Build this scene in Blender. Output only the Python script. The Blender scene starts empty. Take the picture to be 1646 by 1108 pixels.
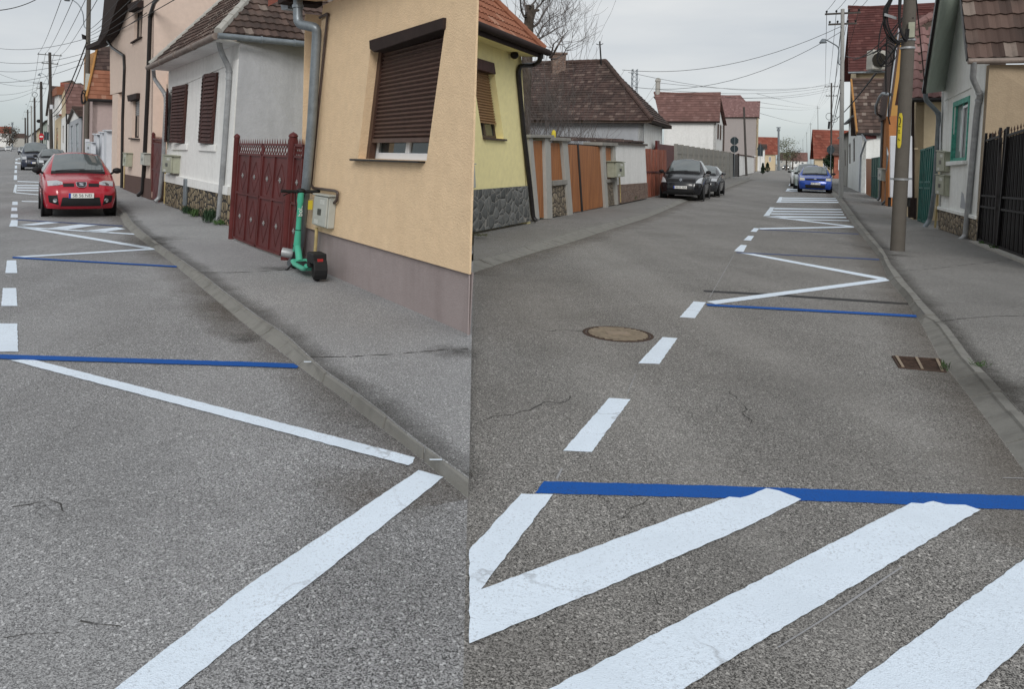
import bpy, bmesh, math, random
from mathutils import Vector, Matrix, geometry
R = math.radians
rng = random.Random(7)
scene = bpy.context.scene
COL = scene.collection

# ------------------------------------------------------------------ camera
WPX, HPX = 1646.0, 1108.0
FPX, PPX, PPY = 1250.0, 680.0, 249.7
ROLL = math.atan2(30.0, 1245.0)
CAMH = 1.6
cX = Vector((math.cos(ROLL), 0, math.sin(ROLL)))
cU = Vector((-math.sin(ROLL), 0, math.cos(ROLL)))
cF = Vector((0, 1, 0))
CAM = Vector((0, 0, CAMH))
cd = bpy.data.cameras.new('street_camera')
cam = bpy.data.objects.new('street_camera', cd)
COL.objects.link(cam)
cd.sensor_fit = 'HORIZONTAL'; cd.sensor_width = 36.0
cd.lens = 36.0 * FPX / WPX
cd.shift_x = (WPX / 2 - PPX) / WPX
cd.shift_y = (PPY - HPX / 2) / WPX
cd.clip_start = 0.1; cd.clip_end = 6000
m3 = Matrix((cX, cU, -cF)).transposed()
cam.matrix_world = Matrix.Translation(CAM) @ m3.to_4x4()
scene.camera = cam

# ------------------------------------------------------------------ sky, sun, exposure
SUN_EL, SUN_AZ = 30.0, 184.0            # behind the camera, veiled by cloud
world = bpy.data.worlds.new('World'); scene.world = world
world.use_nodes = True
wt = world.node_tree; wt.nodes.clear()
def wn(t, **k):
    n = wt.nodes.new(t)
    for a, b in k.items(): setattr(n, a, b)
    return n
w_out = wn('ShaderNodeOutputWorld'); w_bg = wn('ShaderNodeBackground')
w_sky = wn('ShaderNodeTexSky', sky_type='NISHITA', sun_disc=False)
w_sky.sun_elevation = R(SUN_EL); w_sky.sun_rotation = R(SUN_AZ)
w_tc = wn('ShaderNodeTexCoord'); w_map = wn('ShaderNodeMapping')
w_map.inputs['Scale'].default_value = (1.2, 1.2, 6.0)
w_no = wn('ShaderNodeTexNoise'); w_no.inputs['Scale'].default_value = 1.7; w_no.inputs['Detail'].default_value = 5
w_cr = wn('ShaderNodeValToRGB')
w_cr.color_ramp.elements[0].position = .38; w_cr.color_ramp.elements[0].color = (5.7, 6.05, 6.4, 1)
w_cr.color_ramp.elements[1].position = .64; w_cr.color_ramp.elements[1].color = (7.3, 7.45, 7.5, 1)
w_sep = wn('ShaderNodeSeparateXYZ')
w_mr = wn('ShaderNodeMapRange'); w_mr.inputs['From Min'].default_value = 0.0; w_mr.inputs['From Max'].default_value = 0.11
w_mr.inputs['To Min'].default_value = 0.62; w_mr.inputs['To Max'].default_value = 0.95
w_mix = wn('ShaderNodeMixRGB')
w_low = wn('ShaderNodeMixRGB'); w_low.inputs[1].default_value = (3.7, 4.6, 5.5, 1)
w_lr = wn('ShaderNodeMapRange'); w_lr.inputs['From Min'].default_value = 0.012; w_lr.inputs['From Max'].default_value = 0.075
w_no2 = wn('ShaderNodeTexNoise'); w_no2.inputs['Scale'].default_value = 3.0; w_no2.inputs['Detail'].default_value = 4
w_ad = wn('ShaderNodeMath', operation='MULTIPLY_ADD'); w_ad.inputs[1].default_value = .05
L = wt.links.new
L(w_tc.outputs['Generated'], w_map.inputs[0]); L(w_map.outputs[0], w_no.inputs[0]); L(w_no.outputs[0], w_cr.inputs[0])
L(w_tc.outputs['Generated'], w_sep.inputs[0]); L(w_sep.outputs['Z'], w_mr.inputs[0]); L(w_mr.outputs[0], w_mix.inputs[0])
L(w_map.outputs[0], w_no2.inputs[0]); L(w_no2.outputs[0], w_ad.inputs[0]); L(w_sep.outputs['Z'], w_ad.inputs[2]); w_lr.inputs['From Min'].default_value = .035; w_lr.inputs['From Max'].default_value = .095
L(w_ad.outputs[0], w_lr.inputs[0]); L(w_lr.outputs[0], w_low.inputs[0]); L(w_cr.outputs[0], w_low.inputs[2])
L(w_sky.outputs[0], w_mix.inputs[1]); L(w_low.outputs[0], w_mix.inputs[2]); L(w_mix.outputs[0], w_bg.inputs[0])
w_bg.inputs[1].default_value = 0.088
L(w_bg.outputs[0], w_out.inputs[0])
sd = bpy.data.lights.new('overcast_sun', 'SUN'); sd.energy = 1.5; sd.angle = R(24); sd.color = (1.0, .97, .93)
so = bpy.data.objects.new('overcast_sun', sd); COL.objects.link(so)
_az = R(SUN_AZ)
_sv = Vector((math.sin(_az) * math.cos(R(SUN_EL)), math.cos(_az) * math.cos(R(SUN_EL)), math.sin(R(SUN_EL))))
so.rotation_euler = (-_sv).to_track_quat('-Z', 'Y').to_euler(); so.location = (0, -5, 30)
scene.view_settings.view_transform = 'Standard'; scene.view_settings.look = 'None'
scene.view_settings.exposure = 0.26; scene.view_settings.gamma = 1.0; scene.view_settings.use_curve_mapping = False

# ------------------------------------------------------------------ from picture measurements to places
def ray(u, v): return cF + cX * ((u - PPX) / FPX) - cU * ((v - PPY) / FPX)
def G(u, v, z=0.0):
    d = ray(u, v); t = (z - CAMH) / d.z
    return CAM + d * t
def D(u, v, y):
    d = ray(u, v); return CAM + d * (y / d.y)
class Wall:
    """A vertical plane standing on two ground points; n points to the street (the camera's side)."""
    def __init__(s, a, b, z=0.0):
        s.A = G(a[0], a[1], z) if len(a) == 2 else Vector(a); s.B = G(b[0], b[1], z) if len(b) == 2 else Vector(b)
        s.z = z
        s.d = (s.B - s.A); s.d.z = 0; s.len = s.d.length; s.d.normalize()
        s.n = Vector((s.d.y, -s.d.x, 0))
        if s.n.dot(CAM - s.A) < 0: s.n = -s.n
    def P(s, u, v, off=0.0):
        d = ray(u, v); q = s.A + s.n * off
        t = (q - CAM).dot(s.n) / d.dot(s.n)
        return CAM + d * t
    def S(s, t, z, off=0.0):
        p = s.A + s.d * t + s.n * off; return Vector((p.x, p.y, z))
    def st(s, p): return ((p - s.A).dot(s.d), p.z)
    def shifted(s, off):
        w = Wall.__new__(Wall); w.A = s.A + s.n * off; w.B = s.B + s.n * off; w.d = s.d; w.n = s.n; w.z = s.z; w.len = s.len
        return w

# ------------------------------------------------------------------ mesh building
class MB:
    def __init__(s): s.v = []; s.f = []; s.uv = {}; s.mi = []; s.cur = 0
    def add(s, pts):
        i = len(s.v); s.v.extend([Vector(p) for p in pts]); return list(range(i, i + len(pts)))
    def face(s, ids, uv=None):
        s.f.append(tuple(ids)); s.mi.append(s.cur)
        if uv: s.uv[len(s.f) - 1] = uv
    def poly(s, pts, uv=None): s.face(s.add(pts), uv); return s
    def prism(s, pts, vec):
        vec = Vector(vec); n = len(pts)
        a = s.add(pts); b = s.add([Vector(p) + vec for p in pts])
        s.face(a[::-1]); s.face(b)
        for i in range(n): s.face((a[i], a[(i + 1) % n], b[(i + 1) % n], b[i]))
        return s
    def box(s, c, size, M=None):
        x, y, z = [q / 2 for q in size]
        pts = [Vector((sx * x, sy * y, sz * z)) for sz in (-1, 1) for sx, sy in ((-1, -1), (1, -1), (1, 1), (-1, 1))]
        if M: pts = [M @ p for p in pts]
        i = s.add([p + Vector(c) for p in pts])
        for f in ((3, 2, 1, 0), (4, 5, 6, 7), (0, 1, 5, 4), (1, 2, 6, 5), (2, 3, 7, 6), (3, 0, 4, 7)): s.face([i[k] for k in f])
        return s
    def tube(s, path, r, n=8, cap=True):
        path = [Vector(p) for p in path]; m = len(path)
        rs = r if isinstance(r, (list, tuple)) else [r] * m
        rings = []; ref = None
        for k in range(m):
            if k == 0: t = path[1] - path[0]
            elif k == m - 1: t = path[-1] - path[-2]
            else: t = (path[k + 1] - path[k]).normalized() + (path[k] - path[k - 1]).normalized()
            if t.length < 1e-9: t = Vector((0, 0, 1))
            t.normalize()
            if ref is None: ref = Vector((1, 0, 0)) if abs(t.x) < .8 else Vector((0, 1, 0))
            a = (ref - t * ref.dot(t)).normalized(); b = t.cross(a); ref = a
            rings.append(s.add([path[k] + (a * math.cos(2 * math.pi * q / n) + b * math.sin(2 * math.pi * q / n)) * rs[k] for q in range(n)]))
        for k in range(m - 1):
            for q in range(n): s.face((rings[k][q], rings[k][(q + 1) % n], rings[k + 1][(q + 1) % n], rings[k + 1][q]))
        if cap: s.face(rings[0][::-1]); s.face(rings[-1])
        return s
    def lathe(s, prof, n=24, M=None):
        """prof: (radius, height) pairs about Z."""
        rings = []
        for r, h in prof:
            pts = [Vector((r * math.cos(2 * math.pi * q / n), r * math.sin(2 * math.pi * q / n), h)) for q in range(n)]
            if M: pts = [M @ p for p in pts]
            rings.append(s.add(pts))
        for k in range(len(rings) - 1):
            for q in range(n): s.face((rings[k][q], rings[k][(q + 1) % n], rings[k + 1][(q + 1) % n], rings[k + 1][q]))
        s.face(rings[0][::-1]); s.face(rings[-1])
        return s
    def blob(s, c, rad, nu=12, nv=8, M=None, jit=0, rg=None):
        rings = []
        for a in range(1, nv):
            th = math.pi * a / nv; pts = []
            for b in range(nu):
                ph = 2 * math.pi * b / nu; k = 1 + (rg.uniform(-jit, jit) if jit else 0)
                p = Vector((rad[0] * math.sin(th) * math.cos(ph) * k, rad[1] * math.sin(th) * math.sin(ph) * k, rad[2] * math.cos(th) * k))
                pts.append((M @ p if M else p) + Vector(c))
            rings.append(s.add(pts))
        tp = Vector((0, 0, rad[2])); t = s.add([(M @ tp if M else tp) + Vector(c)])[0]; b_ = s.add([(M @ -tp if M else -tp) + Vector(c)])[0]
        for q in range(nu):
            s.face((t, rings[0][q], rings[0][(q + 1) % nu])); s.face((b_, rings[-1][(q + 1) % nu], rings[-1][q]))
        for k in range(len(rings) - 1):
            for q in range(nu): s.face((rings[k][q], rings[k + 1][q], rings[k + 1][(q + 1) % nu], rings[k][(q + 1) % nu]))
        return s
    def build(s, name, mats, parent=None, smooth=False, bevel=0, local=False):
        me = bpy.data.meshes.new(name)
        ref = parent.matrix_basis.translation.copy() if (parent and not local) else Vector((0, 0, 0))
        p0 = parent
        while p0 is not None and p0.parent is not None and not local:
            p0 = p0.parent; ref += p0.matrix_basis.translation
        base = ref
        if parent is None and s.v and not local:
            xs = [p.x for p in s.v]; ys = [p.y for p in s.v]; zs = [p.z for p in s.v]
            base = Vector(((min(xs) + max(xs)) / 2, (min(ys) + max(ys)) / 2, min(zs)))
        me.from_pydata([tuple(p - base) for p in s.v], [], s.f)
        if not isinstance(mats, (list, tuple)): mats = [mats]
        for m in mats: me.materials.append(m)
        if s.uv:
            ul = me.uv_layers.new(name='tile')
            for p in me.polygons:
                u = s.uv.get(p.index)
                for k, li in enumerate(p.loop_indices): ul.data[li].uv = u[k] if u else (0, 0)
        for p, mi in zip(me.polygons, s.mi):
            p.material_index = mi; p.use_smooth = smooth
        if smooth:
            try: me.set_sharp_from_angle(angle=R(38))
            except Exception: pass
        bm = bmesh.new(); bm.from_mesh(me); bmesh.ops.recalc_face_normals(bm, faces=bm.faces); bm.to_mesh(me); bm.free()
        me.update()
        o = bpy.data.objects.new(name, me); COL.objects.link(o)
        if parent is not None: o.parent = parent
        elif not local: o.location = base
        if bevel:
            b = o.modifiers.new('bevel', 'BEVEL'); b.width = bevel; b.segments = 2; b.limit_method = 'ANGLE'; b.angle_limit = R(40)
        return o
def thing(name, label, cat, loc=(0, 0, 0), rotz=0.0, group=None):
    o = bpy.data.objects.new(name, None); COL.objects.link(o)
    o.location = loc; o.rotation_euler = (0, 0, rotz); o.empty_display_size = .2
    return tag(o, label, cat, group)
def tag(o, label, cat, group=None):
    o['label'] = label; o['category'] = cat
    if group: o['group'] = group
    return o
def struct(o): o['kind'] = 'structure'; return o
def dup(root, loc=None, rotz=None, label=None, group=None, swap=None):
    """A copy of a thing with copies of its parts and sub-parts; swap changes materials of the copy."""
    def rec(o, par):
        c = o.copy(); COL.objects.link(c)
        if par is not None: c.parent = par
        if swap and o.type == 'MESH':
            hit = [m for m in o.data.materials if m in swap]
            if hit:
                c.data = o.data.copy()
                for i, m in enumerate(c.data.materials):
                    if m in swap: c.data.materials[i] = swap[m]
        for ch in list(o.children): rec(ch, c)
        return c
    r = rec(root, None)
    if loc is not None: r.location = loc
    if rotz is not None: r.rotation_euler = (0, 0, rotz)
    if label: r['label'] = label
    if group: r['group'] = group
    return r
def in_poly(p, poly):
    x, y = p; c = False; n = len(poly)
    for i in range(n):
        x1, y1 = poly[i]; x2, y2 = poly[(i + 1) % n]
        if (y1 > y) != (y2 > y) and x < (x2 - x1) * (y - y1) / (y2 - y1) + x1: c = not c
    return c
def holed(mb, wall, outer, holes, rec=0.18, thick=0.25):
    """Front sheet of a wall with openings: outer and holes are 3-D points on the wall's plane; the reveals run back by rec."""
    o2 = [wall.st(p) for p in outer]; h2 = [[wall.st(p) for p in h] for h in holes]
    vs = [Vector(p) for p in o2]; ed = [(i, (i + 1) % len(o2)) for i in range(len(o2))]
    for h in h2:
        b = len(vs); vs += [Vector(p) for p in h]; ed += [(b + i, b + (i + 1) % len(h)) for i in range(len(h))]
    r = geometry.delaunay_2d_cdt(vs, ed, [], 0, 1e-5)
    ids = mb.add([wall.A + wall.d * q.x + Vector((0, 0, q.y - wall.A.z)) for q in r[0]])
    for f in r[2]:
        c = sum((r[0][k] for k in f), Vector((0, 0))) / len(f)
        if in_poly(c, o2) and not any(in_poly(c, h) for h in h2): mb.face([ids[k] for k in f])
    for h in holes:
        a = mb.add(h); b = mb.add([p - wall.n * rec for p in h]); n = len(h)
        for i in range(n): mb.face((a[i], a[(i + 1) % n], b[(i + 1) % n], b[i]))
    n = len(outer); a = mb.add(outer); b = mb.add([p - wall.n * thick for p in outer])
    for i in range(n): mb.face((a[i], a[(i + 1) % n], b[(i + 1) % n], b[i]))
def slab(mb, wall, px, o0, o1, at=0.0):
    """A flat body on a wall: picture outline px, from o0 to o1 metres proud of the wall."""
    pts = [wall.P(u, v, at) - wall.n * at for u, v in px]
    return mb.prism([p + wall.n * o0 for p in pts], wall.n * (o1 - o0))
def lerp(a, b, t): return a + (b - a) * t
# ------------------------------------------------------------------ materials
def nodes(name):
    m = bpy.data.materials.new(name); m.use_nodes = True
    nt = m.node_tree; bs = nt.nodes['Principled BSDF']
    return m, nt, bs
class NT:
    def __init__(s, name): s.m, s.t, s.b = nodes(name); s.pos = None
    def n(s, t, **k):
        q = s.t.nodes.new(t)
        for a, b in k.items(): setattr(q, a, b)
        return q
    def l(s, a, b): s.t.links.new(a, b)
    def P(s):
        if s.pos is None: s.pos = s.n('ShaderNodeNewGeometry').outputs['Position']
        return s.pos
    def mapped(s, sc, vec=None, rz=0.0):
        q = s.n('ShaderNodeMapping'); q.inputs['Scale'].default_value = sc if isinstance(sc, tuple) else (sc,) * 3
        q.inputs['Rotation'].default_value = (0, 0, rz)
        s.l(vec or s.P(), q.inputs[0]); return q.outputs[0]
    def noise(s, sc, det=3, vec=None, rough=.55, dist=0):
        q = s.n('ShaderNodeTexNoise'); q.inputs['Scale'].default_value = sc; q.inputs['Detail'].default_value = det
        q.inputs['Roughness'].default_value = rough; q.inputs['Distortion'].default_value = dist
        s.l(vec or s.P(), q.inputs['Vector']); return q.outputs[0]
    def vor(s, sc, feat='F1', out='Distance', vec=None):
        q = s.n('ShaderNodeTexVoronoi', feature=feat); q.inputs['Scale'].default_value = sc
        s.l(vec or s.P(), q.inputs['Vector']); return q.outputs[out]
    def ramp(s, fac, a, b, c0=(0, 0, 0), c1=(1, 1, 1)):
        q = s.n('ShaderNodeValToRGB'); e = q.color_ramp.elements
        e[0].position = a; e[1].position = b; e[0].color = (*c0, 1); e[1].color = (*c1, 1)
        s.l(fac, q.inputs[0]); return q.outputs[0]
    def mix(s, fac, a, b, mode='MIX'):
        q = s.n('ShaderNodeMixRGB', blend_type=mode)
        for i, x in ((0, fac), (1, a), (2, b)):
            if isinstance(x, (int, float)): q.inputs[i].default_value = x if i == 0 else (x, x, x, 1)
            elif isinstance(x, tuple): q.inputs[i].default_value = (*x, 1)
            else: s.l(x, q.inputs[i])
        return q.outputs[0]
    def math(s, op, a, b=None):
        q = s.n('ShaderNodeMath', operation=op)
        for i, x in ((0, a), (1, b)):
            if x is None: continue
            if isinstance(x, (int, float)): q.inputs[i].default_value = x
            else: s.l(x, q.inputs[i])
        return q.outputs[0]
    def bump(s, h, st=.3, d=.01):
        q = s.n('ShaderNodeBump'); q.inputs['Strength'].default_value = st; q.inputs['Distance'].default_value = d
        s.l(h, q.inputs['Height']); s.l(q.outputs[0], s.b.inputs['Normal'])
    def col(s, x):
        if isinstance(x, tuple): s.b.inputs['Base Color'].default_value = (*x, 1)
        else: s.l(x, s.b.inputs['Base Color'])
        return s
    def fin(s, rough=.8, metal=0.0, spec=None):
        if isinstance(rough, (int, float)): s.b.inputs['Roughness'].default_value = rough
        else: s.l(rough, s.b.inputs['Roughness'])
        s.b.inputs['Metallic'].default_value = metal
        s.b.inputs['Specular IOR Level'].default_value = spec if spec is not None else (.22 if not isinstance(rough, (int, float)) or rough > .3 else .5)
        return s.m
def mul(c, k): return tuple(min(1.0, q * k) for q in c)
def plain(name, c, rough=.6, metal=0.0, var=.12, sc=4.0, spec=None, bump=0.0, bsc=60):
    q = NT(name); f = q.noise(sc, 4)
    q.col(q.mix(q.ramp(f, .3, .7), mul(c, 1 - var), mul(c, 1 + var)))
    if bump: q.bump(q.noise(bsc, 3), bump, .01)
    return q.fin(rough, metal, spec)
def plaster(name, c, stain_shade=.25, streak=.15, bump=.35, bsc=90, stain_c=None, rough=.9, blot=1.3):
    q = NT(name)
    base = q.mix(q.ramp(q.noise(7, 5), .3, .75), mul(c, .93), mul(c, 1.05))
    st = q.noise(1.0, 6, q.mapped((blot * 2.2, blot * 2.2, blot * .3)), .65)
    base = q.mix(q.math('MULTIPLY', q.ramp(st, .48, .72), stain_shade), base, stain_c or mul(c, .5))
    fine = q.noise(150, 2)
    base = q.mix(q.math('MULTIPLY', q.ramp(fine, .4, .62), streak), base, mul(c, .72))
    q.col(base); q.bump(q.math('ADD', q.noise(bsc, 4), q.math('MULTIPLY', q.noise(9, 3), .6)), bump, .012)
    return q.fin(rough)
def stonework(name, c1, c2, mortar, sc=3.6, edge=.06):
    q = NT(name); v = q.mix(.12, q.P(), q.n('ShaderNodeTexNoise').outputs['Color']) 
    v = q.mapped((1, 1, 1.15))
    rnd = q.vor(sc, 'F1', 'Color', v); de = q.vor(sc, 'DISTANCE_TO_EDGE', 'Distance', v)
    sp = q.n('ShaderNodeSeparateColor'); q.l(rnd, sp.inputs[0])
    base = q.mix(sp.outputs[0], c1, c2); base = q.mix(q.math('MULTIPLY', q.noise(26, 4), .6), base, mul(c1, .6))
    m = q.ramp(q.math('ADD', de, q.math('MULTIPLY', q.noise(16, 3), .03)), edge, edge + .025)
    q.col(q.mix(m, mortar, base)); q.bump(q.math('ADD', q.ramp(de, 0, .22), q.math('MULTIPLY', q.noise(40, 3), .3)), .8, .03)
    return q.fin(.85)
def tiles(name, c1, c2, c3, moss=(.05, .05, .045), mossy=.35, rough=.85, sc=1.1):
    """Roof tiles: UV whole numbers count tiles and courses, so every tile has a tone of its own."""
    q = NT(name); uv = q.n('ShaderNodeUVMap').outputs[0]
    fl = q.n('ShaderNodeVectorMath', operation='FLOOR'); q.l(uv, fl.inputs[0])
    w = q.n('ShaderNodeTexWhiteNoise', noise_dimensions='2D'); q.l(fl.outputs[0], w.inputs['Vector'])
    base = q.mix(w.outputs['Value'], c1, c2)
    sp = q.n('ShaderNodeSeparateColor'); q.l(w.outputs['Color'], sp.inputs[0])
    base = q.mix(q.ramp(sp.outputs[1], .84, .9), base, c3)
    base = q.mix(q.math('MULTIPLY', q.ramp(q.noise(sc, 6, None, .65), .45, .66), mossy), base, moss)
    base = q.mix(q.math('MULTIPLY', q.noise(55, 4), .45), base, mul(c1, .55))
    q.col(base); q.bump(q.noise(70, 3), .35, .008)
    return q.fin(rough)
def asphalt(name, lo, hi, tint, ang=0.0, stone=230.0, patch=.35, worn=.2, crack=.45):
    """Worn asphalt: stones with tones of their own, wheel-polished lanes along the street, stains and cracks."""
    q = NT(name)
    rc = q.vor(stone, 'F1', 'Color'); sp = q.n('ShaderNodeSeparateColor'); q.l(rc, sp.inputs[0])
    rd = q.vor(stone * .55, 'F1', 'Color'); sp2 = q.n('ShaderNodeSeparateColor'); q.l(rd, sp2.inputs[0])
    val = q.math('ADD', q.math('MULTIPLY', sp.outputs[0], .62), q.math('MULTIPLY', q.noise(75, 4, None, .7), .45))
    base = q.mix(q.ramp(val, .26, .78), lo, hi)
    base = q.mix(q.math('MULTIPLY', q.ramp(sp2.outputs[1], .94, .98), .8), base, mul(hi, 1.6))
    base = q.mix(q.math('MULTIPLY', q.ramp(sp2.outputs[2], .95, .99), .5), base, mul(lo, .5))
    big = q.noise(.55, 5, None, .6)
    base = q.mix(q.math('MULTIPLY', q.ramp(big, .40, .66), patch), base, tint)
    lane = q.noise(1.0, 3, q.mapped((.9, .05, 1), None, ang))
    base = q.mix(q.math('MULTIPLY', q.ramp(lane, .45, .65), worn), base, mul(hi, 1.02))
    dv = q.mix(.10, q.mapped(1.0), None or q.mapped(1.0))
    nz = q.n('ShaderNodeTexNoise'); nz.inputs['Scale'].default_value = 2.4; nz.inputs['Detail'].default_value = 6; q.l(q.P(), nz.inputs['Vector'])
    wv = q.n('ShaderNodeVectorMath', operation='MULTIPLY_ADD'); q.l(nz.outputs['Color'], wv.inputs[0]); wv.inputs[1].default_value = (.9, .9, .9); q.l(q.P(), wv.inputs[2])
    ce = q.vor(.42, 'DISTANCE_TO_EDGE', 'Distance', wv.outputs[0])
    cm = q.ramp(ce, .0015, .0036, (1, 1, 1), (0, 0, 0)); gate = q.ramp(q.noise(.8, 3), .52, .60)
    base = q.mix(q.math('MULTIPLY', q.math('MULTIPLY', cm, gate), crack), base, (.02, .019, .018))
    spot = q.ramp(q.noise(3.1, 4, None, .6), .70, .76)
    base = q.mix(q.math('MULTIPLY', spot, .45), base, mul(lo, .55))
    q.col(base)
    q.bump(q.math('ADD', q.vor(stone, 'F1', 'Distance'), q.math('MULTIPLY', q.noise(60, 3), .6)), .55, .006)
    return q.fin(.8, 0, .35)
def roadpaint(name, c, under, wear=.22):
    q = NT(name)
    n = q.noise(42, 4, None, .7); big = q.noise(3, 4)
    base = q.mix(q.ramp(big, .3, .7), mul(c, .93), mul(c, 1.04))
    pin = q.ramp(q.math('ADD', q.noise(95, 4, None, .75), q.math('MULTIPLY', big, .25)), .66, .80)
    base = q.mix(q.math('MULTIPLY', pin, wear * 2.2), base, under)
    nz = q.n('ShaderNodeTexNoise'); nz.inputs['Scale'].default_value = 2.4; nz.inputs['Detail'].default_value = 6; q.l(q.P(), nz.inputs['Vector'])
    wv = q.n('ShaderNodeVectorMath', operation='MULTIPLY_ADD'); q.l(nz.outputs['Color'], wv.inputs[0]); wv.inputs[1].default_value = (.9, .9, .9); q.l(q.P(), wv.inputs[2])
    ce = q.vor(.55, 'DISTANCE_TO_EDGE', 'Distance', wv.outputs[0])
    base = q.mix(q.math('MULTIPLY', q.math('MULTIPLY', q.ramp(ce, .002, .006, (1, 1, 1), (0, 0, 0)), q.ramp(q.noise(.9, 2), .47, .55)), .5), base, under)
    base = q.mix(q.math('MULTIPLY', q.ramp(q.noise(1.7, 6, None, .7), .45, .75), .22), base, mul(c, .68))
    q.col(base); q.bump(q.math('ADD', n, q.vor(190, 'F1', 'Distance')), .4, .005)
    return q.fin(.7, 0, .18)
def carpaint(name, c, metal=.0, rough=.22):
    q = NT(name); q.col(c); q.b.inputs['Coat Weight'].default_value = .45; q.b.inputs['Coat Roughness'].default_value = .04
    return q.fin(rough, metal, .5)
def glassy(name, c, rough=.04, spec=.8, ior=1.55):
    q = NT(name); f = q.noise(1.2, 2); q.col(q.mix(f, mul(c, .7), mul(c, 1.3))); q.b.inputs['IOR'].default_value = ior
    return q.fin(rough, 0, spec)
def wood(name, c1, c2, dirn=(14, 14, .8), rough=.55):
    q = NT(name); f = q.noise(1.0, 6, q.mapped(dirn), .65, 1.2)
    q.col(q.mix(q.ramp(f, .35, .68), c1, c2)); q.bump(f, .15, .006); return q.fin(rough)
def galv(name, c, rough=.45, metal=.35, patch=.3):
    q = NT(name); f = q.noise(5, 6, None, .7)
    base = q.mix(q.ramp(f, .4, .65), c, mul(c, 1.35)); base = q.mix(q.math('MULTIPLY', q.ramp(q.noise(2.3, 5), .55, .7), patch), base, mul(c, .45))
    q.col(base); return q.fin(rough, metal)
M = {}
M['road_l'] = asphalt('asphalt_grey', (.025, .025, .027), (.46, .46, .465), (.135, .132, .13), R(-27))
M['road_r'] = asphalt('asphalt_brown', (.014, .013, .012), (.385, .37, .35), (.105, .097, .088), R(25))
M['pave_l'] = asphalt('pavement_asphalt', (.12, .12, .122), (.46, .46, .465), (.20, .20, .203), R(-27), 230, .4, .12, .35)
M['pave_r'] = asphalt('pavement_asphalt_worn', (.065, .062, .058), (.33, .32, .305), (.12, .115, .108), R(25), 230, .4, .12, .35)
M['white'] = roadpaint('fresh_white_road_paint', (.74, .83, .93), (.24, .24, .25))
M['white_thin'] = roadpaint('white_road_paint_far', (.74, .82, .90), (.3, .3, .3), .3)
M['blue'] = roadpaint('blue_road_paint', (.005, .088, .37), (.02, .05, .14), .35)
M['blue_thin'] = roadpaint('blue_road_paint_worn', (.045, .085, .22), (.12, .12, .13), .4)
M['black_line'] = roadpaint('black_road_paint', (.035, .035, .037), (.09, .09, .09), .3)
M['scuff'] = roadpaint('chalk_scuff', (.33, .33, .34), (.25, .25, .25), .5)
M['kerb'] = plaster('kerb_concrete', (.235, .23, .212), .6, .35, .5, 110, (.11, .106, .098), blot=2.5)
M['earth'] = plain('dry_earth', (.16, .14, .11), .95, 0, .3, .5, None, .4)
M['dirt'] = plain('gutter_dirt', (.10, .088, .075), .95, 0, .3, 3, None, .4)
M['iron'] = plain('cast_iron', (.25, .205, .15), .7, .3, .3, 20)
M['iron_hi'] = plain('cast_iron_worn', (.30, .235, .17), .6, .4, .2, 30)
M['rust'] = plain('rusty_iron', (.065, .042, .032), .85, .2, .4, 30)
M['pit'] = plain('dark_pit', (.012, .011, .01), .9, 0, .1)
# ------------------------------------------------------------------ ground, roads, pavements, kerbs
dL = (G(30 + 0, 236) - CAM); dL.z = 0; dL.normalize()       # along the left street
dR = (G(1275, 266) - CAM); dR.z = 0; dR.normalize()         # along the right street
seam = ray(754, 700); seam.z = 0; seam = seam / seam.y      # where the two asphalt sheets meet
def SP(t, z=0.0): return Vector((seam.x * t, t, z))
pL = Vector((dL.y, -dL.x, 0)); pR = Vector((dR.y, -dR.x, 0))  # to the right of each street
ground = MB(); ground.poly([(-2500, -1500, -.06), (2500, -1500, -.06), (2500, 3500, -.06), (-2500, 3500, -.06)])
struct(ground.build('ground', M['earth']))
far = 900
q = MB(); q.poly([SP(-7), SP(14), SP(14) + dL * 60 + pL * 3, dL * far + pL * 8, dL * far - pL * 9, -pL * 9 - dL * 8, Vector((-9, -7, 0))])
struct(q.build('road', M['road_l']))
q = MB(); q.poly([SP(-7), Vector((14, -7, 0)), Vector((14, 4, 0)) , dR * 30 + pR * 12, dR * far + pR * 12, dR * far - pR * 20, dR * 60 - pR * 30, SP(40), SP(14)])
struct(q.build('road', M['road_r']))
ZP = 0.07
def polyline(px, z): return [G(u, v, z) for u, v in px]
def resample(pts, step):
    out = [pts[0]]; acc = 0
    for a, b in zip(pts, pts[1:]):
        Ls = (b - a).length; t = step - acc
        while t <= Ls: out.append(a + (b - a) * (t / Ls)); t += step
        acc = Ls - (t - step)
    out.append(pts[-1]); return out
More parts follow.
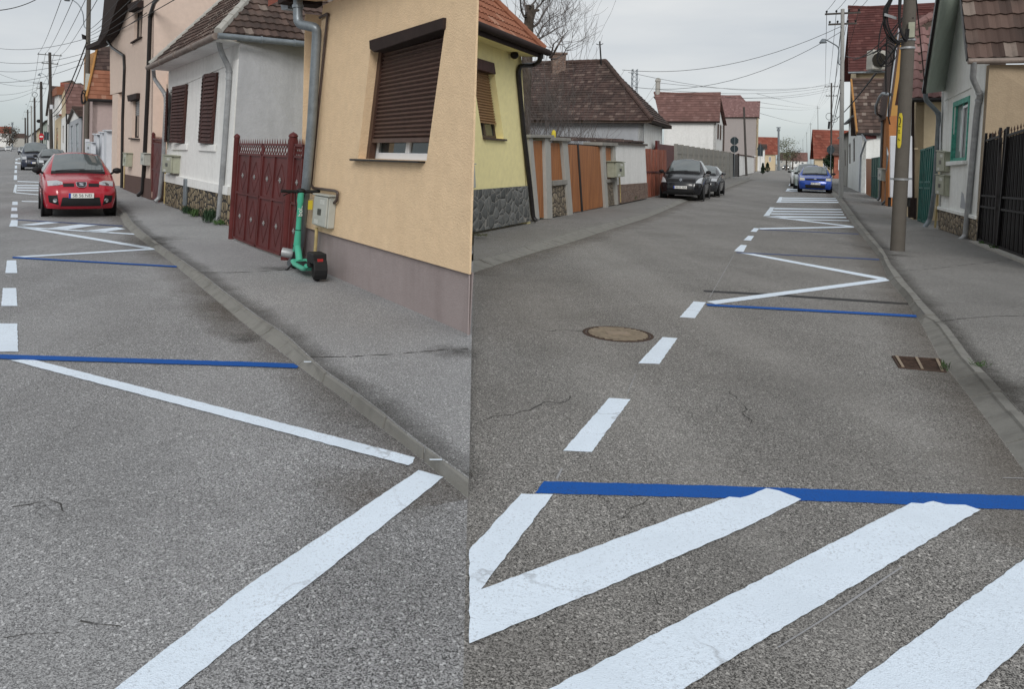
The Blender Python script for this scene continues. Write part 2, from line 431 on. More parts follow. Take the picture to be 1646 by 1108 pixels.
def kerb(name, bot_px, in_px, prof, mat, step=.5, gap=.018, z=ZP):
    """A row of kerb stones between the road edge and the pavement edge; prof gives the front slope along it."""
    bot = polyline(bot_px, 0.0); inn = polyline(in_px, z)
    # pair points by walking the road edge and taking the matching fraction of the other edge
    def at(pl, f):
        k = f * (len(pl) - 1); i = min(int(k), len(pl) - 2); return pl[i].lerp(pl[i + 1], k - i)
    def nearest(pl, p):
        best = None
        for a, b in zip(pl, pl[1:]):
            e = b - a; e.z = 0; w = p - a; w.z = 0; t = max(0.0, min(1.0, w.dot(e) / max(e.dot(e), 1e-9))); c = a.lerp(b, t); g = (c - p); g.z = 0
            if best is None or g.length < best[0]: best = (g.length, c)
        return best[1]
    Ls = [0]
    for a, b in zip(bot, bot[1:]): Ls.append(Ls[-1] + (b - a).length)
    n = max(2, int(Ls[-1] / step)); q = MB()
    def fr(d):
        for i in range(len(bot) - 1):
            if d <= Ls[i + 1] + 1e-6: return (i + (d - Ls[i]) / (Ls[i + 1] - Ls[i])) / (len(bot) - 1)
        return 1.0
    for k in range(n):
        d0 = Ls[-1] * k / n + gap / 2; d1 = Ls[-1] * (k + 1) / n - gap / 2
        rows = []
        jit = rng.uniform(-.010, .010)
        for d in (d0, (d0 + d1) / 2, d1):
            f = fr(d); b = at(bot, f); i = nearest(inn, b); s = prof(f)
            tf = Vector((b.x + (i.x - b.x) * s, b.y + (i.y - b.y) * s, z - .012 + jit))
            mid = b.lerp(tf, .93); mid.z = tf.z * .86
            rows.append(q.add([Vector((b.x, b.y, -.05)), Vector((b.x, b.y, .0)), mid, tf.lerp(i, .06) + Vector((0, 0, .006)), Vector((i.x, i.y, z + jit * .5)), Vector((i.x, i.y, -.05))]))
        for a, b in ((0, 1), (1, 2)):
            for j in range(5): q.face((rows[a][j], rows[a][j + 1], rows[b][j + 1], rows[b][j]))
        q.face(rows[0]); q.face(rows[2][::-1])
    return struct(q.build(name, mat, bevel=.010)), inn
# left street kerb: near (bottom right) to far
kb = [(754, 803), (710, 765.6), (673, 735), (635, 705), (583, 667), (542, 633.5), (499, 603), (461, 573), (418, 540), (384, 514), (345, 480), (306, 447), (280, 425), (249, 402), (216, 378), (199.5, 361), (191, 343), (150, 308), (110, 283), (70, 257)]
ki = [(754, 769), (701, 731), (656, 698), (613, 662), (570, 629), (521, 595), (489, 566), (458, 536), (424, 515), (395, 494), (360, 468), (326, 441), (295, 420), (262, 397), (230, 373), (212, 356), (201, 340), (160, 305), (116, 280), (74, 255)]
def profL(f): return .38 if f < .30 else (.7 if f < .58 else .4)
kerbL, innL = kerb('kerb', kb, ki, profL, M['kerb'])
# right street, right-hand kerb: near to far
kb2 = [(1760, 905), (1700, 826), (1645, 755), (1623.7, 724.5), (1592, 682), (1557, 636), (1512, 578), (1487, 530), (1472, 507), (1458, 485), (1428, 450), (1415, 415), (1382, 375), (1371, 361), (1357, 340), (1345, 321), (1335, 311), (1322, 300), (1312, 290), (1303, 280)]
ki2 = [(1760, 795), (1700, 730), (1646, 669), (1612, 631), (1589, 606), (1562, 579), (1544, 554), (1521, 523), (1493, 497), (1462, 462), (1432, 425), (1419, 401), (1391, 368), (1378, 352), (1362, 330), (1351, 316), (1340, 307), (1327, 297), (1316, 287.5), (1306, 278)]
def profR(f): return .66 if f < .40 else .35
kerbR, innR = kerb('kerb', kb2, ki2, profR, M['kerb'])
# right street, left-hand dropped kerb
kb3 = [(754, 441), (795, 427), (831, 415), (866, 404), (902, 394), (932, 385), (961, 375), (1000, 363), (1032, 353), (1060, 342), (1099, 325), (1130, 315), (1157, 307), (1180, 298), (1209, 288)]
ki3 = [(754, 421), (796, 410), (837, 398.5), (880, 385), (922, 371), (944, 366), (964, 361), (998, 353), (1026, 346), (1054, 337), (1094, 320), (1126, 311), (1154, 303.5), (1177, 295), (1206, 285)]
kerbC, innC = kerb('kerb', kb3, ki3, lambda f: .8, M['kerb'])
def sheet(name, pts, mat, z=None, skirt=.2):
    q = MB(); pts = [Vector(p) for p in pts]
    if z is not None: pts = [Vector((p.x, p.y, z)) for p in pts]
    q.prism([p - Vector((0, 0, skirt)) for p in pts], (0, 0, skirt))
    return struct(q.build(name, mat))
back = [SP(11.5, ZP), SP(14, ZP) + dL * 3, G(640, 440, ZP) + dL * 20 + pL * 2, dL * 200 + pL * 5.2]
sheet('pavement', innL + [dL * 300 + pL * 3.2, dL * 300 + pL * 8, dL * 40 + pL * 9.0, SP(12.5)], M['pave_l'], ZP)
sheet('pavement', innR + [dR * 300 + pR * 1.2, dR * 300 + pR * 14, dR * 20 + pR * 16, Vector((16, 2, 0))], M['pave_r'], ZP)
sheet('pavement', [SP(12.6)] + innC + [innC[-1] - pR * 16, SP(40) - pR * 3, SP(30)], M['pave_r'], ZP)

# ------------------------------------------------------------------ painted markings (4 mm above the asphalt)
def marking(name, polys, mat, z=.003, jit=.003, step=.035):
    q = MB()
    for px in polys:
        pts = [G(u, v, z) for u, v in px]; n = len(pts); out = []
        for i in range(n):
            a, b = pts[i], pts[(i + 1) % n]; Ls = (b - a).length; k = max(1, min(140, int(Ls / step)))
            nn = Vector((b.y - a.y, a.x - b.x, 0)); nn = nn.normalized() if nn.length > 1e-6 else nn
            out.append(a)
            for j in range(1, k): out.append(a.lerp(b, j / k) + nn * rng.uniform(-jit, jit))
        from mathutils.geometry import tessellate_polygon
        ids = q.add(out)
        for t in tessellate_polygon([out]): q.face([ids[k] for k in t])
    return struct(q.build(name, mat))
# right-hand street
marking('blue_marking', [[(874.5, 774), (1150, 781), (1400, 789.5), (1660, 798), (1760, 802), (1760, 826), (1660, 820), (1582, 818), (1432, 810), (1157, 801), (860, 793)]], M['blue'])
marking('white_marking', [
    [(838, 794), (889, 795), (773, 948), (754.6, 955), (754.6, 884)],
    [(773, 948), (996, 864.5), (1172, 799), (1190, 800.5), (1212, 794), (1232, 785), (1252, 789), (1288, 803), (1200, 847), (963, 949), (754.6, 1035), (754.6, 955.3)],
    [(883, 1108), (1150, 969), (1465, 808.5), (1484, 810), (1500, 806), (1520, 811), (1552, 812), (1576, 820), (1400, 925), (1150, 1075), (1099, 1108), (960, 1200), (715, 1200)],
    [(1361, 1108), (1646, 899.5), (1720, 845), (1760, 828), (1760, 945), (1646, 1035), (1568, 1108), (1460, 1210), (1220, 1210)]], M['white'], .0055)
marking('white_marking', [
    [(905, 725), (951, 727), (1013.5, 642), (979, 640)], [(1026, 584), (1060, 585.3), (1089, 543.7), (1065, 542)], [(1092.5, 510), (1117, 511.5), (1134.7, 486), (1115, 484.6)],
    [(1180, 403.4), (1195, 405), (1200.7, 394.2), (1190.6, 393.5)], [(1195, 386), (1207, 386.8), (1212, 379.4), (1203, 378.8)], [(1206.5, 372), (1215.7, 372.8), (1220.6, 367), (1212, 366.4)],
    [(1135.5, 484.8), (1424, 447.3), (1430, 451.3), (1150, 489)], [(1190, 406.6), (1206, 406.8), (1424, 446.8), (1412, 449)],
    [(1221, 366.4), (1371.6, 363.6), (1373, 365.6), (1220.6, 368.8)], [(1229, 347.8), (1240, 347.8), (1371, 363.2), (1362, 364)]], M['white'])
marking('white_marking', [
    [(1227, 347.4), (1237, 346.4), (1245, 333.4), (1238, 333)],
    [(1245, 334), (1352, 336), (1353, 337.2), (1244, 336.4)], [(1242, 338.4), (1354, 340), (1355, 341.4), (1240.8, 340.6)], [(1239.8, 342.6), (1356, 344), (1357.5, 345.6), (1238.6, 344.6)],
    [(1238, 346.6), (1359, 348.4), (1361, 350.6), (1260, 350.2)], [(1262, 351.2), (1364, 354), (1366, 355.2), (1280, 353.6)],
    [(1247.5, 325.6), (1255, 325.6), (1258, 316.7), (1253, 316.7)], [(1258, 317.2), (1344, 318.4), (1345, 319.6), (1257.4, 318.8)], [(1257, 320), (1345, 321), (1347, 322.6), (1256, 322)], [(1255.6, 323.2), (1348, 324.2), (1349, 326), (1255, 325.4)],
    [(1262.5, 307.4), (1268, 307.4), (1271, 302.8), (1266, 302.6)], [(1270, 303), (1330, 303.4), (1331, 305), (1269, 305)], [(1268, 306), (1331, 307), (1332, 308), (1267, 307.4)],
    [(1267, 298.4), (1270.6, 298.4), (1276, 291.4), (1272.6, 291)], [(1276, 291.4), (1300, 291.6), (1300, 293), (1275, 293)], [(1277, 282), (1281, 282), (1282, 279), (1279, 279)]], M['white_thin'], .004, 0)
marking('blue_marking', [[(1135, 488.4), (1300, 497), (1472.7, 506.3), (1474, 510), (1300, 500.6), (1138, 491.6)]], M['blue'], .0075)
marking('blue_marking', [[(1184, 405.2), (1413.5, 416.2), (1413.5, 418.3), (1300, 412), (1184, 406.4)], [(1221, 368.4), (1380, 375.6), (1380, 376.6), (1221, 369.2)]], M['blue_thin'], .0045, 0)
marking('black_marking', [[(1131, 466.4), (1240, 472), (1459.7, 487), (1460, 490.6), (1240, 475.4), (1131, 469.4)]], M['black_line'], .0015)
marking('chalk_line', [[(1449, 911), (1452, 912), (1392, 953), (1320, 1000), (1252, 1042), (1249, 1041), (1320, 997), (1388, 951)], [(1612, 768), (1645, 768.6), (1645, 769.8), (1612, 769)],
                       [(893, 770), (897, 770), (905, 753), (902, 753)], [(1008, 632), (1009.5, 632), (1022, 602), (1021, 602)], [(1140, 478), (1141, 478), (1180, 410), (1179.2, 410)]], M['scuff'], .004, 0)
# left-hand street
marking('white_marking', [
    [(185, 1108), (400, 940), (672.5, 756), (713, 767), (400, 1017), (287, 1108), (170, 1200), (60, 1200)], [(16, 579), (51.5, 577.6), (400, 666.3), (667, 735.5), (664, 744), (656, 748.5), (400, 680.3)],
    [(-6, 520), (27.5, 520), (29.2, 565.5), (-10, 565.5)], [(4.5, 463), (26, 463), (27.8, 492), (2, 492)], [(11, 418.5), (26, 418.5), (27.8, 439), (8.5, 439)],
    [(24, 412.3), (250, 398.6), (253.5, 401), (40, 413.6)], [(25, 364.6), (40, 363.8), (239, 396.8), (246, 399), (233, 399.4)],
    [(14.5, 364), (28, 364), (28.6, 353.7), (18.3, 353.7)], [(29, 361.6), (56, 362), (98, 357.6), (76, 356.6)], [(77, 366.8), (129, 360.4), (157, 362), (103, 369.4)], [(131, 371.3), (187.7, 365.2), (202, 367.8), (164, 373)],
    [(28, 363.6), (216, 375.4), (216, 377.2), (28, 365.2)],
    [(17.5, 344), (28.6, 344), (28.6, 349.6), (17, 349.6)], [(18.5, 333.5), (27.5, 333.5), (27.8, 339), (18, 339)], [(20, 324), (28.4, 324), (28.6, 329.5), (19.6, 329.5)]], M['white'], .0055)
marking('white_marking', [
    [(35, 322.6), (72, 323.6), (72, 325), (35, 324)], [(21, 309), (26, 309), (27.7, 296.5), (24, 296.5)], [(28, 296.8), (110, 297.6), (110, 299.4), (28, 298.6)], [(28, 300.6), (110, 301.6), (110, 303.6), (27.6, 302.6)], [(27.4, 304.6), (110, 306), (110, 308), (27, 306.6)],
    [(24, 308.8), (72, 313.2), (72, 314.6), (24, 310.2)], [(28, 290.6), (75, 292.6), (75, 293.8), (28, 292)], [(22.6, 281.4), (27.4, 281.4), (27.2, 289), (22, 289)], [(23.4, 273), (27.4, 273), (27.4, 278), (23, 278)], [(24, 266), (27.6, 266), (27.4, 270.6), (23.6, 270.6)],
    [(24.4, 260), (28, 260), (27.8, 263), (24.2, 263)], [(28, 261), (40, 261), (40, 263.4), (28, 263.2)], [(25, 255), (28.4, 255), (28.2, 257.6), (24.8, 257.6)], [(28.4, 254), (38, 254), (38, 255.6), (28.4, 255.4)]], M['white_thin'], .004, 0)
marking('blue_marking', [[(-40, 569), (6, 570), (400, 581.8), (472, 584.6), (480, 589), (477, 592), (400, 589), (6, 577), (-40, 576)]], M['blue'], .0075)
marking('blue_marking', [[(20, 412.6), (284, 427.4), (284, 429.6), (20, 414.8)]], M['blue'], .0075, 0)
marking('blue_marking', [[(26, 352.6), (197, 362.6), (197, 363.8), (26, 353.6)]], M['blue_thin'], .0075, 0)
marking('chalk_line', [[(13, 520), (14.5, 520), (16.5, 494), (15.5, 494)], [(16.5, 461), (17.3, 461), (18.3, 441), (17.6, 441)]], M['scuff'], .004, 0)
def patch_on(name, polys, mat, z): 
    return marking(name, polys, mat, z, .012, .08)
marking('kerb_paint', [[(488, 581), (500.5, 581), (500, 582.4), (489, 582.4)]], M['white'], ZP + .004, 0)
marking('kerb_paint', [[(690, 738.2), (711, 738.2), (711, 740), (691, 740)]], M['white'], ZP + .004, 0)
# covers let into the road
def manhole(u, v, r, label):
    c = G(u, v, 0.0); t = thing('manhole_cover', label, 'manhole cover', c)
    q = MB(); q.lathe([(r + .035, -.03), (r + .035, .002), (r + .005, .003), (r + .005, -.02)], 40, Matrix.Translation(c)); q.build('frame', M['rust'], t)
    q = MB(); q.lathe([(r, -.03), (r, .002), (.001, .002)], 40, Matrix.Translation(c)); q.build('plate', M['rust'], t)
    q = MB()
    k = -r + .03
    while k < r:
        h = math.sqrt(max(0, r * r - k * k)) - .02
        if h > .04: q.box(c + Vector((0, k, .003)), (2 * h, .026, .008))
        k += .042
    q.build('ridge_pattern', M['iron'], t)
    q = MB(); q.box(c + Vector((0, 0, .006)), (.2, .13, .008)); q.build('badge', M['iron_hi'], t)
manhole(993, 537, .285, 'round iron manhole cover in the brown asphalt beside the white dashes')
def drain():
    P = [G(1435, 574, 0), G(1511, 579, 0), G(1520, 599, 0), G(1446, 592, 0)]
    t = thing('drain_grate', 'rusty rectangular drain grate beside the kerb stones', 'drain', sum(P, Vector()) / 4)
    q = MB(); q.poly([p + Vector((0, 0, .003)) for p in P]); q.build('pit', M['pit'], t)
    def pt(a, b, z): return P[0].lerp(P[1], a).lerp(P[3].lerp(P[2], a), b) + Vector((0, 0, z))
    q = MB()
    for i in range(9):
        b = .05 + .90 * i / 8; q.tube([pt(0, b, .004), pt(1, b, .004)], .007, 5)
    q.build('bar_pattern', M['rust'], t)
    q = MB()
    for a in (.08, .5, .93): q.prism([pt(a - .03, 0, .01), pt(a + .03, 0, .01), pt(a + .03, 1, .01), pt(a - .03, 1, .01)], (0, 0, .004))
    q.build('cross_bar', M['iron_hi'], t)
    q = MB()
    for a, b in ((0, 1), (1, 2), (2, 3), (3, 0)): q.tube([P[a] + Vector((0, 0, .002)), P[b] + Vector((0, 0, .002))], .010, 6)
    q.build('frame', M['rust'], t)
drain()

# ---- grime, joints, dark patches and a painted scooter shadow on the asphalt
def grime(name, c, dens=.55, sc=2.2, fine=30, reach=.75):
    """Dirt that thins out towards the edge of its sheet: UV length 0 in the middle, 1 at the rim."""
    q = NT(name); q.col(q.mix(q.noise(fine, 4), mul(c, .6), mul(c, 1.5)))
    ln = q.n('ShaderNodeVectorMath', operation='LENGTH'); q.l(q.n('ShaderNodeUVMap').outputs[0], ln.inputs[0])
    v = q.math('ADD', q.noise(sc, 6, None, .72), q.math('MULTIPLY', q.noise(fine, 4, None, .75), .4))
    v = q.math('SUBTRACT', q.math('ADD', v, .12), q.math('MULTIPLY', ln.outputs['Value'], reach))
    q.l(q.math('MULTIPLY', q.ramp(v, .30, .85), dens), q.b.inputs['Alpha']); return q.fin(.95, 0, .05)
M['grime'] = grime('kerb_grime_and_shadow', (.05, .046, .04), .42, 2.6, 60)  # also colours the shadow painted on the pavement by the scooter
M['silt'] = grime('brown_silt', (.14, .118, .096), .35, 1.3, 60)
M['oil'] = grime('dark_stain', (.075, .074, .073), .1, 1.1, 50)
def strip(name, inner, w0, w1, mat, z, n=4):
    q = MB(); L0 = resample(inner, .25); cnt = len(L0); sd = []
    for k in range(cnt):
        d = L0[min(k + 1, cnt - 1)] - L0[max(k - 1, 0)]; d.z = 0; d.normalize(); sd.append(Vector((d.y, -d.x, 0)))
    for k in range(cnt - 1):
        for j in range(n):
            f0, f1 = j / n, (j + 1) / n; x0, x1 = lerp(w0, w1, f0), lerp(w0, w1, f1)
            q.poly([z0(L0[k] + sd[k] * x0, z), z0(L0[k + 1] + sd[k + 1] * x0, z), z0(L0[k + 1] + sd[k + 1] * x1, z), z0(L0[k] + sd[k] * x1, z)], [(0, f0), (0, f0), (0, f1), (0, f1)])
    return struct(q.build(name, mat))
def z0(p, z): return Vector((p.x, p.y, z))
botL = polyline(kb, 0.0); botR = polyline(kb2, 0.0)
strip('gutter_grime', botL, -.005, -.55, M['silt'], .0018); strip('gutter_grime', botR, -.005, -.6, M['silt'], .0018)
strip('pavement_grime', innL, .004, .3, M['grime'], ZP + .002); strip('pavement_grime', innR, .004, .25, M['grime'], ZP + .002)
strip('gutter_grime', polyline(kb3, 0.0), .0, .7, M['silt'], .0018)
def line(name, px, w, mat, z, jit=.012):
    pts = resample([G(u, v, z) for u, v in px], .07); q = MB(); P = []
    for k, p in enumerate(pts):
        d = (pts[min(k + 1, len(pts) - 1)] - pts[max(k - 1, 0)]); d.z = 0; d.normalize(); s = Vector((d.y, -d.x, 0)); o = s * rng.uniform(-jit, jit); ww = w * rng.choice((.1, .4, .7, 1.0, 1.5)); P.append((p + o - s * ww / 2, p + o + s * ww / 2))
    for (a, b), (c, d) in zip(P, P[1:]): q.poly([a, b, d, c])
    return struct(q.build(name, mat))
M['crack'] = plain('crack_dark', (.07, .068, .065), .95, 0, .3, 20, .05)  # plain dark tone of the cracks
line('pavement_crack', [(499, 574), (560, 573), (640, 569), (700, 563), (752, 560)], .014, M['crack'], ZP + .003)
line('pavement_crack', [(318, 438), (380, 438), (440, 435), (470, 433)], .018, M['crack'], ZP + .003)
line('pavement_crack', [(1442, 436), (1500, 432), (1570, 424), (1640, 416)], .014, M['crack'], ZP + .003)
line('pavement_crack', [(1500, 519), (1545, 512), (1600, 508), (1660, 508)], .014, M['crack'], ZP + .003)
line('pavement_crack', [(1432, 372), (1470, 371), (1506, 369)], .02, M['crack'], ZP + .003)
line('road_crack', [(1173, 628), (1182, 643), (1192, 655), (1204, 668), (1210, 688)], 0.0072, M['crack'], .002, 0.030)
line('road_crack', [(1040, 801), (1022, 812), (1000, 826), (984, 842), (976, 858)], 0.0060, M['crack'], .002, 0.022)
line('road_crack', [(1066, 940), (1059, 947), (1056, 958), (1052, 972)], 0.0048, M['crack'], .002, 0.022)
line('road_crack', [(8, 1023), (40, 1018), (80, 1015), (95, 1012)], 0.0060, M['crack'], .002, 0.022)
line('road_crack', [(20, 812), (60, 808), (95, 809), (110, 822)], 0.0054, M['crack'], .002, 0.030)
line('road_crack', [(130, 997), (160, 999), (200, 1005)], 0.0054, M['crack'], .002, 0.030)
line('road_crack', [(870, 535), (900, 530), (945, 533)], 0.0120, M['crack'], .002, 0.045)
line('road_crack', [(752, 690), (800, 668), (850, 655), (925, 640)], 0.0072, M['crack'], .002, 0.060)
def stain_shade(u, v, rx, ry, mat=None, z=.0022, turn=0.0):
    """A blotch with no edge of its own, rx by ry metres."""
    c = G(u, v, z); q = MB(); n = 10; m = Matrix.Rotation(turn, 3, 'Z')
    for i in range(n):
        for j in range(n):
            sq = [(2 * (i + a) / n - 1, 2 * (j + b) / n - 1) for a, b in ((0, 0), (1, 0), (1, 1), (0, 1))]
            q.poly([c + m @ Vector((x * rx, y * ry, 0)) for x, y in sq], sq)
    struct(q.build('stain_shade', mat or M['oil']))
aL, aR = -R(27), R(25)
for u, v, rx, ry in ((900, 560, 1.2, 2.6), (1290, 640, .9, 2.2), (1200, 900, .9, 1.0), (870, 430, 1.6, 5)): stain_shade(u, v, rx, ry, None, .0022, -aR)
for u, v, rx, ry in ((220, 760, .8, 1.8), (180, 470, 1.0, 3.0), (560, 930, .7, .9)): stain_shade(u, v, rx, ry, None, .0022, -aL)
stain_shade(395, 546, .28, .3, M['grime']); stain_shade(370, 500, .7, 1.6, M['silt'], .0023, -aL); stain_shade(600, 790, .5, .6, M['silt'], .0023, -aL)
zq = ZP + .0025
for u, v, rx, ry in ((240, 388, .7, 1.6), (450, 432, .5, .35), (735, 565, .4, .35), (1440, 410, .4, .4), (600, 640, .9, 1.3), (1560, 480, 1.2, 1.4), (1600, 620, .7, 1.0)): stain_shade(u, v, rx, ry, M['grime'] if rx < .75 else M['oil'], zq)  # blotch beside the scooter is its painted shadow; the rest are grime and stains
# ------------------------------------------------------------------ building helpers
def rayplane(u, v, p0, nrm):
    d = ray(u, v); t = (p0 - CAM).dot(nrm) / d.dot(nrm); return CAM + d * t
def vplane(u, v, p0, h):
    return rayplane(u, v, p0, Vector((h.y, -h.x, 0)))
def pnorm(a, b, c):
    n = (b - a).cross(c - a).normalized(); return n if n.z > 0 else -n
def roof_tiles(mb, bl, br, tr, tl, tw=.18, ch=.30, amp=.0, lift=.03, sub=1, stag=True, sag=.0):
    e = (br - bl).normalized(); up = (tl - bl) - e * (tl - bl).dot(e); Hh = up.length; up.normalize()
    n = e.cross(up); n = n if n.z > 0 else -n
    xr0 = (br - bl).length; xl1 = (tl - bl).dot(e); xr1 = (tr - bl).dot(e)
    nk = max(1, int(round(Hh / ch))); ch = Hh / nk; dx = tw / sub
    for k in range(nk):
        t0, t1 = k / nk, min(1.0, (k + 1.12) / nk)
        L0, R0 = lerp(0, xl1, t0), lerp(xr0, xr1, t0); L1, R1 = lerp(0, xl1, t1), lerp(xr0, xr1, t1)
        off = (tw / 2 if (stag and k % 2) else 0)
        i0 = math.floor((min(L0, L1) - off) / dx); i1 = math.ceil((max(R0, R1) - off) / dx)
        jit = rng.uniform(-.006, .006)
        for i in range(i0, i1):
            xa, xb = i * dx + off, (i + 1) * dx + off
            a0, b0 = max(L0, min(R0, xa)), max(L0, min(R0, xb)); a1, b1 = max(L1, min(R1, xa)), max(L1, min(R1, xb))
            if b0 - a0 < 1e-4 and b1 - a1 < 1e-4: continue
            wa, wb = amp * math.cos(2 * math.pi * xa / tw), amp * math.cos(2 * math.pi * xb / tw)
            tj = rng.uniform(-.004, .004) if sub == 1 else jit
            def pt(x, t, h): return bl + e * x + up * (Hh * t) + n * (h + (sag * (math.sin(x * 1.7) + math.sin(x * .9 + t * 3)) if sag else 0))
            p = mb.add([pt(a0, t0 + tj / Hh, lift + wa), pt(b0, t0 + tj / Hh, lift + wb), pt(b1, t1, wb), pt(a1, t1, wa), pt(b0, t0 + tj / Hh, -.004), pt(a0, t0 + tj / Hh, -.004)])
            u = (math.floor(xa / tw - off / tw + 1e-4) + .5 + (1000 if k % 2 else 0), k + .5)
            mb.face(p[:4], [u] * 4); mb.face((p[0], p[5], p[4], p[1]), [u] * 4)
    return n
def ridge(mb, a, b, r=.09, step=.36):
    n = max(1, int((b - a).length / step)); d = (b - a) / n
    for k in range(n): mb.tube([a + d * k, a + d * (k + 1.05)], [r * 1.08, r * .92], 8)
def deck(mb, pts, n, th=.10):
    """Boarding under the tiles."""
    mb.prism([Vector(p) - n * .012 for p in pts], -n * th)
def bil(c, a, b): return c[0].lerp(c[1], a).lerp(c[3].lerp(c[2], a), b)          # TL, TR, BR, BL
def part(mb, c, a0, a1, b0, b1, n, o0, o1): return mb.prism([bil(c, a, b) + n * o0 for a, b in ((a0, b0), (a1, b0), (a1, b1), (a0, b1))], n * (o1 - o0))
def window(parent, c, n, mframe, mglass, nx=2, ny=1, fw=.07, depth=.06, name='window'):
    """c: four corners (TL, TR, BR, BL) of the frame in its own plane."""
    W = (c[1] - c[0]).length; Hh = (c[3] - c[0]).length; fa, fb = fw / W, fw / Hh
    q = MB()
    for a0, a1, b0, b1 in ((0, fa, 0, 1), (1 - fa, 1, 0, 1), (fa, 1 - fa, 0, fb), (fa, 1 - fa, 1 - fb, 1)): part(q, c, a0, a1, b0, b1, n, 0, depth)
    for i in range(1, nx): part(q, c, i / nx - fa * .6, i / nx + fa * .6, fb, 1 - fb, n, 0, depth * .9)
    for j in range(1, ny): part(q, c, fa, 1 - fa, j / ny - fb * .5, j / ny + fb * .5, n, .002, depth * .85)
    w = q.build(name, mframe, parent, bevel=.006)
    g = MB(); part(g, c, .01, .99, .01, .99, n, .012, .022); g.build('pane', mglass, w)
    return w
def roller(parent, c, n, mslat, frac=1.0, ns=22, name='roller_shutter', bottom_bar=None, sl_h=.9):
    q = MB()
    for k in range(ns):
        b0 = frac * k / ns; b1 = frac * (k + sl_h) / ns
        p = [bil(c, 0, b0), bil(c, 1, b0), bil(c, 1, b1), bil(c, 0, b1)]
        m = [bil(c, 0, lerp(b0, b1, .5)), bil(c, 1, lerp(b0, b1, .5))]
        i = q.add([p[0] + n * .03, p[1] + n * .03, m[1] + n * .052, m[0] + n * .052, p[2] + n * .028, p[3] + n * .028])
        q.face((i[0], i[1], i[2], i[3])); q.face((i[3], i[2], i[4], i[5]))
        bk = q.add([p[0] + n * .026, p[1] + n * .026, bil(c, 1, frac * (k + 1) / ns) + n * .026, bil(c, 0, frac * (k + 1) / ns) + n * .026]); q.face(bk)
    o = q.build(name, mslat, parent)
    if bottom_bar:
        g = MB(); part(g, c, 0, 1, frac, frac + bottom_bar, n, .025, .06); g.build('bottom_rail', mslat, o)
    return o
def louvres(parent, c, n, mw, label=None, ns=16, name='shutter', gap=None):
    q = MB(); W = (c[1] - c[0]).length; Hh = (c[3] - c[0]).length; fa = .055 / W; fb = .07 / Hh
    for a0, a1, b0, b1 in ((0, fa, 0, 1), (1 - fa, 1, 0, 1), (fa, 1 - fa, 0, fb), (fa, 1 - fa, 1 - fb, 1)): part(q, c, a0, a1, b0, b1, n, 0, .045)
    for k in range(ns):
        b0 = fb + (1 - 2 * fb) * k / ns; b1 = fb + (1 - 2 * fb) * (k + 1.15) / ns; b1 = min(b1, 1 - fb * .5)
        p = [bil(c, fa, b0) + n * .006, bil(c, 1 - fa, b0) + n * .006, bil(c, 1 - fa, b1) + n * .05, bil(c, fa, b1) + n * .05]
        q.prism(p, n * .012)
    return q.build(name, mw, parent)
def pipe(parent, pts, r, mat, name='downspout', n=10, joints=()):
    q = MB(); q.tube(pts, r, n)
    for k in joints:
        a, b, f = pts[k[0]], pts[k[0] + 1], k[1]; c = a.lerp(b, f); t = (b - a).normalized()
        q.tube([c - t * .02, c + t * .02], r * 1.22, n)
    return q.build(name, mat, parent, smooth=True)
def soft(pts, rad=.12, k=3):
    """Round the bends of a pipe's path."""
    out = [pts[0]]
    for i in range(1, len(pts) - 1):
        a, b, c = pts[i - 1], pts[i], pts[i + 1]
        la, lc = min(rad, (a - b).length * .45), min(rad, (c - b).length * .45)
        p, r_ = b + (a - b).normalized() * la, b + (c - b).normalized() * lc
        for j in range(k + 1):
            t = j / k; out.append(p.lerp(b, t).lerp(b.lerp(r_, t), t))
    out.append(pts[-1]); return out
def meter_box(wall, px, depth, mat, label, cat='meter box', lid=True, pipe_px=None, marks=True, mpipe=None, group=None, name='meter_box', hinge=True):
    """A wall cabinet: outline px of its front face."""
    pts = [wall.P(u, v, depth) - wall.n * depth for u, v in px]
    c = sum(pts, Vector()) / len(pts)
    t = thing(name, label, cat, Vector((c.x, c.y, min(p.z for p in pts))), 0, group)
    q = MB(); q.prism(pts, wall.n * depth * .8); q.build('case', mat, t, bevel=.012)
    q = MB(); cc = [p + wall.n * depth * .8 for p in pts]
    part(q, cc, .03, .97, .03, .97, wall.n, 0, depth * .2); d = q.build('door', mat, t, bevel=.01)
    if marks:
        q = MB(); cd = [p + wall.n * depth for p in pts]
        part(q, cd, .38, .62, .42, .62, wall.n, .0, .004); q.build('window_slot', M['slot'], d)
        q = MB(); part(q, cd, .5, .8, .12, .26, wall.n, .0, .003); part(q, cd, .2, .45, .78, .92, wall.n, 0, .003); q.build('label_plate', M['paper'], d)
    if lid:
        q = MB(); part(q, cc, -.06, 1.06, -.05, .0, wall.n, -depth * .82, depth * .26); q.build('lid', mat, t, bevel=.005)
    if pipe_px:
        q = MB(); q.tube([wall.P(u, v, .06) for u, v in pipe_px], .022, 8); q.build('pipe', mpipe or M['gaspipe'], t, smooth=True)
    return t
def strut(mb, a, b, w, h, up=Vector((0, 0, 1))):
    d = (b - a).normalized(); s = d.cross(up).normalized() * (w / 2); u = s.cross(d).normalized() * (h / 2)
    return mb.prism([a - s - u, a + s - u, a + s + u, a - s + u], b - a)
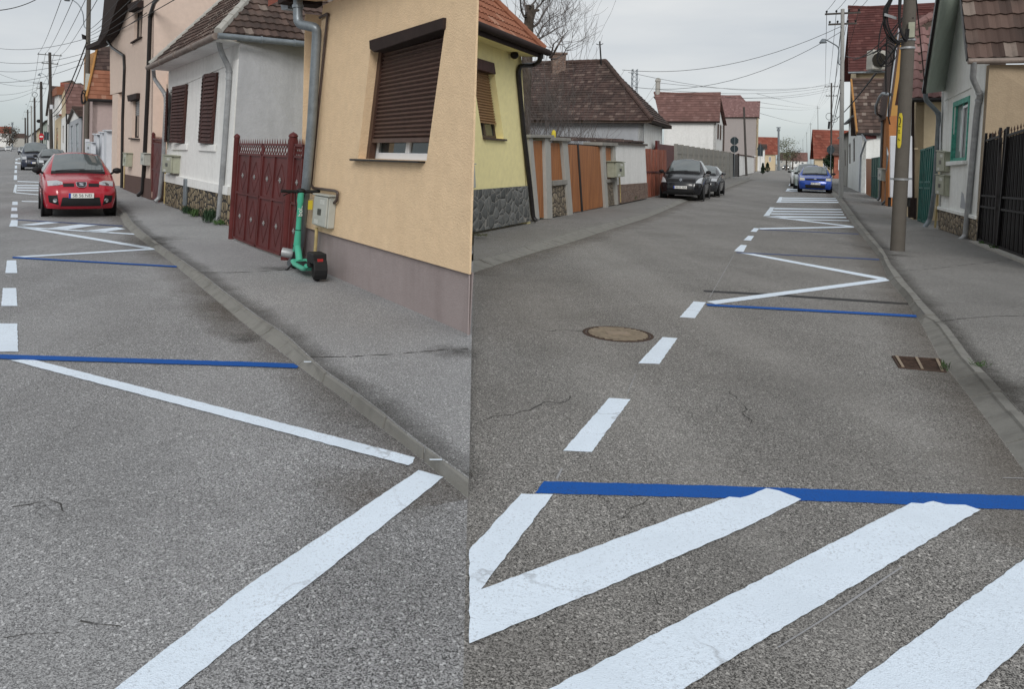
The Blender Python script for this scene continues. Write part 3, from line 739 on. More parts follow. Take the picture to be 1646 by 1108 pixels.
# more materials
M['orange'] = plaster('ochre_render', (.80, .60, .39), .25, .16, .8, 60, (.66, .47, .29))
M['plinth_o'] = plaster('grey_mauve_plinth', (.34, .29, .285), .5, .4, .5, 60, (.18, .14, .135), blot=.8)
M['white_wall'] = plaster('white_limewash', (.80, .80, .785), .42, .2, .4, 50, (.46, .46, .44), blot=.9)
M['white_old'] = plaster('old_white_render', (.84, .86, .84), .38, .35, .6, 28, (.42, .42, .38), blot=1.6)
M['grey_wall'] = plaster('stained_grey_render', (.50, .51, .535), .55, .55, .6, 22, (.30, .305, .32), blot=.9)
M['yellow_wall'] = plaster('pale_yellow_render', (.87, .78, .41), .10, .08, .3, 80, (.66, .59, .36))
M['beige'] = plaster('pinkish_beige_render', (.68, .545, .465), .15, .1, .3, 60, (.5, .39, .31))
M['pink'] = plaster('dusty_pink_render', (.47, .37, .35), .25, .15, .3, 60, (.38, .29, .27))
M['brown_plinth'] = plaster('brown_plinth', (.115, .072, .062), .3, .2, .4, 60)
M['ochre_wall'] = plaster('brown_stucco', (.40, .315, .22), .4, .4, .8, 30, (.26, .20, .14))
M['cream'] = plaster('cream_render', (.60, .49, .33), .2, .1, .3, 60, (.5, .4, .27))
M['mauve'] = plaster('mauve_grey_render', (.36, .325, .315), .12, .1, .2, 40)
M['bluegrey'] = plaster('blue_grey_wall', (.42, .44, .47), .4, .2, .4, 40, (.3, .31, .32), blot=.8)
M['greenish'] = plaster('pale_green_soffit', (.47, .53, .47), .4, .3, .4, 40, (.28, .31, .27), blot=2)
M['concrete'] = plaster('raw_concrete', (.30, .29, .265), .5, .3, .5, 60, (.15, .145, .13), blot=1.8)
M['concrete_dk'] = plaster('dark_concrete', (.135, .13, .125), .5, .3, .5, 60, (.07, .068, .065), blot=1.8)
M['concrete_lt'] = plaster('pale_concrete', (.42, .41, .38), .4, .3, .4, 60, (.25, .24, .22), blot=1.8)
M['pole_conc'] = plaster('pole_concrete', (.125, .113, .098), .5, .4, .5, 50, (.085, .075, .065), blot=2)
M['pole_pale'] = plaster('pale_pole_concrete', (.36, .36, .345), .4, .3, .4, 50, (.2, .2, .19), blot=2)
M['wood_pole'] = wood('weathered_pole_wood', (.05, .045, .042), (.10, .092, .085), (18, 18, .5), .85)
M['stone_dark'] = stonework('dark_rubble_stone', (.20, .205, .20), (.075, .08, .08), (.30, .285, .26), 4.6, .022)
M['stone_warm'] = stonework('warm_rubble_stone', (.33, .27, .18), (.16, .125, .085), (.03, .03, .032), 5.2, .075)
M['stone_small'] = stonework('brown_rubble_stone', (.36, .30, .22), (.14, .115, .09), (.05, .047, .045), 5.5, .05)
M['brick_low'] = stonework('low_brick_base', (.27, .19, .15), (.17, .11, .09), (.22, .2, .18), 7, .03)
M['tile_brown'] = tiles('weathered_brown_tiles', (.065, .044, .038), (.155, .105, .088), (.27, .22, .19), (.055, .05, .045), .55)
M['tile_old'] = tiles('old_dark_tiles', (.062, .042, .039), (.125, .083, .072), (.19, .14, .12), (.04, .038, .032), .6, .9, .5)
M['tile_red'] = tiles('brick_red_tiles', (.20, .058, .04), (.30, .095, .065), (.33, .14, .10), (.10, .05, .04), .25)
M['tile_orange'] = tiles('orange_tiles', (.26, .105, .062), (.36, .155, .095), (.42, .23, .16), (.2, .09, .06), .25)
M['tile_wine'] = tiles('wine_red_tiles', (.085, .030, .027), (.125, .045, .041), (.16, .068, .06), (.045, .024, .022), .4)
M['tile_mauve'] = tiles('mauve_tiles', (.20, .115, .11), (.28, .165, .155), (.33, .21, .20), (.16, .09, .085), .3)
M['tile_chestnut'] = tiles('chestnut_tiles', (.16, .088, .078), (.225, .125, .11), (.26, .155, .14), (.11, .07, .06), .3)
M['dark_brown'] = plain('dark_brown_metal', (.034, .024, .022), .95, .0, .15, 8)
M['shutter_brown'] = plain('brown_shutter', (.075, .042, .032), .38, 0, .12, 10)
M['shutter_slat'] = plain('roller_slat_brown', (.10, .062, .05), .42, 0, .15, 12)
M['shutter_tan'] = plain('tan_roller_slat', (.26, .15, .075), .42, 0, .1, 12)
M['upvc'] = plain('white_plastic_frame', (.74, .76, .79), .35, 0, .03)
M['glass'] = glassy('window_glass', (.045, .055, .055))
M['glass_pale'] = glassy('window_glass_curtained', (.25, .27, .27), .08)
M['zinc'] = galv('galvanised_zinc', (.19, .215, .235), .42, .45)
M['zinc_lt'] = galv('pale_zinc', (.30, .31, .32), .45, .3)
M['zinc_rust'] = galv('rust_stained_zinc', (.20, .165, .145), .6, .2, .6)
M['black_metal'] = plain('black_pipe', (.022, .020, .020), .35, 0, .2, 12)
M['brown_pipe'] = plain('brown_pipe', (.075, .055, .048), .4, 0, .2, 12)
M['gaspipe'] = plain('yellow_gas_pipe', (.42, .33, .16), .5, 0, .25, 9)
M['box_grey'] = plain('grey_plastic_box', (.44, .45, .41), .5, 0, .08, 6)
M['box_green'] = plain('greenish_grey_box', (.36, .37, .29), .55, 0, .12, 5)
M['slot'] = plain('dark_slot', (.04, .037, .03), .3, 0, .1)
M['paper'] = plain('paper_label', (.55, .56, .52), .7, 0, .15, 40)
M['yellow_sticker'] = plain('yellow_sticker', (.62, .5, .05), .5, 0, .1)
M['gate_red'] = plain('oxide_red_paint', (.105, .026, .025), .45, 0, .22, 3, None, .15)
M['gate_red_lt'] = plain('faded_red_paint', (.29, .10, .065), .6, 0, .25, 2.5, None, .15)
M['silver'] = plain('silver_ornament', (.26, .26, .26), .5, .3, .15, 30)
M['wood_red'] = wood('dark_red_brown_wood', (.040, .018, .016), (.085, .038, .032))
M['wood_orange'] = wood('varnished_orange_wood', (.19, .062, .018), (.50, .20, .065), (24, 24, .7), .4)
M['wood_dark'] = wood('dark_boards', (.05, .036, .028), (.10, .075, .06))
M['board_orange'] = plain('orange_board', (.38, .19, .06), .6)
M['teal'] = plain('teal_paint', (.035, .145, .125), .45, 0, .3, 4)
M['green_frame'] = plain('green_window_paint', (.085, .34, .27), .5, 0, .3, 14)
M['gate_green'] = plain('dark_green_paint', (.025, .085, .065), .5, 0, .25, 6)
M['gate_black'] = plain('black_wrought_iron', (.016, .015, .016), .5, .2, .2, 15)
M['ac_white'] = plain('air_conditioner_plastic', (.55, .54, .49), .5, 0, .08)
M['cabinet'] = plain('pale_cabinet', (.56, .58, .62), .5, 0, .07, 3)
M['cable'] = plain('black_cable', (.015, .015, .016), .6, 0, .1)
M['orange_wall2'] = plaster('deep_orange_render', (.40, .17, .065), .2, .1, .3, 60)
M['orange_wall3'] = plaster('amber_render', (.46, .26, .08), .2, .1, .3, 60)
# ------------------------------------------------------------------ left street, near to far
def z_at(p, z): return Vector((p.x, p.y, z))
def end_panel(name, a, b, mat, parent, z0, z1, th=.2):
    """An upright wall from a to b (plan points)."""
    q = MB(); d = (b - a); d.z = 0; n = Vector((-d.y, d.x, 0)).normalized() * th
    q.prism([z_at(a, z0), z_at(b, z0), z_at(b, z1), z_at(a, z1)], n); return q.build(name, mat, parent)

# ---- the ochre corner house whose sharp corner divides the two streets
W1 = Wall((480, 422), (754, 541), ZP)
h = thing('corner_house', 'ochre rendered house with a half lowered brown roller shutter behind the green scooter', 'house', (W1.A + W1.B) / 2)
eave = W1.P(519, 8).z
tr = z_at(W1.B, eave)
hole = [W1.P(597, 66), W1.P(717.5, 28), W1.P(685.5, 258.7), W1.P(575.3, 254.6)]
q = MB(); holed(q, W1, [W1.P(489, 365), W1.P(754, 441), tr, W1.P(519, 8)], [hole], .25, .02); q.build('wall', M['orange'], h)
Wp = W1.shifted(-.035)
q = MB(); holed(q, Wp, [Wp.P(480.5, 422), Wp.P(754, 541), W1.P(754, 439) - W1.n * .035, W1.P(489, 363) - W1.n * .035], [], .1, .01); q.build('plinth', M['plinth_o'], h)
Rb = SP(11.0, 0) - Vector((.32, 0, 0)); Lb = W1.A - W1.n * 1.5
fp = [W1.B, Rb, Lb, W1.A + W1.d * .02]
for a, b in zip(fp[:3], fp[1:]):
    ctr = (W1.A + W1.B + Rb) / 3; nn = Vector((-(b - a).y, (b - a).x, 0)).normalized()
    if nn.dot(ctr - (a + b) / 2) < 0: nn = -nn
    if (a - W1.B).length < .01: a = a + (b - a).normalized() * .045
    zpl = W1.P(754, 440).z if (a - W1.B).length < .2 else .6
    q = MB(); q.prism([z_at(a, zpl), z_at(b, zpl), z_at(b, eave), z_at(a, eave)], nn * .012); q.build('end_wall', M['orange'], h)
    q = MB(); q.prism([z_at(a, 0), z_at(b, 0), z_at(b, zpl), z_at(a, zpl)], nn * .012); q.build('end_plinth', M['plinth_o'], h)
# its roof, above the picture
q = MB(); fa = W1.S(-.25, eave + .1, .45); fb = W1.S(W1.len - .35, eave + .1, .30)
apx = (W1.A + W1.B) / 2 - W1.n * .75; apx.z = eave + 1.5
q.prism([fa, fb, apx + W1.d * .8, apx - W1.d * 1.6], (0, 0, .1))
q.prism([apx - W1.d * 1.6, apx + W1.d * .8, z_at(Rb, eave + .2), z_at(Lb, eave + .2)], (0, 0, .1)); q.build('roof', M['tile_red'], h)
q = MB()
slab(q, W1, [(508, 2), (527, 1), (527, -30), (508, -30)], 0.0, .42); q.build('eave_corbel', M['orange'], h, bevel=.01)
q = MB(); slab(q, W1, [(497, 12), (507, 7), (507, -30), (497, -30)], -.1, .44); q.build('bargeboard', M['dark_brown'], h)
q = MB(); slab(q, W1, [(484, 10), (497, 10), (497, 17), (492, 19), (486, 19)], .1, .30); q.build('gutter_box', M['zinc'], h)
pipe(h, soft([W1.P(479, -8, .30), W1.P(478.5, 38, .30), W1.P(508, 44, .14), W1.P(509.5, 52, .12), W1.P(501, 200, .12), W1.P(492, 300, .12), W1.P(483, 380, .12), W1.P(478, 412, .12), W1.P(468, 424, .25)], .08), .062, M['zinc'], 'downspout', 12, ((0, .5),))
pipe(h, soft([W1.P(514, 28, .03), W1.P(527, 21, .03), W1.P(522.6, 62, .03), W1.P(500, 296, .03), W1.P(503, 302, .03), W1.P(538, 306.5, .04), W1.P(543, 309, .04), W1.P(541.5, 322, .04), W1.P(537, 326, .04)], .03), .018, M['brown_pipe'], 'pipe', 8, ((3, .3),))
# the window with its box, slats, frame and sill
cb = [p - W1.n * .17 for p in hole]
cw = [p - W1.n * .07 for p in cb]
w = window(h, [bil(cw, 0, .63), bil(cw, 1, .63), bil(cw, 1, 1), bil(cw, 0, 1)], W1.n, M['upvc'], M['glass'], 2, 1, .075, .05)
cs = [bil(cb, .05, .09), bil(cb, .995, .09), bil(cb, .995, .86), bil(cb, .05, .86)]
roller(h, cs, W1.n * 1.0, M['shutter_slat'], .955, 21, 'roller_shutter', .045)
for a0, a1 in ((0, .05), (.985, 1)): q = MB(); part(q, cb, a0, a1, 0, 1, W1.n, 0, .07); q.build('shutter_rail', M['shutter_brown'], h)
q = MB(); slab(q, W1, [(597.5, 65), (717.5, 28), (716.4, 47), (605, 83.5), (598.5, 79)], -.16, .035); q.build('shutter_box', M['dark_brown'], h, bevel=.008)
q = MB(); slab(q, W1, [(571, 255), (684, 259), (683.5, 262), (571, 258.4)], -.17, .075); q.build('sill', M['black_metal'], h, bevel=.006)
# a black pipe shoe at the foot of the corner
q = MB(); slab(q, W1, [(748.5, 541), (753.6, 540), (753.8, 558), (750, 556)], .0, .06); q.build('pipe_shoe', M['black_metal'], h, bevel=.01)
t = meter_box(W1, [(504.5, 313), (527, 316.5), (522.5, 368), (500, 361)], .12, M['box_grey'], 'grey meter box on the ochre wall above the scooter handle', pipe_px=[(509, 366), (508, 385), (506, 411)])
q = MB(); pts = [W1.P(u, v, .06) for u, v in ((503.5, 322), (502.5, 337))]
q.prism([pts[0] - W1.d * .012, pts[0] - W1.d * .012 + W1.n * .06, pts[1] - W1.d * .012 + W1.n * .06, pts[1] - W1.d * .012], W1.d * -.012); q.build('warning_label', M['yellow_sticker'], t)

# ---- the red courtyard gate
Wg = Wall((371, 384), (479, 426), ZP)
def pxv(wall, u, v0, v1, r, mat, parent, name, cap=True, n=12):
    """A round post seen from its foot (u[0], v0) to its head (u[1], v1)."""
    q = MB(); a, b = wall.P(u[0], v0), wall.P(u[1], v1); q.tube([a - Vector((0, 0, .1)), b], r, n)
    if cap: q.lathe([(r * 1.12, 0), (r * 1.12, .02), (r * .8, .045), (.004, .07)], n, Matrix.Translation(b))
    return q.build(name, mat, parent, smooth=True)
def panel_gate(name, label, wall, leaves, mat, posts, lattice, orn=True, cat='gate', top_h=.0):
    t = thing(name, label, cat, (wall.A + wall.B) / 2)
    for (u, v0, v1, r) in posts: pxv(wall, u, v0, v1, r, mat, t, 'post')
    for c_px, nx in leaves:
        c = [wall.P(u, v) for u, v in c_px]; n = wall.n
        W = (c[1] - c[0]).length; Hh = (c[3] - c[0]).length; fa = .035 / W; fb = .035 / Hh
        q = MB(); part(q, c, 0, 1, lattice, 1, n, -.008, .008)
        for a0, a1, b0, b1 in ((0, fa, 0, 1), (1 - fa, 1, 0, 1), (0, 1, 0, fb), (0, 1, 1 - fb, 1), (0, 1, lattice - fb / 2, lattice + fb / 2), (0, 1, .5, .5 + fb)): part(q, c, a0, a1, b0, b1, n, .008, .03)
        for k in range(1, nx): part(q, c, k / nx - fa * .4, k / nx + fa * .4, lattice, 1, n, .008, .028)
        for k in range(nx):            # pressed diamonds
            for b0, b1 in ((lattice + .07, .48), (.56, .94)):
                am, bm = (k + .5) / nx, (b0 + b1) / 2; da, db = .30 / nx, (b1 - b0) / 2
                dd = [bil(c, am, bm - db), bil(c, am + da, bm), bil(c, am, bm + db), bil(c, am - da, bm)]
                for e in range(4): q.tube([dd[e] + n * .012, dd[(e + 1) % 4] + n * .012], .003, 4)
        lf = q.build('leaf', mat, t)
        q = MB()
        nb = max(6, int(W / .11))
        for k in range(nb):            # lattice scrolls and spikes over the panels
            a0, a1 = k / nb, (k + 1) / nb
            q.tube([bil(c, a0, fb) + n * .01, bil(c, a1, lattice) + n * .01], .007, 4); q.tube([bil(c, a1, fb) + n * .016, bil(c, a0, lattice) + n * .016], .007, 4)
            p = bil(c, a0, 0); q.tube([p, p + Vector((0, 0, .035)), p + Vector((0, 0, .075))], [.009, .007, .001], 5)
        q.build('lattice_pattern', mat, lf)
        if orn:
            for k in range(nx):
                for bm in (lerp(lattice + .07, .48, .5), .75):
                    q = MB(); p = bil(c, (k + .5) / nx, bm) + n * .02
                    q.blob(p, (.014, .012, .042), 8, 6); q.blob(p, (.024, .010, .014), 8, 6); q.build('ornament', M['silver'], lf)

    return t
panel_gate('courtyard_gate', 'oxide red metal double gate with silver ornaments and a spiked lattice top', Wg,
    [([(387, 230), (425, 230.5), (412, 397), (376, 382)], 2), ([(426, 230.5), (468, 231), (453, 411), (413, 397.5)], 2), ([(476, 231), (491, 232), (478, 420), (464, 415)], 1)],
    M['gate_red'], [((371, 381), 385, 221, .05), ((457, 471.5), 422, 220, .06)], .11)
# ---- the white house with louvred shutters
W2 = Wall((266, 328.7), (366, 361.5), ZP)
h = thing('shuttered_house', 'white house with dark louvred shutters and a mottled tiled hip roof', 'house', (W2.A + W2.B) / 2)
ov = .3; sc_ = (W2.P(387, 64) - W2.A).dot(W2.d) + .10
while ov < 1.1 and (W2.shifted(ov).P(352.5, 53) - W2.A).dot(W2.d) < sc_: ov += .02
Eo = W2.shifted(ov)
E1, E2 = Eo.P(243, 104), Eo.P(352.5, 53)
ez = (E1.z + E2.z) / 2; E1.z = E2.z = ez
h1 = [W2.P(272, 148), W2.P(303, 135), W2.P(297, 230), W2.P(270, 228)]
h2 = [W2.P(329, 122.5), W2.P(352, 116), W2.P(343.5, 231), W2.P(322, 229)]
q = MB(); holed(q, W2, [W2.P(268, 291), W2.P(369, 311), W2.P(386, 66), W2.P(274, 112)], [h1, h2], .12, .02); q.build('wall', M['white_wall'], h)
q = MB(); Ws = W2.shifted(.05); holed(q, Ws, [Ws.P(265.5, 328.9), Ws.P(366.5, 361.8), W2.P(370, 313) + W2.n * .05, W2.P(268, 291) + W2.n * .05], [], .1, .06); q.build('plinth', M['stone_warm'], h)
q = MB(); slab(q, W2, [(268, 279), (372, 300), (370, 313.5), (267.5, 291.5)], .0, .07); q.build('ledge', M['white_wall'], h)
# mouldings
q = MB(); slab(q, W2, [(274, 143), (384, 95), (384, 97.5), (274, 145.5)], .0, .02); q.build('moulding', M['white_wall'], h)
q = MB(); slab(q, W2, [(374, 99), (384, 95), (372, 300), (362, 298)], .0, .025); q.build('moulding', M['white_wall'], h)
pr = -W2.n
cR = W2.P(367, 361.5); cL = W2.P(266, 329)
Fe = W2.P(384, 66); Re = W2.P(380, 200)
far_end = z_at(cR, 0) + Vector((pr.x, pr.y, 0)) * 2.75
q = MB(); a, b = z_at(W2.P(386, 66), ez - .04), z_at(far_end, ez - .04)
ee = W2.d * .012
q.prism([z_at(cR, 0) + ee, z_at(far_end, 0) + ee, b + ee, a + ee], -W2.d * .25); q.build('end_wall', M['grey_wall'], h)
q = MB(); q.prism([z_at(far_end, 0), z_at(far_end - W2.d * 4.6, 0), z_at(far_end - W2.d * 4.6, ez), z_at(far_end, ez)], W2.n * .2)
q.prism([z_at(cL, 0), z_at(far_end - W2.d * (cR - cL).length, 0), z_at(far_end - W2.d * (cR - cL).length, ez), z_at(cL, ez)], W2.d * .2); q.build('rear_wall', M['white_wall'], h)
# roof: front slope, hip, end slope
V1 = vplane(356, 3, E1, pr); ns = pnorm(E1, E2, V1)
Hp = rayplane(398, 2, E2, ns)
k = 1.55; Vt = E1 + (V1 - E1) * k; Ht = E2 + (Hp - E2) * ((Vt.z - E2.z) / (Hp.z - E2.z))
E3 = E2 + Vector((pr.x, pr.y, 0)) * 3.4
T3 = Ht + Vector((pr.x, pr.y, 0)) * 1.4
q = MB(); roof_tiles(q, E1, E2, Ht, Vt, .17, .24, .012, .035, 4, True, .012)
ne = pnorm(E2, E3, Ht); roof_tiles(q, E2, E3, T3, Ht, .17, .24, .012, .035, 4, True, .012)
rf = q.build('roof', M['tile_brown'], h)
q = MB(); deck(q, [E1, E2, Ht, Vt], ns, .12); deck(q, [E2, E3, T3, Ht], ne, .12); deck(q, [Vt, Ht, T3, Vt - W2.n * 3.0 - Vector((0, 0, .5))], Vector((0, 0, 1)), .1)
q.build('boarding', M['wood_dark'], h)
q = MB(); ridge(q, E2 + ns * .03, Ht + ns * .03, .085, .33); ridge(q, E1 + ns * .04, Vt + ns * .03, .07, .33); q.build('ridge_tile_pattern', M['concrete_lt'], rf, smooth=True)
q = MB(); q.prism([E1 - Vector((0, 0, .12)), E2 - Vector((0, 0, .12)), z_at(W2.P(386, 66), ez - .14), z_at(W2.P(272, 114), ez - .14)], (0, 0, .03)); q.build('soffit', M['white_wall'], h)
dn = Vector((0, 0, -.07))
pipe(h, [E1 + W2.n * .07 + dn - W2.d * .1, E2 + W2.n * .07 + dn], .068, M['zinc_rust'], 'gutter', 10, ((0, .25), (0, .5), (0, .75)))
oe = W2.d * .1
pipe(h, [E2 + W2.n * .05 + dn + oe, E3 + dn + oe], .06, M['zinc'], 'gutter', 10, ((0, .25), (0, .45)))
pipe(h, soft([W2.P(351, 54, .36), W2.P(352, 66, .34), W2.P(355, 82, .28), W2.P(367.5, 108, .1), W2.P(368.5, 122, .08), W2.P(362, 220, .08), W2.P(356, 300, .08), W2.P(351.5, 350, .08), W2.P(342, 360, .18)], .09), .058, M['zinc_lt'], 'downspout', 12, ((12, .2), (15, .5)))
pipe(h, soft([W2.P(246.5, 112, .36), W2.P(248, 126, .30), W2.P(266, 152, .1), W2.P(266.5, 170, .08), W2.P(262, 260, .08), W2.P(256, 318, .08), W2.P(249, 324, .2)], .08), .055, M['zinc_lt'], 'downspout', 12, ((6, .4),))
pipe(h, [W2.P(268.5, 135, .03), W2.P(269, 240, .03)], .014, M['box_green'], 'pipe', 6)
for k_, (hh, split) in enumerate(((h1, (0, .44, .62, 1.0)), (h2, (0, .45, .47, 1.0)))):
    cb = [p - W2.n * .10 for p in hh]
    window(h, cb, W2.n, M['white_wall'], M['glass'], 2, 2, .06, .05)
    pc = [p + W2.n * .012 for p in hh]
    def off(c, a0, a1, o0, o1): return [bil(c, a0, 0) + W2.n * o0, bil(c, a1, 0) + W2.n * o1, bil(c, a1, 1) + W2.n * o1, bil(c, a0, 1) + W2.n * o0]
    if k_ == 0:
        louvres(h, off(pc, 0, split[1], 0, .22), W2.n, M['wood_red']); louvres(h, off(pc, split[2], 1, .16, 0), W2.n, M['wood_red'])
    else:
        louvres(h, off(pc, 0, split[1], 0, .10), W2.n, M['wood_red']); louvres(h, off(pc, split[2], 1, .10, 0), W2.n, M['wood_red'])
q = MB(); slab(q, W2, [(278, 230.5), (302.5, 232), (302, 241), (278, 241)], .0, .05); q.build('sill', M['white_wall'], h, bevel=.008)
q = MB(); slab(q, W2, [(321, 231.5), (348, 233), (347, 243.5), (320.5, 242)], .0, .05); q.build('sill', M['white_wall'], h, bevel=.008)
q = MB(); slab(q, W2, [(302.5, 287), (306, 287.5), (304.5, 331), (301, 330.5)], .05, .12); q.build('vent_pipe', M['zinc'], h, bevel=.02)
meter_box(W2, [(261, 249.5), (276, 251), (274.5, 279), (259.5, 277)], .22, M['box_green'], 'greenish meter box on the white shuttered house beside its far downspout', pipe_px=[(266, 277), (265, 300), (264, 327)])
# ---- small red side gate between the two houses
Wsg = Wall((243.5, 321), (258, 326), ZP)
panel_gate('side_gate', 'narrow red metal door between the beige house and the white house', Wsg, [([(247, 222), (262, 224), (256, 325), (244.5, 319)], 1)], M['gate_red'], [((243, 246.5), 321, 216, .045)], .08, False, 'door')
Wq = Wall(tuple(z_at(W2.A - W2.n * .15, ZP)), tuple(z_at(Wsg.A - Wsg.n * .15, ZP)), ZP)

# ---- the tall beige house
W3 = Wall((198.5, 303.5), (243.7, 321.5), ZP)
h = thing('beige_house', 'tall pinkish beige house with a dark gable edge and black downspouts', 'house', (W3.A + W3.B) / 2)
a1 = [W3.P(216.5, 20), W3.P(230, 14), W3.P(227.5, 58), W3.P(215, 68)]
a2 = [W3.P(213.5, 161), W3.P(224.5, 158), W3.P(223, 222), W3.P(212, 221)]
topz = 8.6
q = MB(); holed(q, W3, [W3.P(201, 280), W3.P(243.5, 287.5), z_at(W3.P(247, 0), topz), z_at(W3.P(170, 20), topz), W3.P(176.5, 66), W3.P(177, 152), W3.P(199.5, 146)], [a1, a2], .16, .3); q.build('wall', M['beige'], h)
q = MB(); slab(q, W3, [(198.5, 303.5), (243.7, 321.5), (243.5, 287.5), (201, 280)], -.2, .03); q.build('plinth', M['brown_plinth'], h)
q = MB(); slab(q, W3, [(178, 300), (186, 302), (189, 150), (180, 150)], -.3, -.02); q.build('column', M['beige'], h)
Wd = W3.shifted(-1.3)
q = MB(); slab(q, W3, [(172, 298), (201, 305), (201, 146), (172, 152)], -1.6, -1.3); q.build('porch_wall', M['beige'], h)
q = MB(); slab(q, Wd, [(189, 300), (198, 303), (199, 224), (190, 224)], .0, .06); q.build('door', M['wood_dark'], h)
for cc, nm in ((a1, 0), (a2, 1)):
    cb = [p - W3.n * .15 for p in cc]; window(h, cb, W3.n, M['dark_brown'], M['glass'], 2, 1, .06, .05)
    if nm:
        roller(h, [bil(cb, 0, .02), bil(cb, 1, .02), bil(cb, 1, .42), bil(cb, 0, .42)], W3.n, M['zinc_lt'], 1, 8)
q = MB(); slab(q, W3, [(209.5, 153.5), (225.5, 149.5), (225, 159), (211, 163)], -.1, .12); q.build('shutter_box', M['dark_brown'], h, bevel=.01)
q = MB(); slab(q, W3, [(214, 8), (231, 0), (231, 12), (216, 20)], -.1, .2); q.build('shutter_box', M['dark_brown'], h, bevel=.01)
q = MB(); slab(q, W3, [(210, 221.5), (225, 223), (225, 225), (210, 223.6)], -.1, .08); q.build('sill', M['dark_brown'], h)
q = MB(); slab(q, W3, [(213, 68), (229, 58.5), (229, 60.5), (213, 70)], -.1, .08); q.build('sill', M['dark_brown'], h)
q = MB(); slab(q, W3, [(216, -12), (187, -12), (180.5, 50), (174, 66), (152, 75), (153, 80.5), (177, 72), (192, 54), (203, 24)], .02, .45)
q.build('gable_edge', M['dark_brown'], h)
e_dir = -W3.n; eb = z_at(W3.B, 0)
q = MB(); q.prism([z_at(eb, 0), z_at(eb + e_dir * 4.6, 0), z_at(eb + e_dir * 4.6, topz), z_at(W3.P(247, 0), topz)], -W3.d * .3)
q.prism([z_at(eb + e_dir * 4.6, 0), z_at(eb + e_dir * 4.6 - W3.d * 5, 0), z_at(eb + e_dir * 4.6 - W3.d * 5, topz), z_at(eb + e_dir * 4.6, topz)], W3.n * .2)
q.prism([z_at(eb - W3.d * 6.2 - W3.n * 1.7, 0), z_at(eb + e_dir * 4.6 - W3.d * 6.2, 0), z_at(eb + e_dir * 4.6 - W3.d * 6.2, topz), z_at(eb - W3.d * 6.2, topz)], W3.d * .2); q.build('end_wall', M['beige'], h)
q = MB(); c0 = z_at(eb, topz); mid = c0 - W3.d * 3.3; mid.z = topz + 2.6
q.prism([c0 + W3.n * .5 + W3.d * .4, mid + W3.n * .5, mid - W3.n * 5, c0 - W3.n * 5 + W3.d * .4], (0, 0, .12))
c1 = c0 - W3.d * 6.8; q.prism([c1 + W3.n * .5, mid + W3.n * .5, mid - W3.n * 5, c1 - W3.n * 5], (0, 0, .12)); q.build('roof', M['tile_chestnut'], h)
pipe(h, soft([W3.P(262, -12, .2), W3.P(248, 4, .1), W3.P(241.5, 24, .06), W3.P(237.5, 141, .06), W3.P(232, 260, .06), W3.P(229, 308, .06), W3.P(222, 314, .16)], .1), .062, M['black_metal'], 'downspout', 10, ((7, .3),))
pipe(h, soft([W3.P(173, 66, .3), W3.P(180, 76, .2), W3.P(199, 89, .06), W3.P(200, 110, .05), W3.P(197, 190, .05), W3.P(195.5, 302, .05)], .1), .055, M['black_metal'], 'downspout', 10)
meter_box(W3, [(226, 246), (231.5, 247), (230.5, 266), (225, 264.5)], .2, M['box_grey'], 'pale meter box beside the black downspout of the beige house', marks=True)
meter_box(W3, [(197.5, 246), (203, 246.5), (202, 268), (196.8, 267)], .22, M['box_green'], 'greenish meter box at the far edge of the beige house', pipe_px=[(200, 267), (199, 302)])
# low coping wall behind the side gate
q = MB(); A_ = W2.P(266, 118) - W2.n * .4; B_ = W3.P(245, 117) - W3.n * .4
zt = (A_.z + B_.z) / 2
q.prism([z_at(A_, .0), z_at(B_, .0), z_at(B_, zt), z_at(A_, zt)], -W3.n * .2); q.prism([z_at(A_, zt), z_at(B_, zt), z_at(B_, zt + .1), z_at(A_, zt + .1)], -W3.n * .3)
tag(q.build('courtyard_wall', M['beige']), 'beige courtyard wall with a thin coping behind the narrow red door', 'wall')

# ---- row of houses further down the street
def row_house(name, label, base, top_v, end_u, mats, roof_px=None, wins=(), fascia=None, depth=4.5, courses=(.22, .3), gut=True, door=None, zb=ZP, pipes=(), amp=0.0):
    """base: two foot points (far, near); top_v: eave heights in the picture at far and near corner; end_u: right edge of the end wall."""
    w = Wall(base[0], base[1], zb); h = thing(name, label, 'house', (w.A + w.B) / 2)
    tl_, tr_ = w.P(base[0][0], top_v[0]), w.P(base[1][0], top_v[1]); ze = (tl_.z + tr_.z) / 2
    tl_, tr_ = z_at(w.A, ze), z_at(w.B, ze)
    holes = []
    for wi in wins: holes.append([w.P(u, v) for u, v in wi['q']])
    q = MB(); holed(q, w, [w.A, w.B, tr_, tl_], holes, .12, .25); q.build('wall', mats['wall'], h)
    for wi, ho in zip(wins, holes):
        window(h, [p - w.n * .1 for p in ho], w.n, wi.get('f', M['upvc']), wi.get('g', M['glass']), wi.get('nx', 2), wi.get('ny', 1), .07, .05)
    back = -w.n
    near_is_B = (w.B - CAM).length < (w.A - CAM).length
    near, farp, along = (w.B, w.A, w.d) if near_is_B else (w.A, w.B, -w.d)
    dep = depth
    q = MB()
    q.prism([z_at(near, 0), z_at(near + back * dep, 0), z_at(near + back * dep, ze), z_at(near, ze)], -along * .2)
    q.prism([z_at(farp, 0), z_at(farp + back * dep, 0), z_at(farp + back * dep, ze), z_at(farp, ze)], along * .2)
    q.prism([z_at(near + back * dep, 0), z_at(farp + back * dep, 0), z_at(farp + back * dep, ze), z_at(near + back * dep, ze)], w.n * .2)
    q.build('end_wall', mats.get('end', mats['wall']), h)
    return h, w, ze, near, farp, along, back, dep
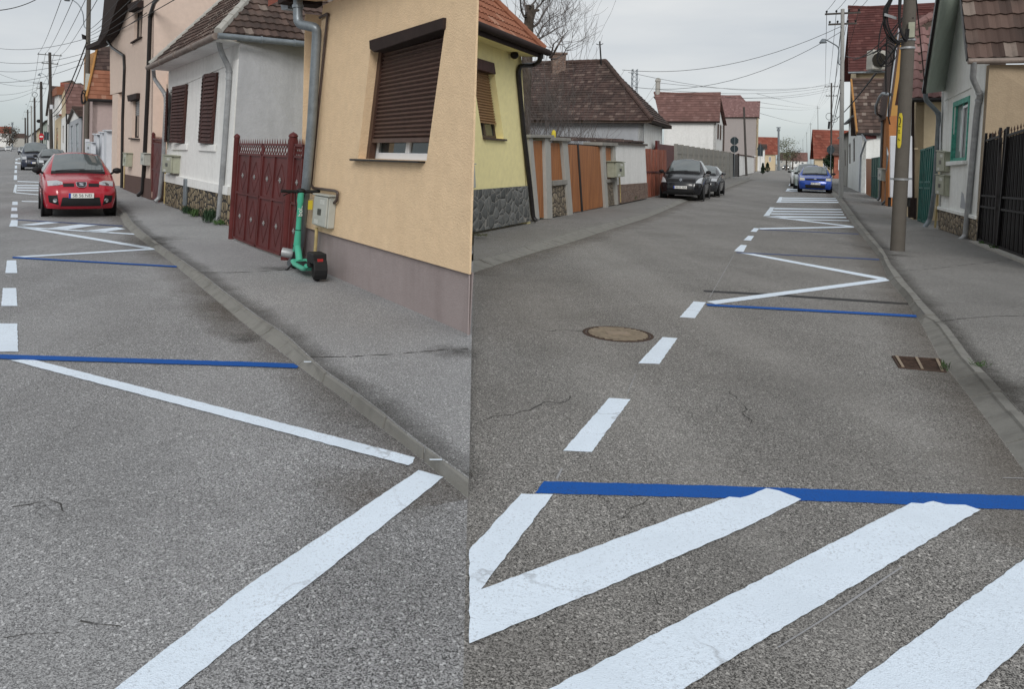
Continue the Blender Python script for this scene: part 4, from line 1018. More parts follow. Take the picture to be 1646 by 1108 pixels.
def gable_parallel(h, w, ze, near, farp, along, back, dep, mat, rise, over=.3, hipn=0.0, hipf=0.0, tw=.22, ch=.3, cap=None, chim=None):
    """Ridge along the street; hipn and hipf pull the ridge ends in over the near and far wall."""
    a = z_at(near + w.n * over + along * over, ze); b = z_at(farp + w.n * over - along * over, ze)
    a2 = z_at(near + back * (dep + over) + along * over, ze); b2 = z_at(farp + back * (dep + over) - along * over, ze)
    ra = z_at(near + back * dep / 2 + along * (over - hipn), ze + rise); rb = z_at(farp + back * dep / 2 - along * (over - hipf), ze + rise)
    q = MB(); g = MB()
    for bl, br, tr, tl in ((a, b, rb, ra), (b2, a2, ra, rb)):
        n = roof_tiles(q, bl, br, tr, tl, tw, ch); deck(g, [bl, br, tr, tl], n)
    if hipn:
        n = roof_tiles(q, a2, a, ra, ra, tw, ch); deck(g, [a2, a, ra], n)
    else: g.prism([z_at(near, ze - .02), z_at(near + back * dep, ze - .02), z_at(ra, ze + rise - .15) - along * over], -along * .15)
    if hipf:
        n = roof_tiles(q, b, b2, rb, rb, tw, ch); deck(g, [b, b2, rb], n)
    r = q.build('roof', mat, h); g.build('boarding', M['wood_dark'], h)
    q = MB(); ridge(q, ra + Vector((0, 0, .04)), rb + Vector((0, 0, .04)), .1, .4)
    if hipn: ridge(q, a, ra, .09, .4); ridge(q, a2, ra, .09, .4)
    q.build('ridge_tile_pattern', cap or mat, r, smooth=True)
    pipe(h, [a + w.n * .05 - Vector((0, 0, .06)), b + w.n * .05 - Vector((0, 0, .06))], .06, M['zinc'], 'gutter', 8)
    if chim:
        p = ra.lerp(rb, chim[0]); q = MB(); q.box(p + Vector((0, 0, chim[1] / 2 - .3)), (.5, .5, chim[1] + .6)); q.box(p + Vector((0, 0, chim[1])), (.62, .62, .12)); q.build('chimney', chim[2], r, bevel=.01)
    return r
def gable_front(h, w, ze, near, farp, along, back, dep, mat, rise, over=.3, tw=.22, ch=.3, gm=None):
    """Ridge square to the street: one slope turned to the camera."""
    a = z_at(near + w.n * over + along * over, ze); b = z_at(near + back * (dep + over) + along * over, ze)
    a2 = z_at(farp + w.n * over - along * over, ze); b2 = z_at(farp + back * (dep + over) - along * over, ze)
    m = (near + farp) / 2; ra = z_at(m + w.n * over, ze + rise); rb = z_at(m + back * (dep + over), ze + rise)
    q = MB(); g = MB()
    for bl, br, tr, tl in ((a, b, rb, ra), (b2, a2, ra, rb)):
        n = roof_tiles(q, bl, br, tr, tl, tw, ch); deck(g, [bl, br, tr, tl], n)
    r = q.build('roof', mat, h); g.build('boarding', M['wood_dark'], h)
    q = MB(); q.prism([z_at(near, ze - .01), z_at(farp, ze - .01), z_at(m, ze + rise - .12)], back * .2); q.build('gable', gm or M['white_wall'], h)
    q = MB(); ridge(q, ra + Vector((0, 0, .04)), rb + Vector((0, 0, .04)), .1, .4); q.build('ridge_tile_pattern', mat, r, smooth=True)
    pipe(h, [a + along * .05 - Vector((0, 0, .06)), b + along * .05 - Vector((0, 0, .06))], .06, M['black_metal'], 'gutter', 8)
    return r
def slope_roof(h, bl, br, tl_px, tr_px, mat, tw=.22, ch=.3, rise_dir=None, cap=None, name='roof', pitch=1.0):
    """One slope through the eave bl-br, rising to the back; its upper corners are where the picture shows them."""
    e = (br - bl).normalized(); bk = Vector((-e.y, e.x, 0))
    if bk.y < 0: bk = -bk
    n = e.cross((bk + Vector((0, 0, pitch))).normalized()); n = n if n.z > 0 else -n
    tl_, tr_ = rayplane(*tl_px, bl, n), rayplane(*tr_px, bl, n)
    q = MB(); roof_tiles(q, bl, br, tr_, tl_, tw, ch); r = q.build(name, mat, h)
    g = MB(); deck(g, [bl, br, tr_, tl_], n, .1); g.build('boarding', M['wood_dark'], h)
    return r, tl_, tr_, n
# pink house: its end wall and the patched slope above it face the camera
R1 = row_house('pink_house', 'dusty pink house with a patched orange and dark tiled roof behind the white gate posts', ((131, 274.5), (146.5, 281)), (172, 160), 0, {'wall': M['pink']}, depth=5.5)
h, w, ze, near, farp, along, back, dep = R1
a, b = z_at(near + w.n * .3 + along * .3, ze), z_at(near + back * 5.6 + along * .3, ze)
r, t1, t2, n = slope_roof(h, a, b, (151, 112), (182, 112), M['tile_orange'], .24, .32, pitch=1.15)
r2, t3, t4, n2 = slope_roof(h, t1, t2, (158, 76), (182, 72), M['tile_old'], .24, .32, pitch=1.15)
pipe(h, [a - Vector((0, 0, .07)), b - Vector((0, 0, .07))], .09, M['black_metal'], 'gutter', 8)
q = MB(); strut(q, a + w.n * .05, t1 + w.n * .05, .1, .35); strut(q, t1 + w.n * .05, t3 + w.n * .05, .1, .35); q.build('bargeboard', M['board_orange'], h)
q = MB(); fz = [z_at(farp + w.n * .3, ze), a, t1, t3, z_at(farp + w.n * .3, t3.z)]; q.prism([z_at(farp, ze), z_at(near, ze), t3 - w.n * .3, z_at(farp, t3.z)], back * .2); q.build('gable', M['board_orange'], h)
# white gate posts before it
Wf = Wall((148, 280), (178, 291), ZP)
t = thing('garden_gate', 'garden gate with pale square posts and dark panels before the pink house', 'gate', (Wf.A + Wf.B) / 2)
for u0, u1, v0, v1 in ((155.5, 160.5, 216, 284), (165.5, 169.5, 213, 287.5), (172.5, 176.5, 210, 290)):
    q = MB(); slab(q, Wf, [(u0, v0), (u1, v0), (u1, v1), (u0, v1)], -.15, .15); slab(q, Wf, [(u0 - 1, v0 - 1.5), (u1 + 1, v0 - 1.5), (u1 + 1, v0 + .5), (u0 - 1, v0 + .5)], -.2, .2); q.build('post', M['cabinet'], t)
for u0, u1, v0, v1 in ((150.5, 155.5, 219, 281), (160.5, 165.5, 219, 284), (169.5, 172.5, 217, 288)):
    q = MB(); slab(q, Wf, [(u0, v0), (u1, v0), (u1, v1), (u0, v1)], -.03, .03); q.build('panel', M['zinc'], t)
Wm = Wall((136, 277), (147.5, 281.5), ZP).shifted(.25)
meter_box(Wm, [(137, 228), (147, 229), (147, 247), (137, 246)], .2, M['cabinet'], 'pair of white meter cabinets at the front of the pink house', marks=True)
# grey garage front
h, w, ze, near, farp, along, back, dep = row_house('grey_gatehouse', 'low grey gatehouse with a pointed roof and tall pale panels', ((109, 265.5), (129.5, 274)), (198, 188), 0, {'wall': M['bluegrey']}, depth=3.0,
    wins=({'q': [(113, 203), (117, 201), (117, 258), (113, 257)], 'f': M['zinc'], 'nx': 1, 'ny': 2}, {'q': [(121, 200), (126, 197), (125.5, 262), (121, 260)], 'f': M['zinc'], 'nx': 1, 'ny': 2}))
gable_front(h, w, ze, near, farp, along, back, dep, M['tile_old'], .9, .2)
# brown roofed house
h, w, ze, near, farp, along, back, dep = row_house('brown_roof_house', 'cream house with a steep chocolate brown tiled slope facing the camera', ((97, 260.5), (108.5, 265.2)), (192, 184), 0, {'wall': M['white_wall']}, depth=5,
    wins=({'q': [(100, 203), (102.6, 201.5), (102.4, 230), (99.8, 229.6)], 'f': M['shutter_brown'], 'nx': 1},))
a, b = z_at(near + w.n * .2 + along * .3, ze), z_at(near + back * 5.2 + along * .3, ze)
r, t1, t2, n = slope_roof(h, a, b, (103.5, 134), (130, 133), M['tile_chestnut'], .3, .36, pitch=1.6)
q = MB(); q.prism([z_at(farp, ze), z_at(near, ze), t1 - w.n * .25, z_at(farp, t1.z - .3)], back * .2); q.build('gable', M['cream'], h)
pipe(h, soft([a, w.P(107, 200, .1), w.P(106.5, 262, .06)], .1), .06, M['black_metal'], 'downspout', 8)
# house with a white dormer
h, w, ze, near, farp, along, back, dep = row_house('dormer_house', 'cream house with red tiles and a tall white dormer over the pavement', ((87, 256), (96.5, 260.2)), (194, 188), 0, {'wall': M['cream']}, depth=5,
    wins=({'q': [(90, 206), (93, 205), (93, 240), (90, 239)], 'f': M['shutter_brown'], 'nx': 1},))
a, b = z_at(near + w.n * .2 + along * .3, ze), z_at(near + back * 5.2 + along * .3, ze)
r, t1, t2, n = slope_roof(h, a, b, (97, 132), (116, 128), M['tile_red'], .3, .36, pitch=1.6)
q = MB(); q.prism([z_at(farp, ze), z_at(near, ze), t1 - w.n * .25, z_at(farp, t1.z - .3)], back * .2); q.build('gable', M['white_wall'], h)
q = MB(); slab(q, w, [(90, 186), (98.5, 184), (99, 152), (92, 155)], -.6, .25); d = q.build('dormer', M['white_wall'], h)
q = MB(); slab(q, w, [(89, 156), (100, 152), (100.5, 139), (93, 144)], -.8, .5); q.build('dormer_roof', M['tile_orange'], d)
# further houses, plainer with distance
specs = [('dark_roof_house', 'brown roofed house left of the white dormer house', ((75, 251.4), (86, 255.8)), (186, 176), M['white_wall'], M['tile_old'], 3.4, True),
         ('green_front_house', 'small pale green fronted house beyond the dark roofed one', ((66, 247.6), (74, 251)), (203, 196), M['greenish'], M['tile_old'], 1.6, False),
         ('distant_house', 'distant cream house with a low red roof behind the navy van', ((58, 244.4), (65, 247.2)), (212, 206), M['cream'], M['tile_red'], 1.6, False),
         ('distant_house', 'distant grey house with a dark roof near the end of the left street', ((51, 241.6), (57, 244)), (217, 212), M['bluegrey'], M['tile_old'], 1.8, False),
         ('distant_house', 'farthest white house on the right side of the left street', ((44, 239.2), (50, 241.3)), (221, 217), M['white_wall'], M['tile_chestnut'], 2.2, False)]
for nm, lb, bs, tv, mw, mr, rise, front in specs:
    u0, u1 = bs[0][0], bs[1][0]; f = lambda s: lerp(u0, u1, s); vm = lambda s, k: lerp(lerp(tv[0], bs[0][1], k), lerp(tv[1], bs[1][1], k), s)
    win = tuple({'q': [(f(s), vm(s, .25)), (f(s + .22), vm(s + .22, .25)), (f(s + .22), vm(s + .22, .62)), (f(s), vm(s, .62))], 'f': M['shutter_brown'], 'nx': 1} for s in (.12, .6))
    rh = row_house(nm, lb, bs, tv, 0, {'wall': mw}, depth=6, wins=win)
    (gable_front if front else gable_parallel)(*rh, mr, rise, .3, tw=.35, ch=.4)
# ------------------------------------------------------------------ right street, left-hand side
ZC = 0.12
# ---- pale yellow house
Y = Wall((756, 373.5), (853, 355.5), ZC)
h = thing('yellow_house', 'pale yellow house with a dark stone base and a brown gutter under red tiles', 'house', (Y.A + Y.B) / 2)
Yn = Y.n
# the front runs on a little behind the ochre house
YA = Y.A - Y.d * .0
hw = [Y.P(740, 106), Y.P(793, 103.5), Y.P(810, 223.5), Y.P(748, 222)]
hw[0] = bil([hw[1] - Y.d * 1.15, hw[1], hw[2], hw[2] - Y.d * 1.15], 0, 0); hw[3] = bil([hw[1] - Y.d * 1.15, hw[1], hw[2], hw[2] - Y.d * 1.15], 0, 1)
ext = Y.d * 1.5
ztop = Y.P(838, 98).z + .1
q = MB(); holed(q, Y, [z_at(Y.A - ext, Y.P(754, 306).z), Y.P(846, 298.5), z_at(Y.P(837.5, 113), ztop), z_at(Y.A - ext, ztop)], [hw], .2, .02); q.build('wall', M['yellow_wall'], h)
q = MB(); Ys = Y.shifted(.04); holed(q, Ys, [z_at(Y.A - ext, ZC) + Yn * .04, Ys.P(853, 355.5), Y.P(846, 298.5) + Yn * .04, z_at(Y.A - ext, Y.P(754, 306).z) + Yn * .04], [], .1, .06); q.build('plinth', M['stone_dark'], h)
bk = -Yn; topB = z_at(Y.P(837.5, 113), ztop)
q = MB(); q.prism([z_at(Y.B, 0), z_at(Y.B + bk * 3.2, 0), z_at(Y.B + bk * 3.2, ztop), topB], -Y.d * .2); q.build('end_wall', M['yellow_wall'], h)
q = MB(); q.prism([z_at(Y.B + bk * 3.2, 0), z_at(Y.A - ext + bk * 1.3, 0), z_at(Y.A - ext + bk * 1.3, ztop), z_at(Y.B + bk * 3.2, ztop)], Yn * .1)
q.prism([z_at(Y.A - ext, 0), z_at(Y.A - ext + bk * 1.3, 0), z_at(Y.A - ext + bk * 1.3, ztop), z_at(Y.A - ext, ztop)], Y.d * .1); q.build('rear_wall', M['yellow_wall'], h)
Yo = Y.shifted(.42)
e2 = Yo.P(872, 80); ez = e2.z; e1 = z_at(Y.A - ext * .9 + Yn * .42, ez)
hd = (bk - Y.d).normalized(); hp = vplane(790, -1, e2, hd)
ny_ = pnorm(e1, e2, hp)
hp = e2 + (hp - e2) * 1.5
tl = hp - Y.d * ((hp - e1).dot(Y.d))
q = MB(); roof_tiles(q, e1, e2, hp, tl, .16, .26, .016, .03, 4, False)
rf = q.build('roof', M['tile_orange'], h)
e3 = e2 + bk * 3.6; q = MB(); deck(q, [e1, e2, hp, tl], ny_, .1); deck(q, [e2, e3, hp], pnorm(e2, e3, hp), .1); q.build('boarding', M['wood_dark'], h)
q = MB(); ridge(q, e2 + ny_ * .05, hp + ny_ * .05, .075, .3); q.build('ridge_tile_pattern', M['tile_orange'], rf, smooth=True)
q = MB(); q.prism([e1 - Vector((0, 0, .16)), e2 - Vector((0, 0, .16)), z_at(topB, ez - .16), z_at(Y.A - ext, ez - .16)], (0, 0, .03)); q.build('soffit', M['yellow_wall'], h)
q = MB(); q.prism([e1 - Vector((0, 0, .2)), e2 - Vector((0, 0, .2)), e2 + Vector((0, 0, .02)), e1 + Vector((0, 0, .02))], Yn * .03); q.build('fascia', M['dark_brown'], h)
pipe(h, [e1 + Yn * .09 - Vector((0, 0, .05)), e2 + Yn * .09 + Y.d * .15 - Vector((0, 0, .05))], .075, M['dark_brown'], 'gutter', 10)
pipe(h, soft([Y.P(868, 86, .46), Y.P(868, 97, .44), Y.P(858, 104, .2), Y.P(836, 105, .07), Y.P(833, 116, .06), Y.P(842, 215, .06), Y.P(852, 300, .06), Y.P(857, 350, .06), Y.P(862, 355, .14)], .08), .055, M['black_metal'], 'downspout', 10)
cb = [p - Yn * .16 for p in hw]
window(h, [p - Yn * .06 for p in cb], Yn, M['wood_dark'], M['glass'], 2, 1, .07, .05)
roller(h, [bil(cb, 0, .1), bil(cb, .96, .1), bil(cb, .96, .8), bil(cb, 0, .8)], Yn, M['shutter_tan'], .97, 19, 'roller_shutter', .03)
q = MB(); part(q, [p for p in hw], 0, 1.0, -.02, .125, Yn, -.15, .03); q.build('shutter_box', M['wood_red'], h, bevel=.008)
q = MB(); part(q, [p for p in hw], 0, 1.03, 1.0, 1.025, Yn, -.16, .06); q.build('sill', M['wood_dark'], h)
meter_box(Y, [(745, 264), (764, 264.5), (766, 303), (747, 304)], .2, M['box_grey'], 'pale meter box low on the yellow house wall over the dark stone', pipe_px=[(759, 304), (759.5, 314), (756, 318)])
q = MB(); c = Y.P(827, 88, .12); q.blob(c, (.09, .09, .09), 12, 8); cm = tag(q.build('security_camera', M['gate_black'], smooth=True), 'small dome camera under the eaves of the yellow house', 'camera')
q = MB(); q.tube([Y.P(828, 78, .0), Y.P(828, 82, .12), c], .025, 8); q.build('bracket', M['upvc'], cm)

# ---- gate wall with concrete posts and orange boards
F = Wall((858, 353), (1040, 318), ZC)
t = thing('gate_wall', 'street wall of raw concrete posts with orange board gates and small stone panels', 'gate', (F.A + F.B) / 2)
def fpost(u0t, u1t, u0b, u1b, vt, vb, dep=.2):
    q = MB(); slab(q, F, [(u0t, vt), (u1t, vt), (u1b, vb[1]), (u0b, vb[0])], -dep, .05); q.build('post', M['concrete_lt'], t, bevel=.008)
def boards(px, name='panel', mat='wood_orange', o=-.07):
    q = MB(); slab(q, F, px, o, o + .04); return q.build(name, M[mat], t)
for args in ((847, 853, 858.5, 864.5, 221, (353, 352)), (873, 882, 876.5, 885.5, 222, (352, 351)), (901, 909.5, 911.5, 918.5, 226, (346.5, 345)), (965, 970.5, 971.2, 975.8, 233, (334, 333.5)), (983, 986.5, 988.8, 992, 235, (329.5, 328.5))): fpost(*args)
boards([(854, 226), (873, 226), (876, 350), (865, 350)], 'door')
boards([(882, 229), (901, 230), (906, 289), (886, 291)]); boards([(970.5, 237), (983, 238), (984, 288), (972, 289)])
g1 = boards([(909.5, 232), (931, 233), (938, 339), (918, 342)], 'gate_leaf'); g2 = boards([(931.6, 233), (966, 236), (972, 332), (938.6, 339)], 'gate_leaf')
q = MB(); slab(q, F, [(929, 232.5), (931.6, 232.6), (938.6, 340), (935.6, 341)], -.03, -.02); q.build('edge_strip', M['gate_black'], g1)
q = MB(); slab(q, F, [(909.5, 230), (965, 233.4), (965, 235.6), (909.5, 232.4)], -.2, -.1); q.build('edge_strip', M['gate_black'], g2)
for px in ([(886, 298), (907, 296), (911.5, 346), (889, 348)], [(972, 293.5), (984, 292), (988, 329), (976, 331)]): q = MB(); slab(q, F, px, -.2, .0); q.build('stone_panel', M['stone_small'], t)
for px in ([(885, 290.5), (908, 288.5), (908.6, 296), (886, 298.5)], [(971.4, 288.5), (984.5, 287), (985, 292), (972, 293.6)]): q = MB(); slab(q, F, px, -.24, .07); q.build('coping', M['concrete'], t, bevel=.008)
for px in ([(845, 216), (884, 217), (884, 221.5), (845, 221)], [(879, 220), (911, 222), (911, 227), (879, 225.6)], [(962, 228.4), (988, 230), (988, 235), (962, 233.6)]): q = MB(); slab(q, F, px, -.48, .12); q.build('cap', M['concrete'], t, bevel=.01)
q = MB(); c = F.P(890, 216.5, -.1); q.lathe([(.055, -.07), (.06, .02), (.05, .09), (.02, .12), (.004, .125)], 14, Matrix.Translation(c)); tag(q.build('warning_beacon', M['yellow_sticker'], smooth=True), 'small yellow warning beacon on top of the concrete gate wall', 'beacon')
# lean-to roof behind the gates
q = MB(); a, b = F.P(908, 226, -.5), F.P(1036, 229, -.5); roof_tiles(q, a, b, b - F.n * 1.2 + Vector((0, 0, .12)), a - F.n * 1.2 + Vector((0, 0, .12)), .22, .4, .03, .03, 4, False); sh = q.build('lean_to_roof', M['tile_old'])
tag(sh, 'low wavy tile strip roof just behind the concrete gate wall', 'roof')
q = MB();
for f in (.05, .5, .95):
    p = a.lerp(b, f) - F.n * .5; q.prism([p + Vector((-.05, -.05, -p.z)), p + Vector((.05, -.05, -p.z)), p + Vector((.05, .05, -p.z)), p + Vector((-.05, .05, -p.z))], (0, 0, p.z))
q.build('post', M['wood_dark'], sh)
# ---- white wall with the meter boxes
t = thing('white_wall', 'whitewashed street wall with a bare brick foot beside the rusty gate', 'wall', F.P(1012, 322))
q = MB(); slab(q, F, [(985.5, 231), (1036, 234), (1039, 295), (1000, 299), (990, 299)], -.25, .02); q.build('wall', M['white_wall'], t)
q = MB(); slab(q, F, [(990, 297), (1039, 293.5), (1039.6, 318), (991.5, 328)], -.25, .05); q.build('brick_base', M['brick_low'], t)
q = MB(); slab(q, F, [(967, 227), (1037, 231.5), (1037, 234.6), (985, 231.6), (967, 230)], -.35, .1); q.build('coping', M['wood_dark'], t)
meter_box(F, [(990, 260), (1004, 261), (1005, 284), (991, 285.5)], .3, M['box_green'], 'greenish meter box on a yellow pipe against the whitewashed wall', pipe_px=[(996, 285), (997.5, 325)])
# ---- rusty gate
Rg = Wall((1038.5, 318), (1090, 305), ZC).shifted(-.1)
t = thing('rusty_gate', 'faded rust red sheet metal gate beside the black minivan', 'gate', (Rg.A + Rg.B) / 2)
for u0, u1, v0 in ((1037, 1047, 239), (1047.5, 1059, 240), (1059.5, 1071, 241)):
    q = MB(); k = 5
    for j in range(k):
        a0, a1 = lerp(u0, u1, j / k), lerp(u0, u1, (j + .86) / k); slab(q, Rg, [(a0, v0), (a1, v0), (a1 + 1.5, 316), (a0 + 1.5, 317)], .0, .03 if j % 2 else .012)
    q.build('leaf', M['gate_red_lt'], t)
q = MB(); slab(q, Rg, [(1037, 275), (1071, 275), (1071, 277.5), (1037, 277.5)], .03, .05); q.build('rail', M['gate_red'], t)
q = MB(); slab(q, Rg, [(1057.5, 226), (1061, 226), (1062.5, 312), (1059, 312)], -.12, -.02); q.build('post', M['gate_red'], t)
q = MB(); slab(q, Rg, [(1061.5, 231), (1088, 234), (1088, 300), (1063, 310)], -.2, -.14); q.build('side_panel', M['gate_red'], t)
# ---- precast concrete fence
Cf = Wall((1087, 304), (1178, 284.2), ZC)
t = thing('concrete_fence', 'stained precast concrete fence of upright panels behind the parked black cars', 'fence', (Cf.A + Cf.B) / 2)
us = [1087, 1096, 1105, 1114, 1122.5, 1131, 1139, 1146.5, 1154, 1161, 1167, 1173, 1178]
for a, b in zip(us, us[1:]):
    va, vb = lerp(231, 245, (a - 1087) / 91), lerp(231, 245, (b - 1087) / 91); wa, wb = lerp(304, 284, (a - 1087) / 91), lerp(304, 284, (b - 1087) / 91)
    q = MB(); slab(q, Cf, [(a + .9, va + 1), (b - .1, vb + 1), (b - .1, wb), (a + .9, wa)], -.05, .0)
    for j in (0.02, .27, .52, .77): slab(q, Cf, [(a + 1.6, lerp(va, wa, j) + 2), (b - .8, lerp(vb, wb, j) + 2), (b - .8, lerp(vb, wb, j + .2)), (a + 1.6, lerp(va, wa, j + .2))], .0, .025)
    q.build('panel', M['concrete'], t)
    q = MB(); slab(q, Cf, [(a - .6, va), (a + 1.0, va), (a + 1.0, wa), (a - .6, wa)], -.1, .06); q.build('post', M['concrete'], t)
# ---- the house with the big weathered roof
hy = G(1043, 316, ZC)
t = thing('hip_roof_house', 'grey rendered house under a big weathered dark hip roof with a brick chimney', 'house', hy)
dpt = hy.y
C0 = D(1047.7, 193.5, dpt); zE = C0.z                          # eave corner toward the street
fdir = dR.copy(); side = -pR
C0 = z_at(C0, zE)
CL = C0 + side * 7.5                                            # the long eave that faces the camera
Cr = vplane(1080, 199, C0, fdir); Lr = (Cr - C0).length
Cr = z_at(C0 + fdir * max(4.0, Lr), zE)
nrm = side.cross((fdir + Vector((0, 0, .95))).normalized()); nrm = nrm if nrm.z > 0 else -nrm
Rr = rayplane(973, 99.5, C0, nrm); Rl = Rr + side * 9; rise = Rr.z - zE
q = MB(); roof_tiles(q, CL, C0, Rr, z_at(CL, Rr.z) + fdir * ((Rr - C0).dot(fdir)), .17, .175, .0, .03, 1, True, .012)
n2 = roof_tiles(q, C0, Cr, Rr, Rr, .17, .175, .0, .03, 1, True, .0)
rf = q.build('roof', M['tile_old'], t)
q = MB(); deck(q, [CL, C0, Rr, z_at(CL, Rr.z) + fdir * ((Rr - C0).dot(fdir))], nrm, .12); deck(q, [C0, Cr, Rr], n2, .12)
bkL = Cr + side * 7.5; deck(q, [bkL, Cr, Rr, z_at(CL, Rr.z) + fdir * ((Rr - C0).dot(fdir))], Vector((0, 0, 1)), .1); q.build('boarding', M['wood_dark'], t)
q = MB(); ridge(q, C0 + Vector((0, 0, .06)), Rr + Vector((0, 0, .06)), .1, .35); ridge(q, Rr + Vector((0, 0, .05)), z_at(CL, Rr.z) + fdir * ((Rr - C0).dot(fdir)) + Vector((0, 0, .05)), .1, .35); q.build('ridge_tile_pattern', M['tile_old'], rf, smooth=True)
w0 = C0 + side * .4 + fdir * .4; w1 = CL + fdir * .4; w2 = z_at(Cr - fdir * .3 + side * .4, zE)
q = MB(); q.prism([z_at(w1, 0), z_at(w0, 0), z_at(w0, zE - .05), z_at(w1, zE - .05)], fdir * .2); q.build('end_wall', M['bluegrey'], t)
q = MB(); q.prism([z_at(w0, 0), z_at(w2, 0), z_at(w2, zE - .05), z_at(w0, zE - .05)], side * .2); q.build('wall', M['white_old'], t)
q = MB(); q.prism([z_at(w2, 0), z_at(w2 + side * 6.5, 0), z_at(w2 + side * 6.5, zE), z_at(w2, zE)], -fdir * .2); q.build('rear_wall', M['bluegrey'], t)
q = MB(); q.prism([C0 - Vector((0, 0, .1)), CL - Vector((0, 0, .1)), w1 + Vector((0, 0, zE - .1 - w1.z)), w0 + Vector((0, 0, zE - .1 - w0.z))], (0, 0, .04)); q.build('soffit', M['wood_dark'], t)
cp = rayplane(897, 108, C0, nrm); q = MB(); q.box(cp + Vector((0, 0, .1)), (.62, .62, 1.0)); q.box(cp + Vector((0, 0, .62)), (.74, .74, .1)); q.build('chimney', M['brick_low'], rf, bevel=.01)
ap = rayplane(967, 106, C0, nrm); tp = D(964, 66, ap.y); q = MB(); q.tube([ap - Vector((0, 0, .1)), tp], .035, 6); q.tube([tp + Vector((-.16, 0, -.12)), tp + Vector((-.05, 0, -.16)), tp + Vector((.05, 0, -.16)), tp + Vector((.16, 0, -.1))], .018, 5); q.build('antenna_mast', M['gate_black'], rf)
# ---- white house with the mauve roof, and the mauve house behind it
def cam_house(name, label, foot, wl, wr, e_v, wall_mat, roof_mat, tl_px, tr_px, street_len, over=.3, front_mat=None, foot_z=0.0, tw=.25, ch=.34, pitch=.9, base_u=None):
    """A house whose gable side faces the camera: the near corner stands at foot, the end wall runs off to the left from it."""
    P0 = G(foot[0], foot[1], foot_z); t = thing(name, label, 'house', P0); y0 = P0.y
    Ec = D(wr, e_v[1], y0); ze = Ec.z; Ec = z_at(P0, ze)
    El = vplane(wl, e_v[0], Ec, side); L_ = (El - Ec).dot(side)
    El = Ec + side * L_
    q = MB(); q.prism([z_at(El, 0), z_at(Ec, 0), Ec, El], fdir * .2); q.build('end_wall', wall_mat, t)
    q = MB(); q.prism([z_at(Ec, 0), z_at(Ec + fdir * street_len, 0), Ec + fdir * street_len, Ec], side * .2); q.build('wall', front_mat or wall_mat, t)
    q = MB(); q.prism([z_at(Ec + fdir * street_len, 0), z_at(El + fdir * street_len, 0), El + fdir * street_len, Ec + fdir * street_len], -fdir * .2); q.build('rear_wall', wall_mat, t)
    bl = El + side * over - fdir * over; br = Ec - side * over - fdir * over
    r, t1, t2, n = slope_roof(t, bl, br, tl_px, tr_px, roof_mat, tw, ch, pitch=pitch)
    b2 = z_at(br + fdir * (street_len + 2 * over), ze); l2 = z_at(bl + fdir * (street_len + 2 * over), ze)
    q = MB(); roof_tiles(q, b2, l2, t1, t2, tw, ch); q.build('roof', roof_mat, t)
    q = MB(); m0, m1 = Ec.copy(), Ec + fdir * street_len; q.prism([m0, m1, t2 + side * over], side * .15); q.build('gable', front_mat or wall_mat, t)
    q = MB(); ridge(q, t1 + Vector((0, 0, .03)), t2 + Vector((0, 0, .03)), .09, .4); q.build('ridge_tile_pattern', roof_mat, r, smooth=True)
    pipe(t, [bl - Vector((0, 0, .07)), br - Vector((0, 0, .07))], .07, M['dark_brown'], 'gutter', 8)
    return t, r, Ec, El, t1, t2
t, r, Ec, El, t1, t2 = cam_house('white_house', 'plain white house with a wide chestnut roof and a slim chimney', (1149, 292), 1068, 1148, (192, 195), M['white_wall'], M['tile_chestnut'], (1051, 149), (1158, 154), 7)
q = MB(); c = t1.lerp(t2, .06); q.lathe([(.22, -.3), (.2, 1.0), (.26, 1.02), (.24, 1.2), (.1, 1.35), (.01, 1.36)], 12, Matrix.Translation(c)); q.build('chimney', M['concrete_lt'], r, smooth=True)
fs = Wall(tuple(z_at(Ec, 0)), tuple(z_at(Ec + fdir * 7, 0)))
for s0 in (1.2, 3.6):
    for z0 in (1.2, 3.6):
        c = [fs.S(s0, z0 + 1.3, .0), fs.S(s0 + 1.1, z0 + 1.3, .0), fs.S(s0 + 1.1, z0, .0), fs.S(s0, z0, .0)]; window(t, c, fs.n, M['shutter_brown'], M['glass'], 2, 1, .08, .05)
pipe(t, soft([Ec + fdir * 6.5 + fs.n * .1, z_at(Ec + fdir * 6.7, 4.2) + fs.n * .1, z_at(Ec + fdir * 6.7, .1) + fs.n * .1], .1), .07, M['brown_pipe'], 'downspout', 8)
t, r, Ec, El, t1, t2 = cam_house('mauve_house', 'tall mauve grey house with a brown red roof behind the dark wooden pole', (1215.5, 275.5), 1150, 1214.5, (187, 188), M['mauve'], M['tile_mauve'], (1150, 153), (1190, 154.5), 6, front_mat=M['cream'])
br = Ec - side * .3 - fdir * .3
slope_roof(t, Ec + side * 4.6 - fdir * .5, br - fdir * .3 + pR * .1, (1184, 162.5), (1222, 164), M['tile_mauve'], .25, .34, pitch=.9)
fs = Wall(tuple(z_at(El, 0)), tuple(z_at(Ec, 0)))
q = MB(); c = fs.S(fs.len - .0, 3.1, .0); q.prism([fs.S(0, 3.0, .0), fs.S(fs.len, 3.0, .0), fs.S(fs.len, 3.12, .0), fs.S(0, 3.12, .0)], fs.n * .05); q.build('string_course', M['white_wall'], t)
c = [fs.S(fs.len - 1.9, 2.3, .0), fs.S(fs.len - .8, 2.3, .0), fs.S(fs.len - .8, 1.0, .0), fs.S(fs.len - 1.9, 1.0, .0)]; window(t, c, fs.n, M['zinc'], M['glass'], 2, 1, .08, .05)
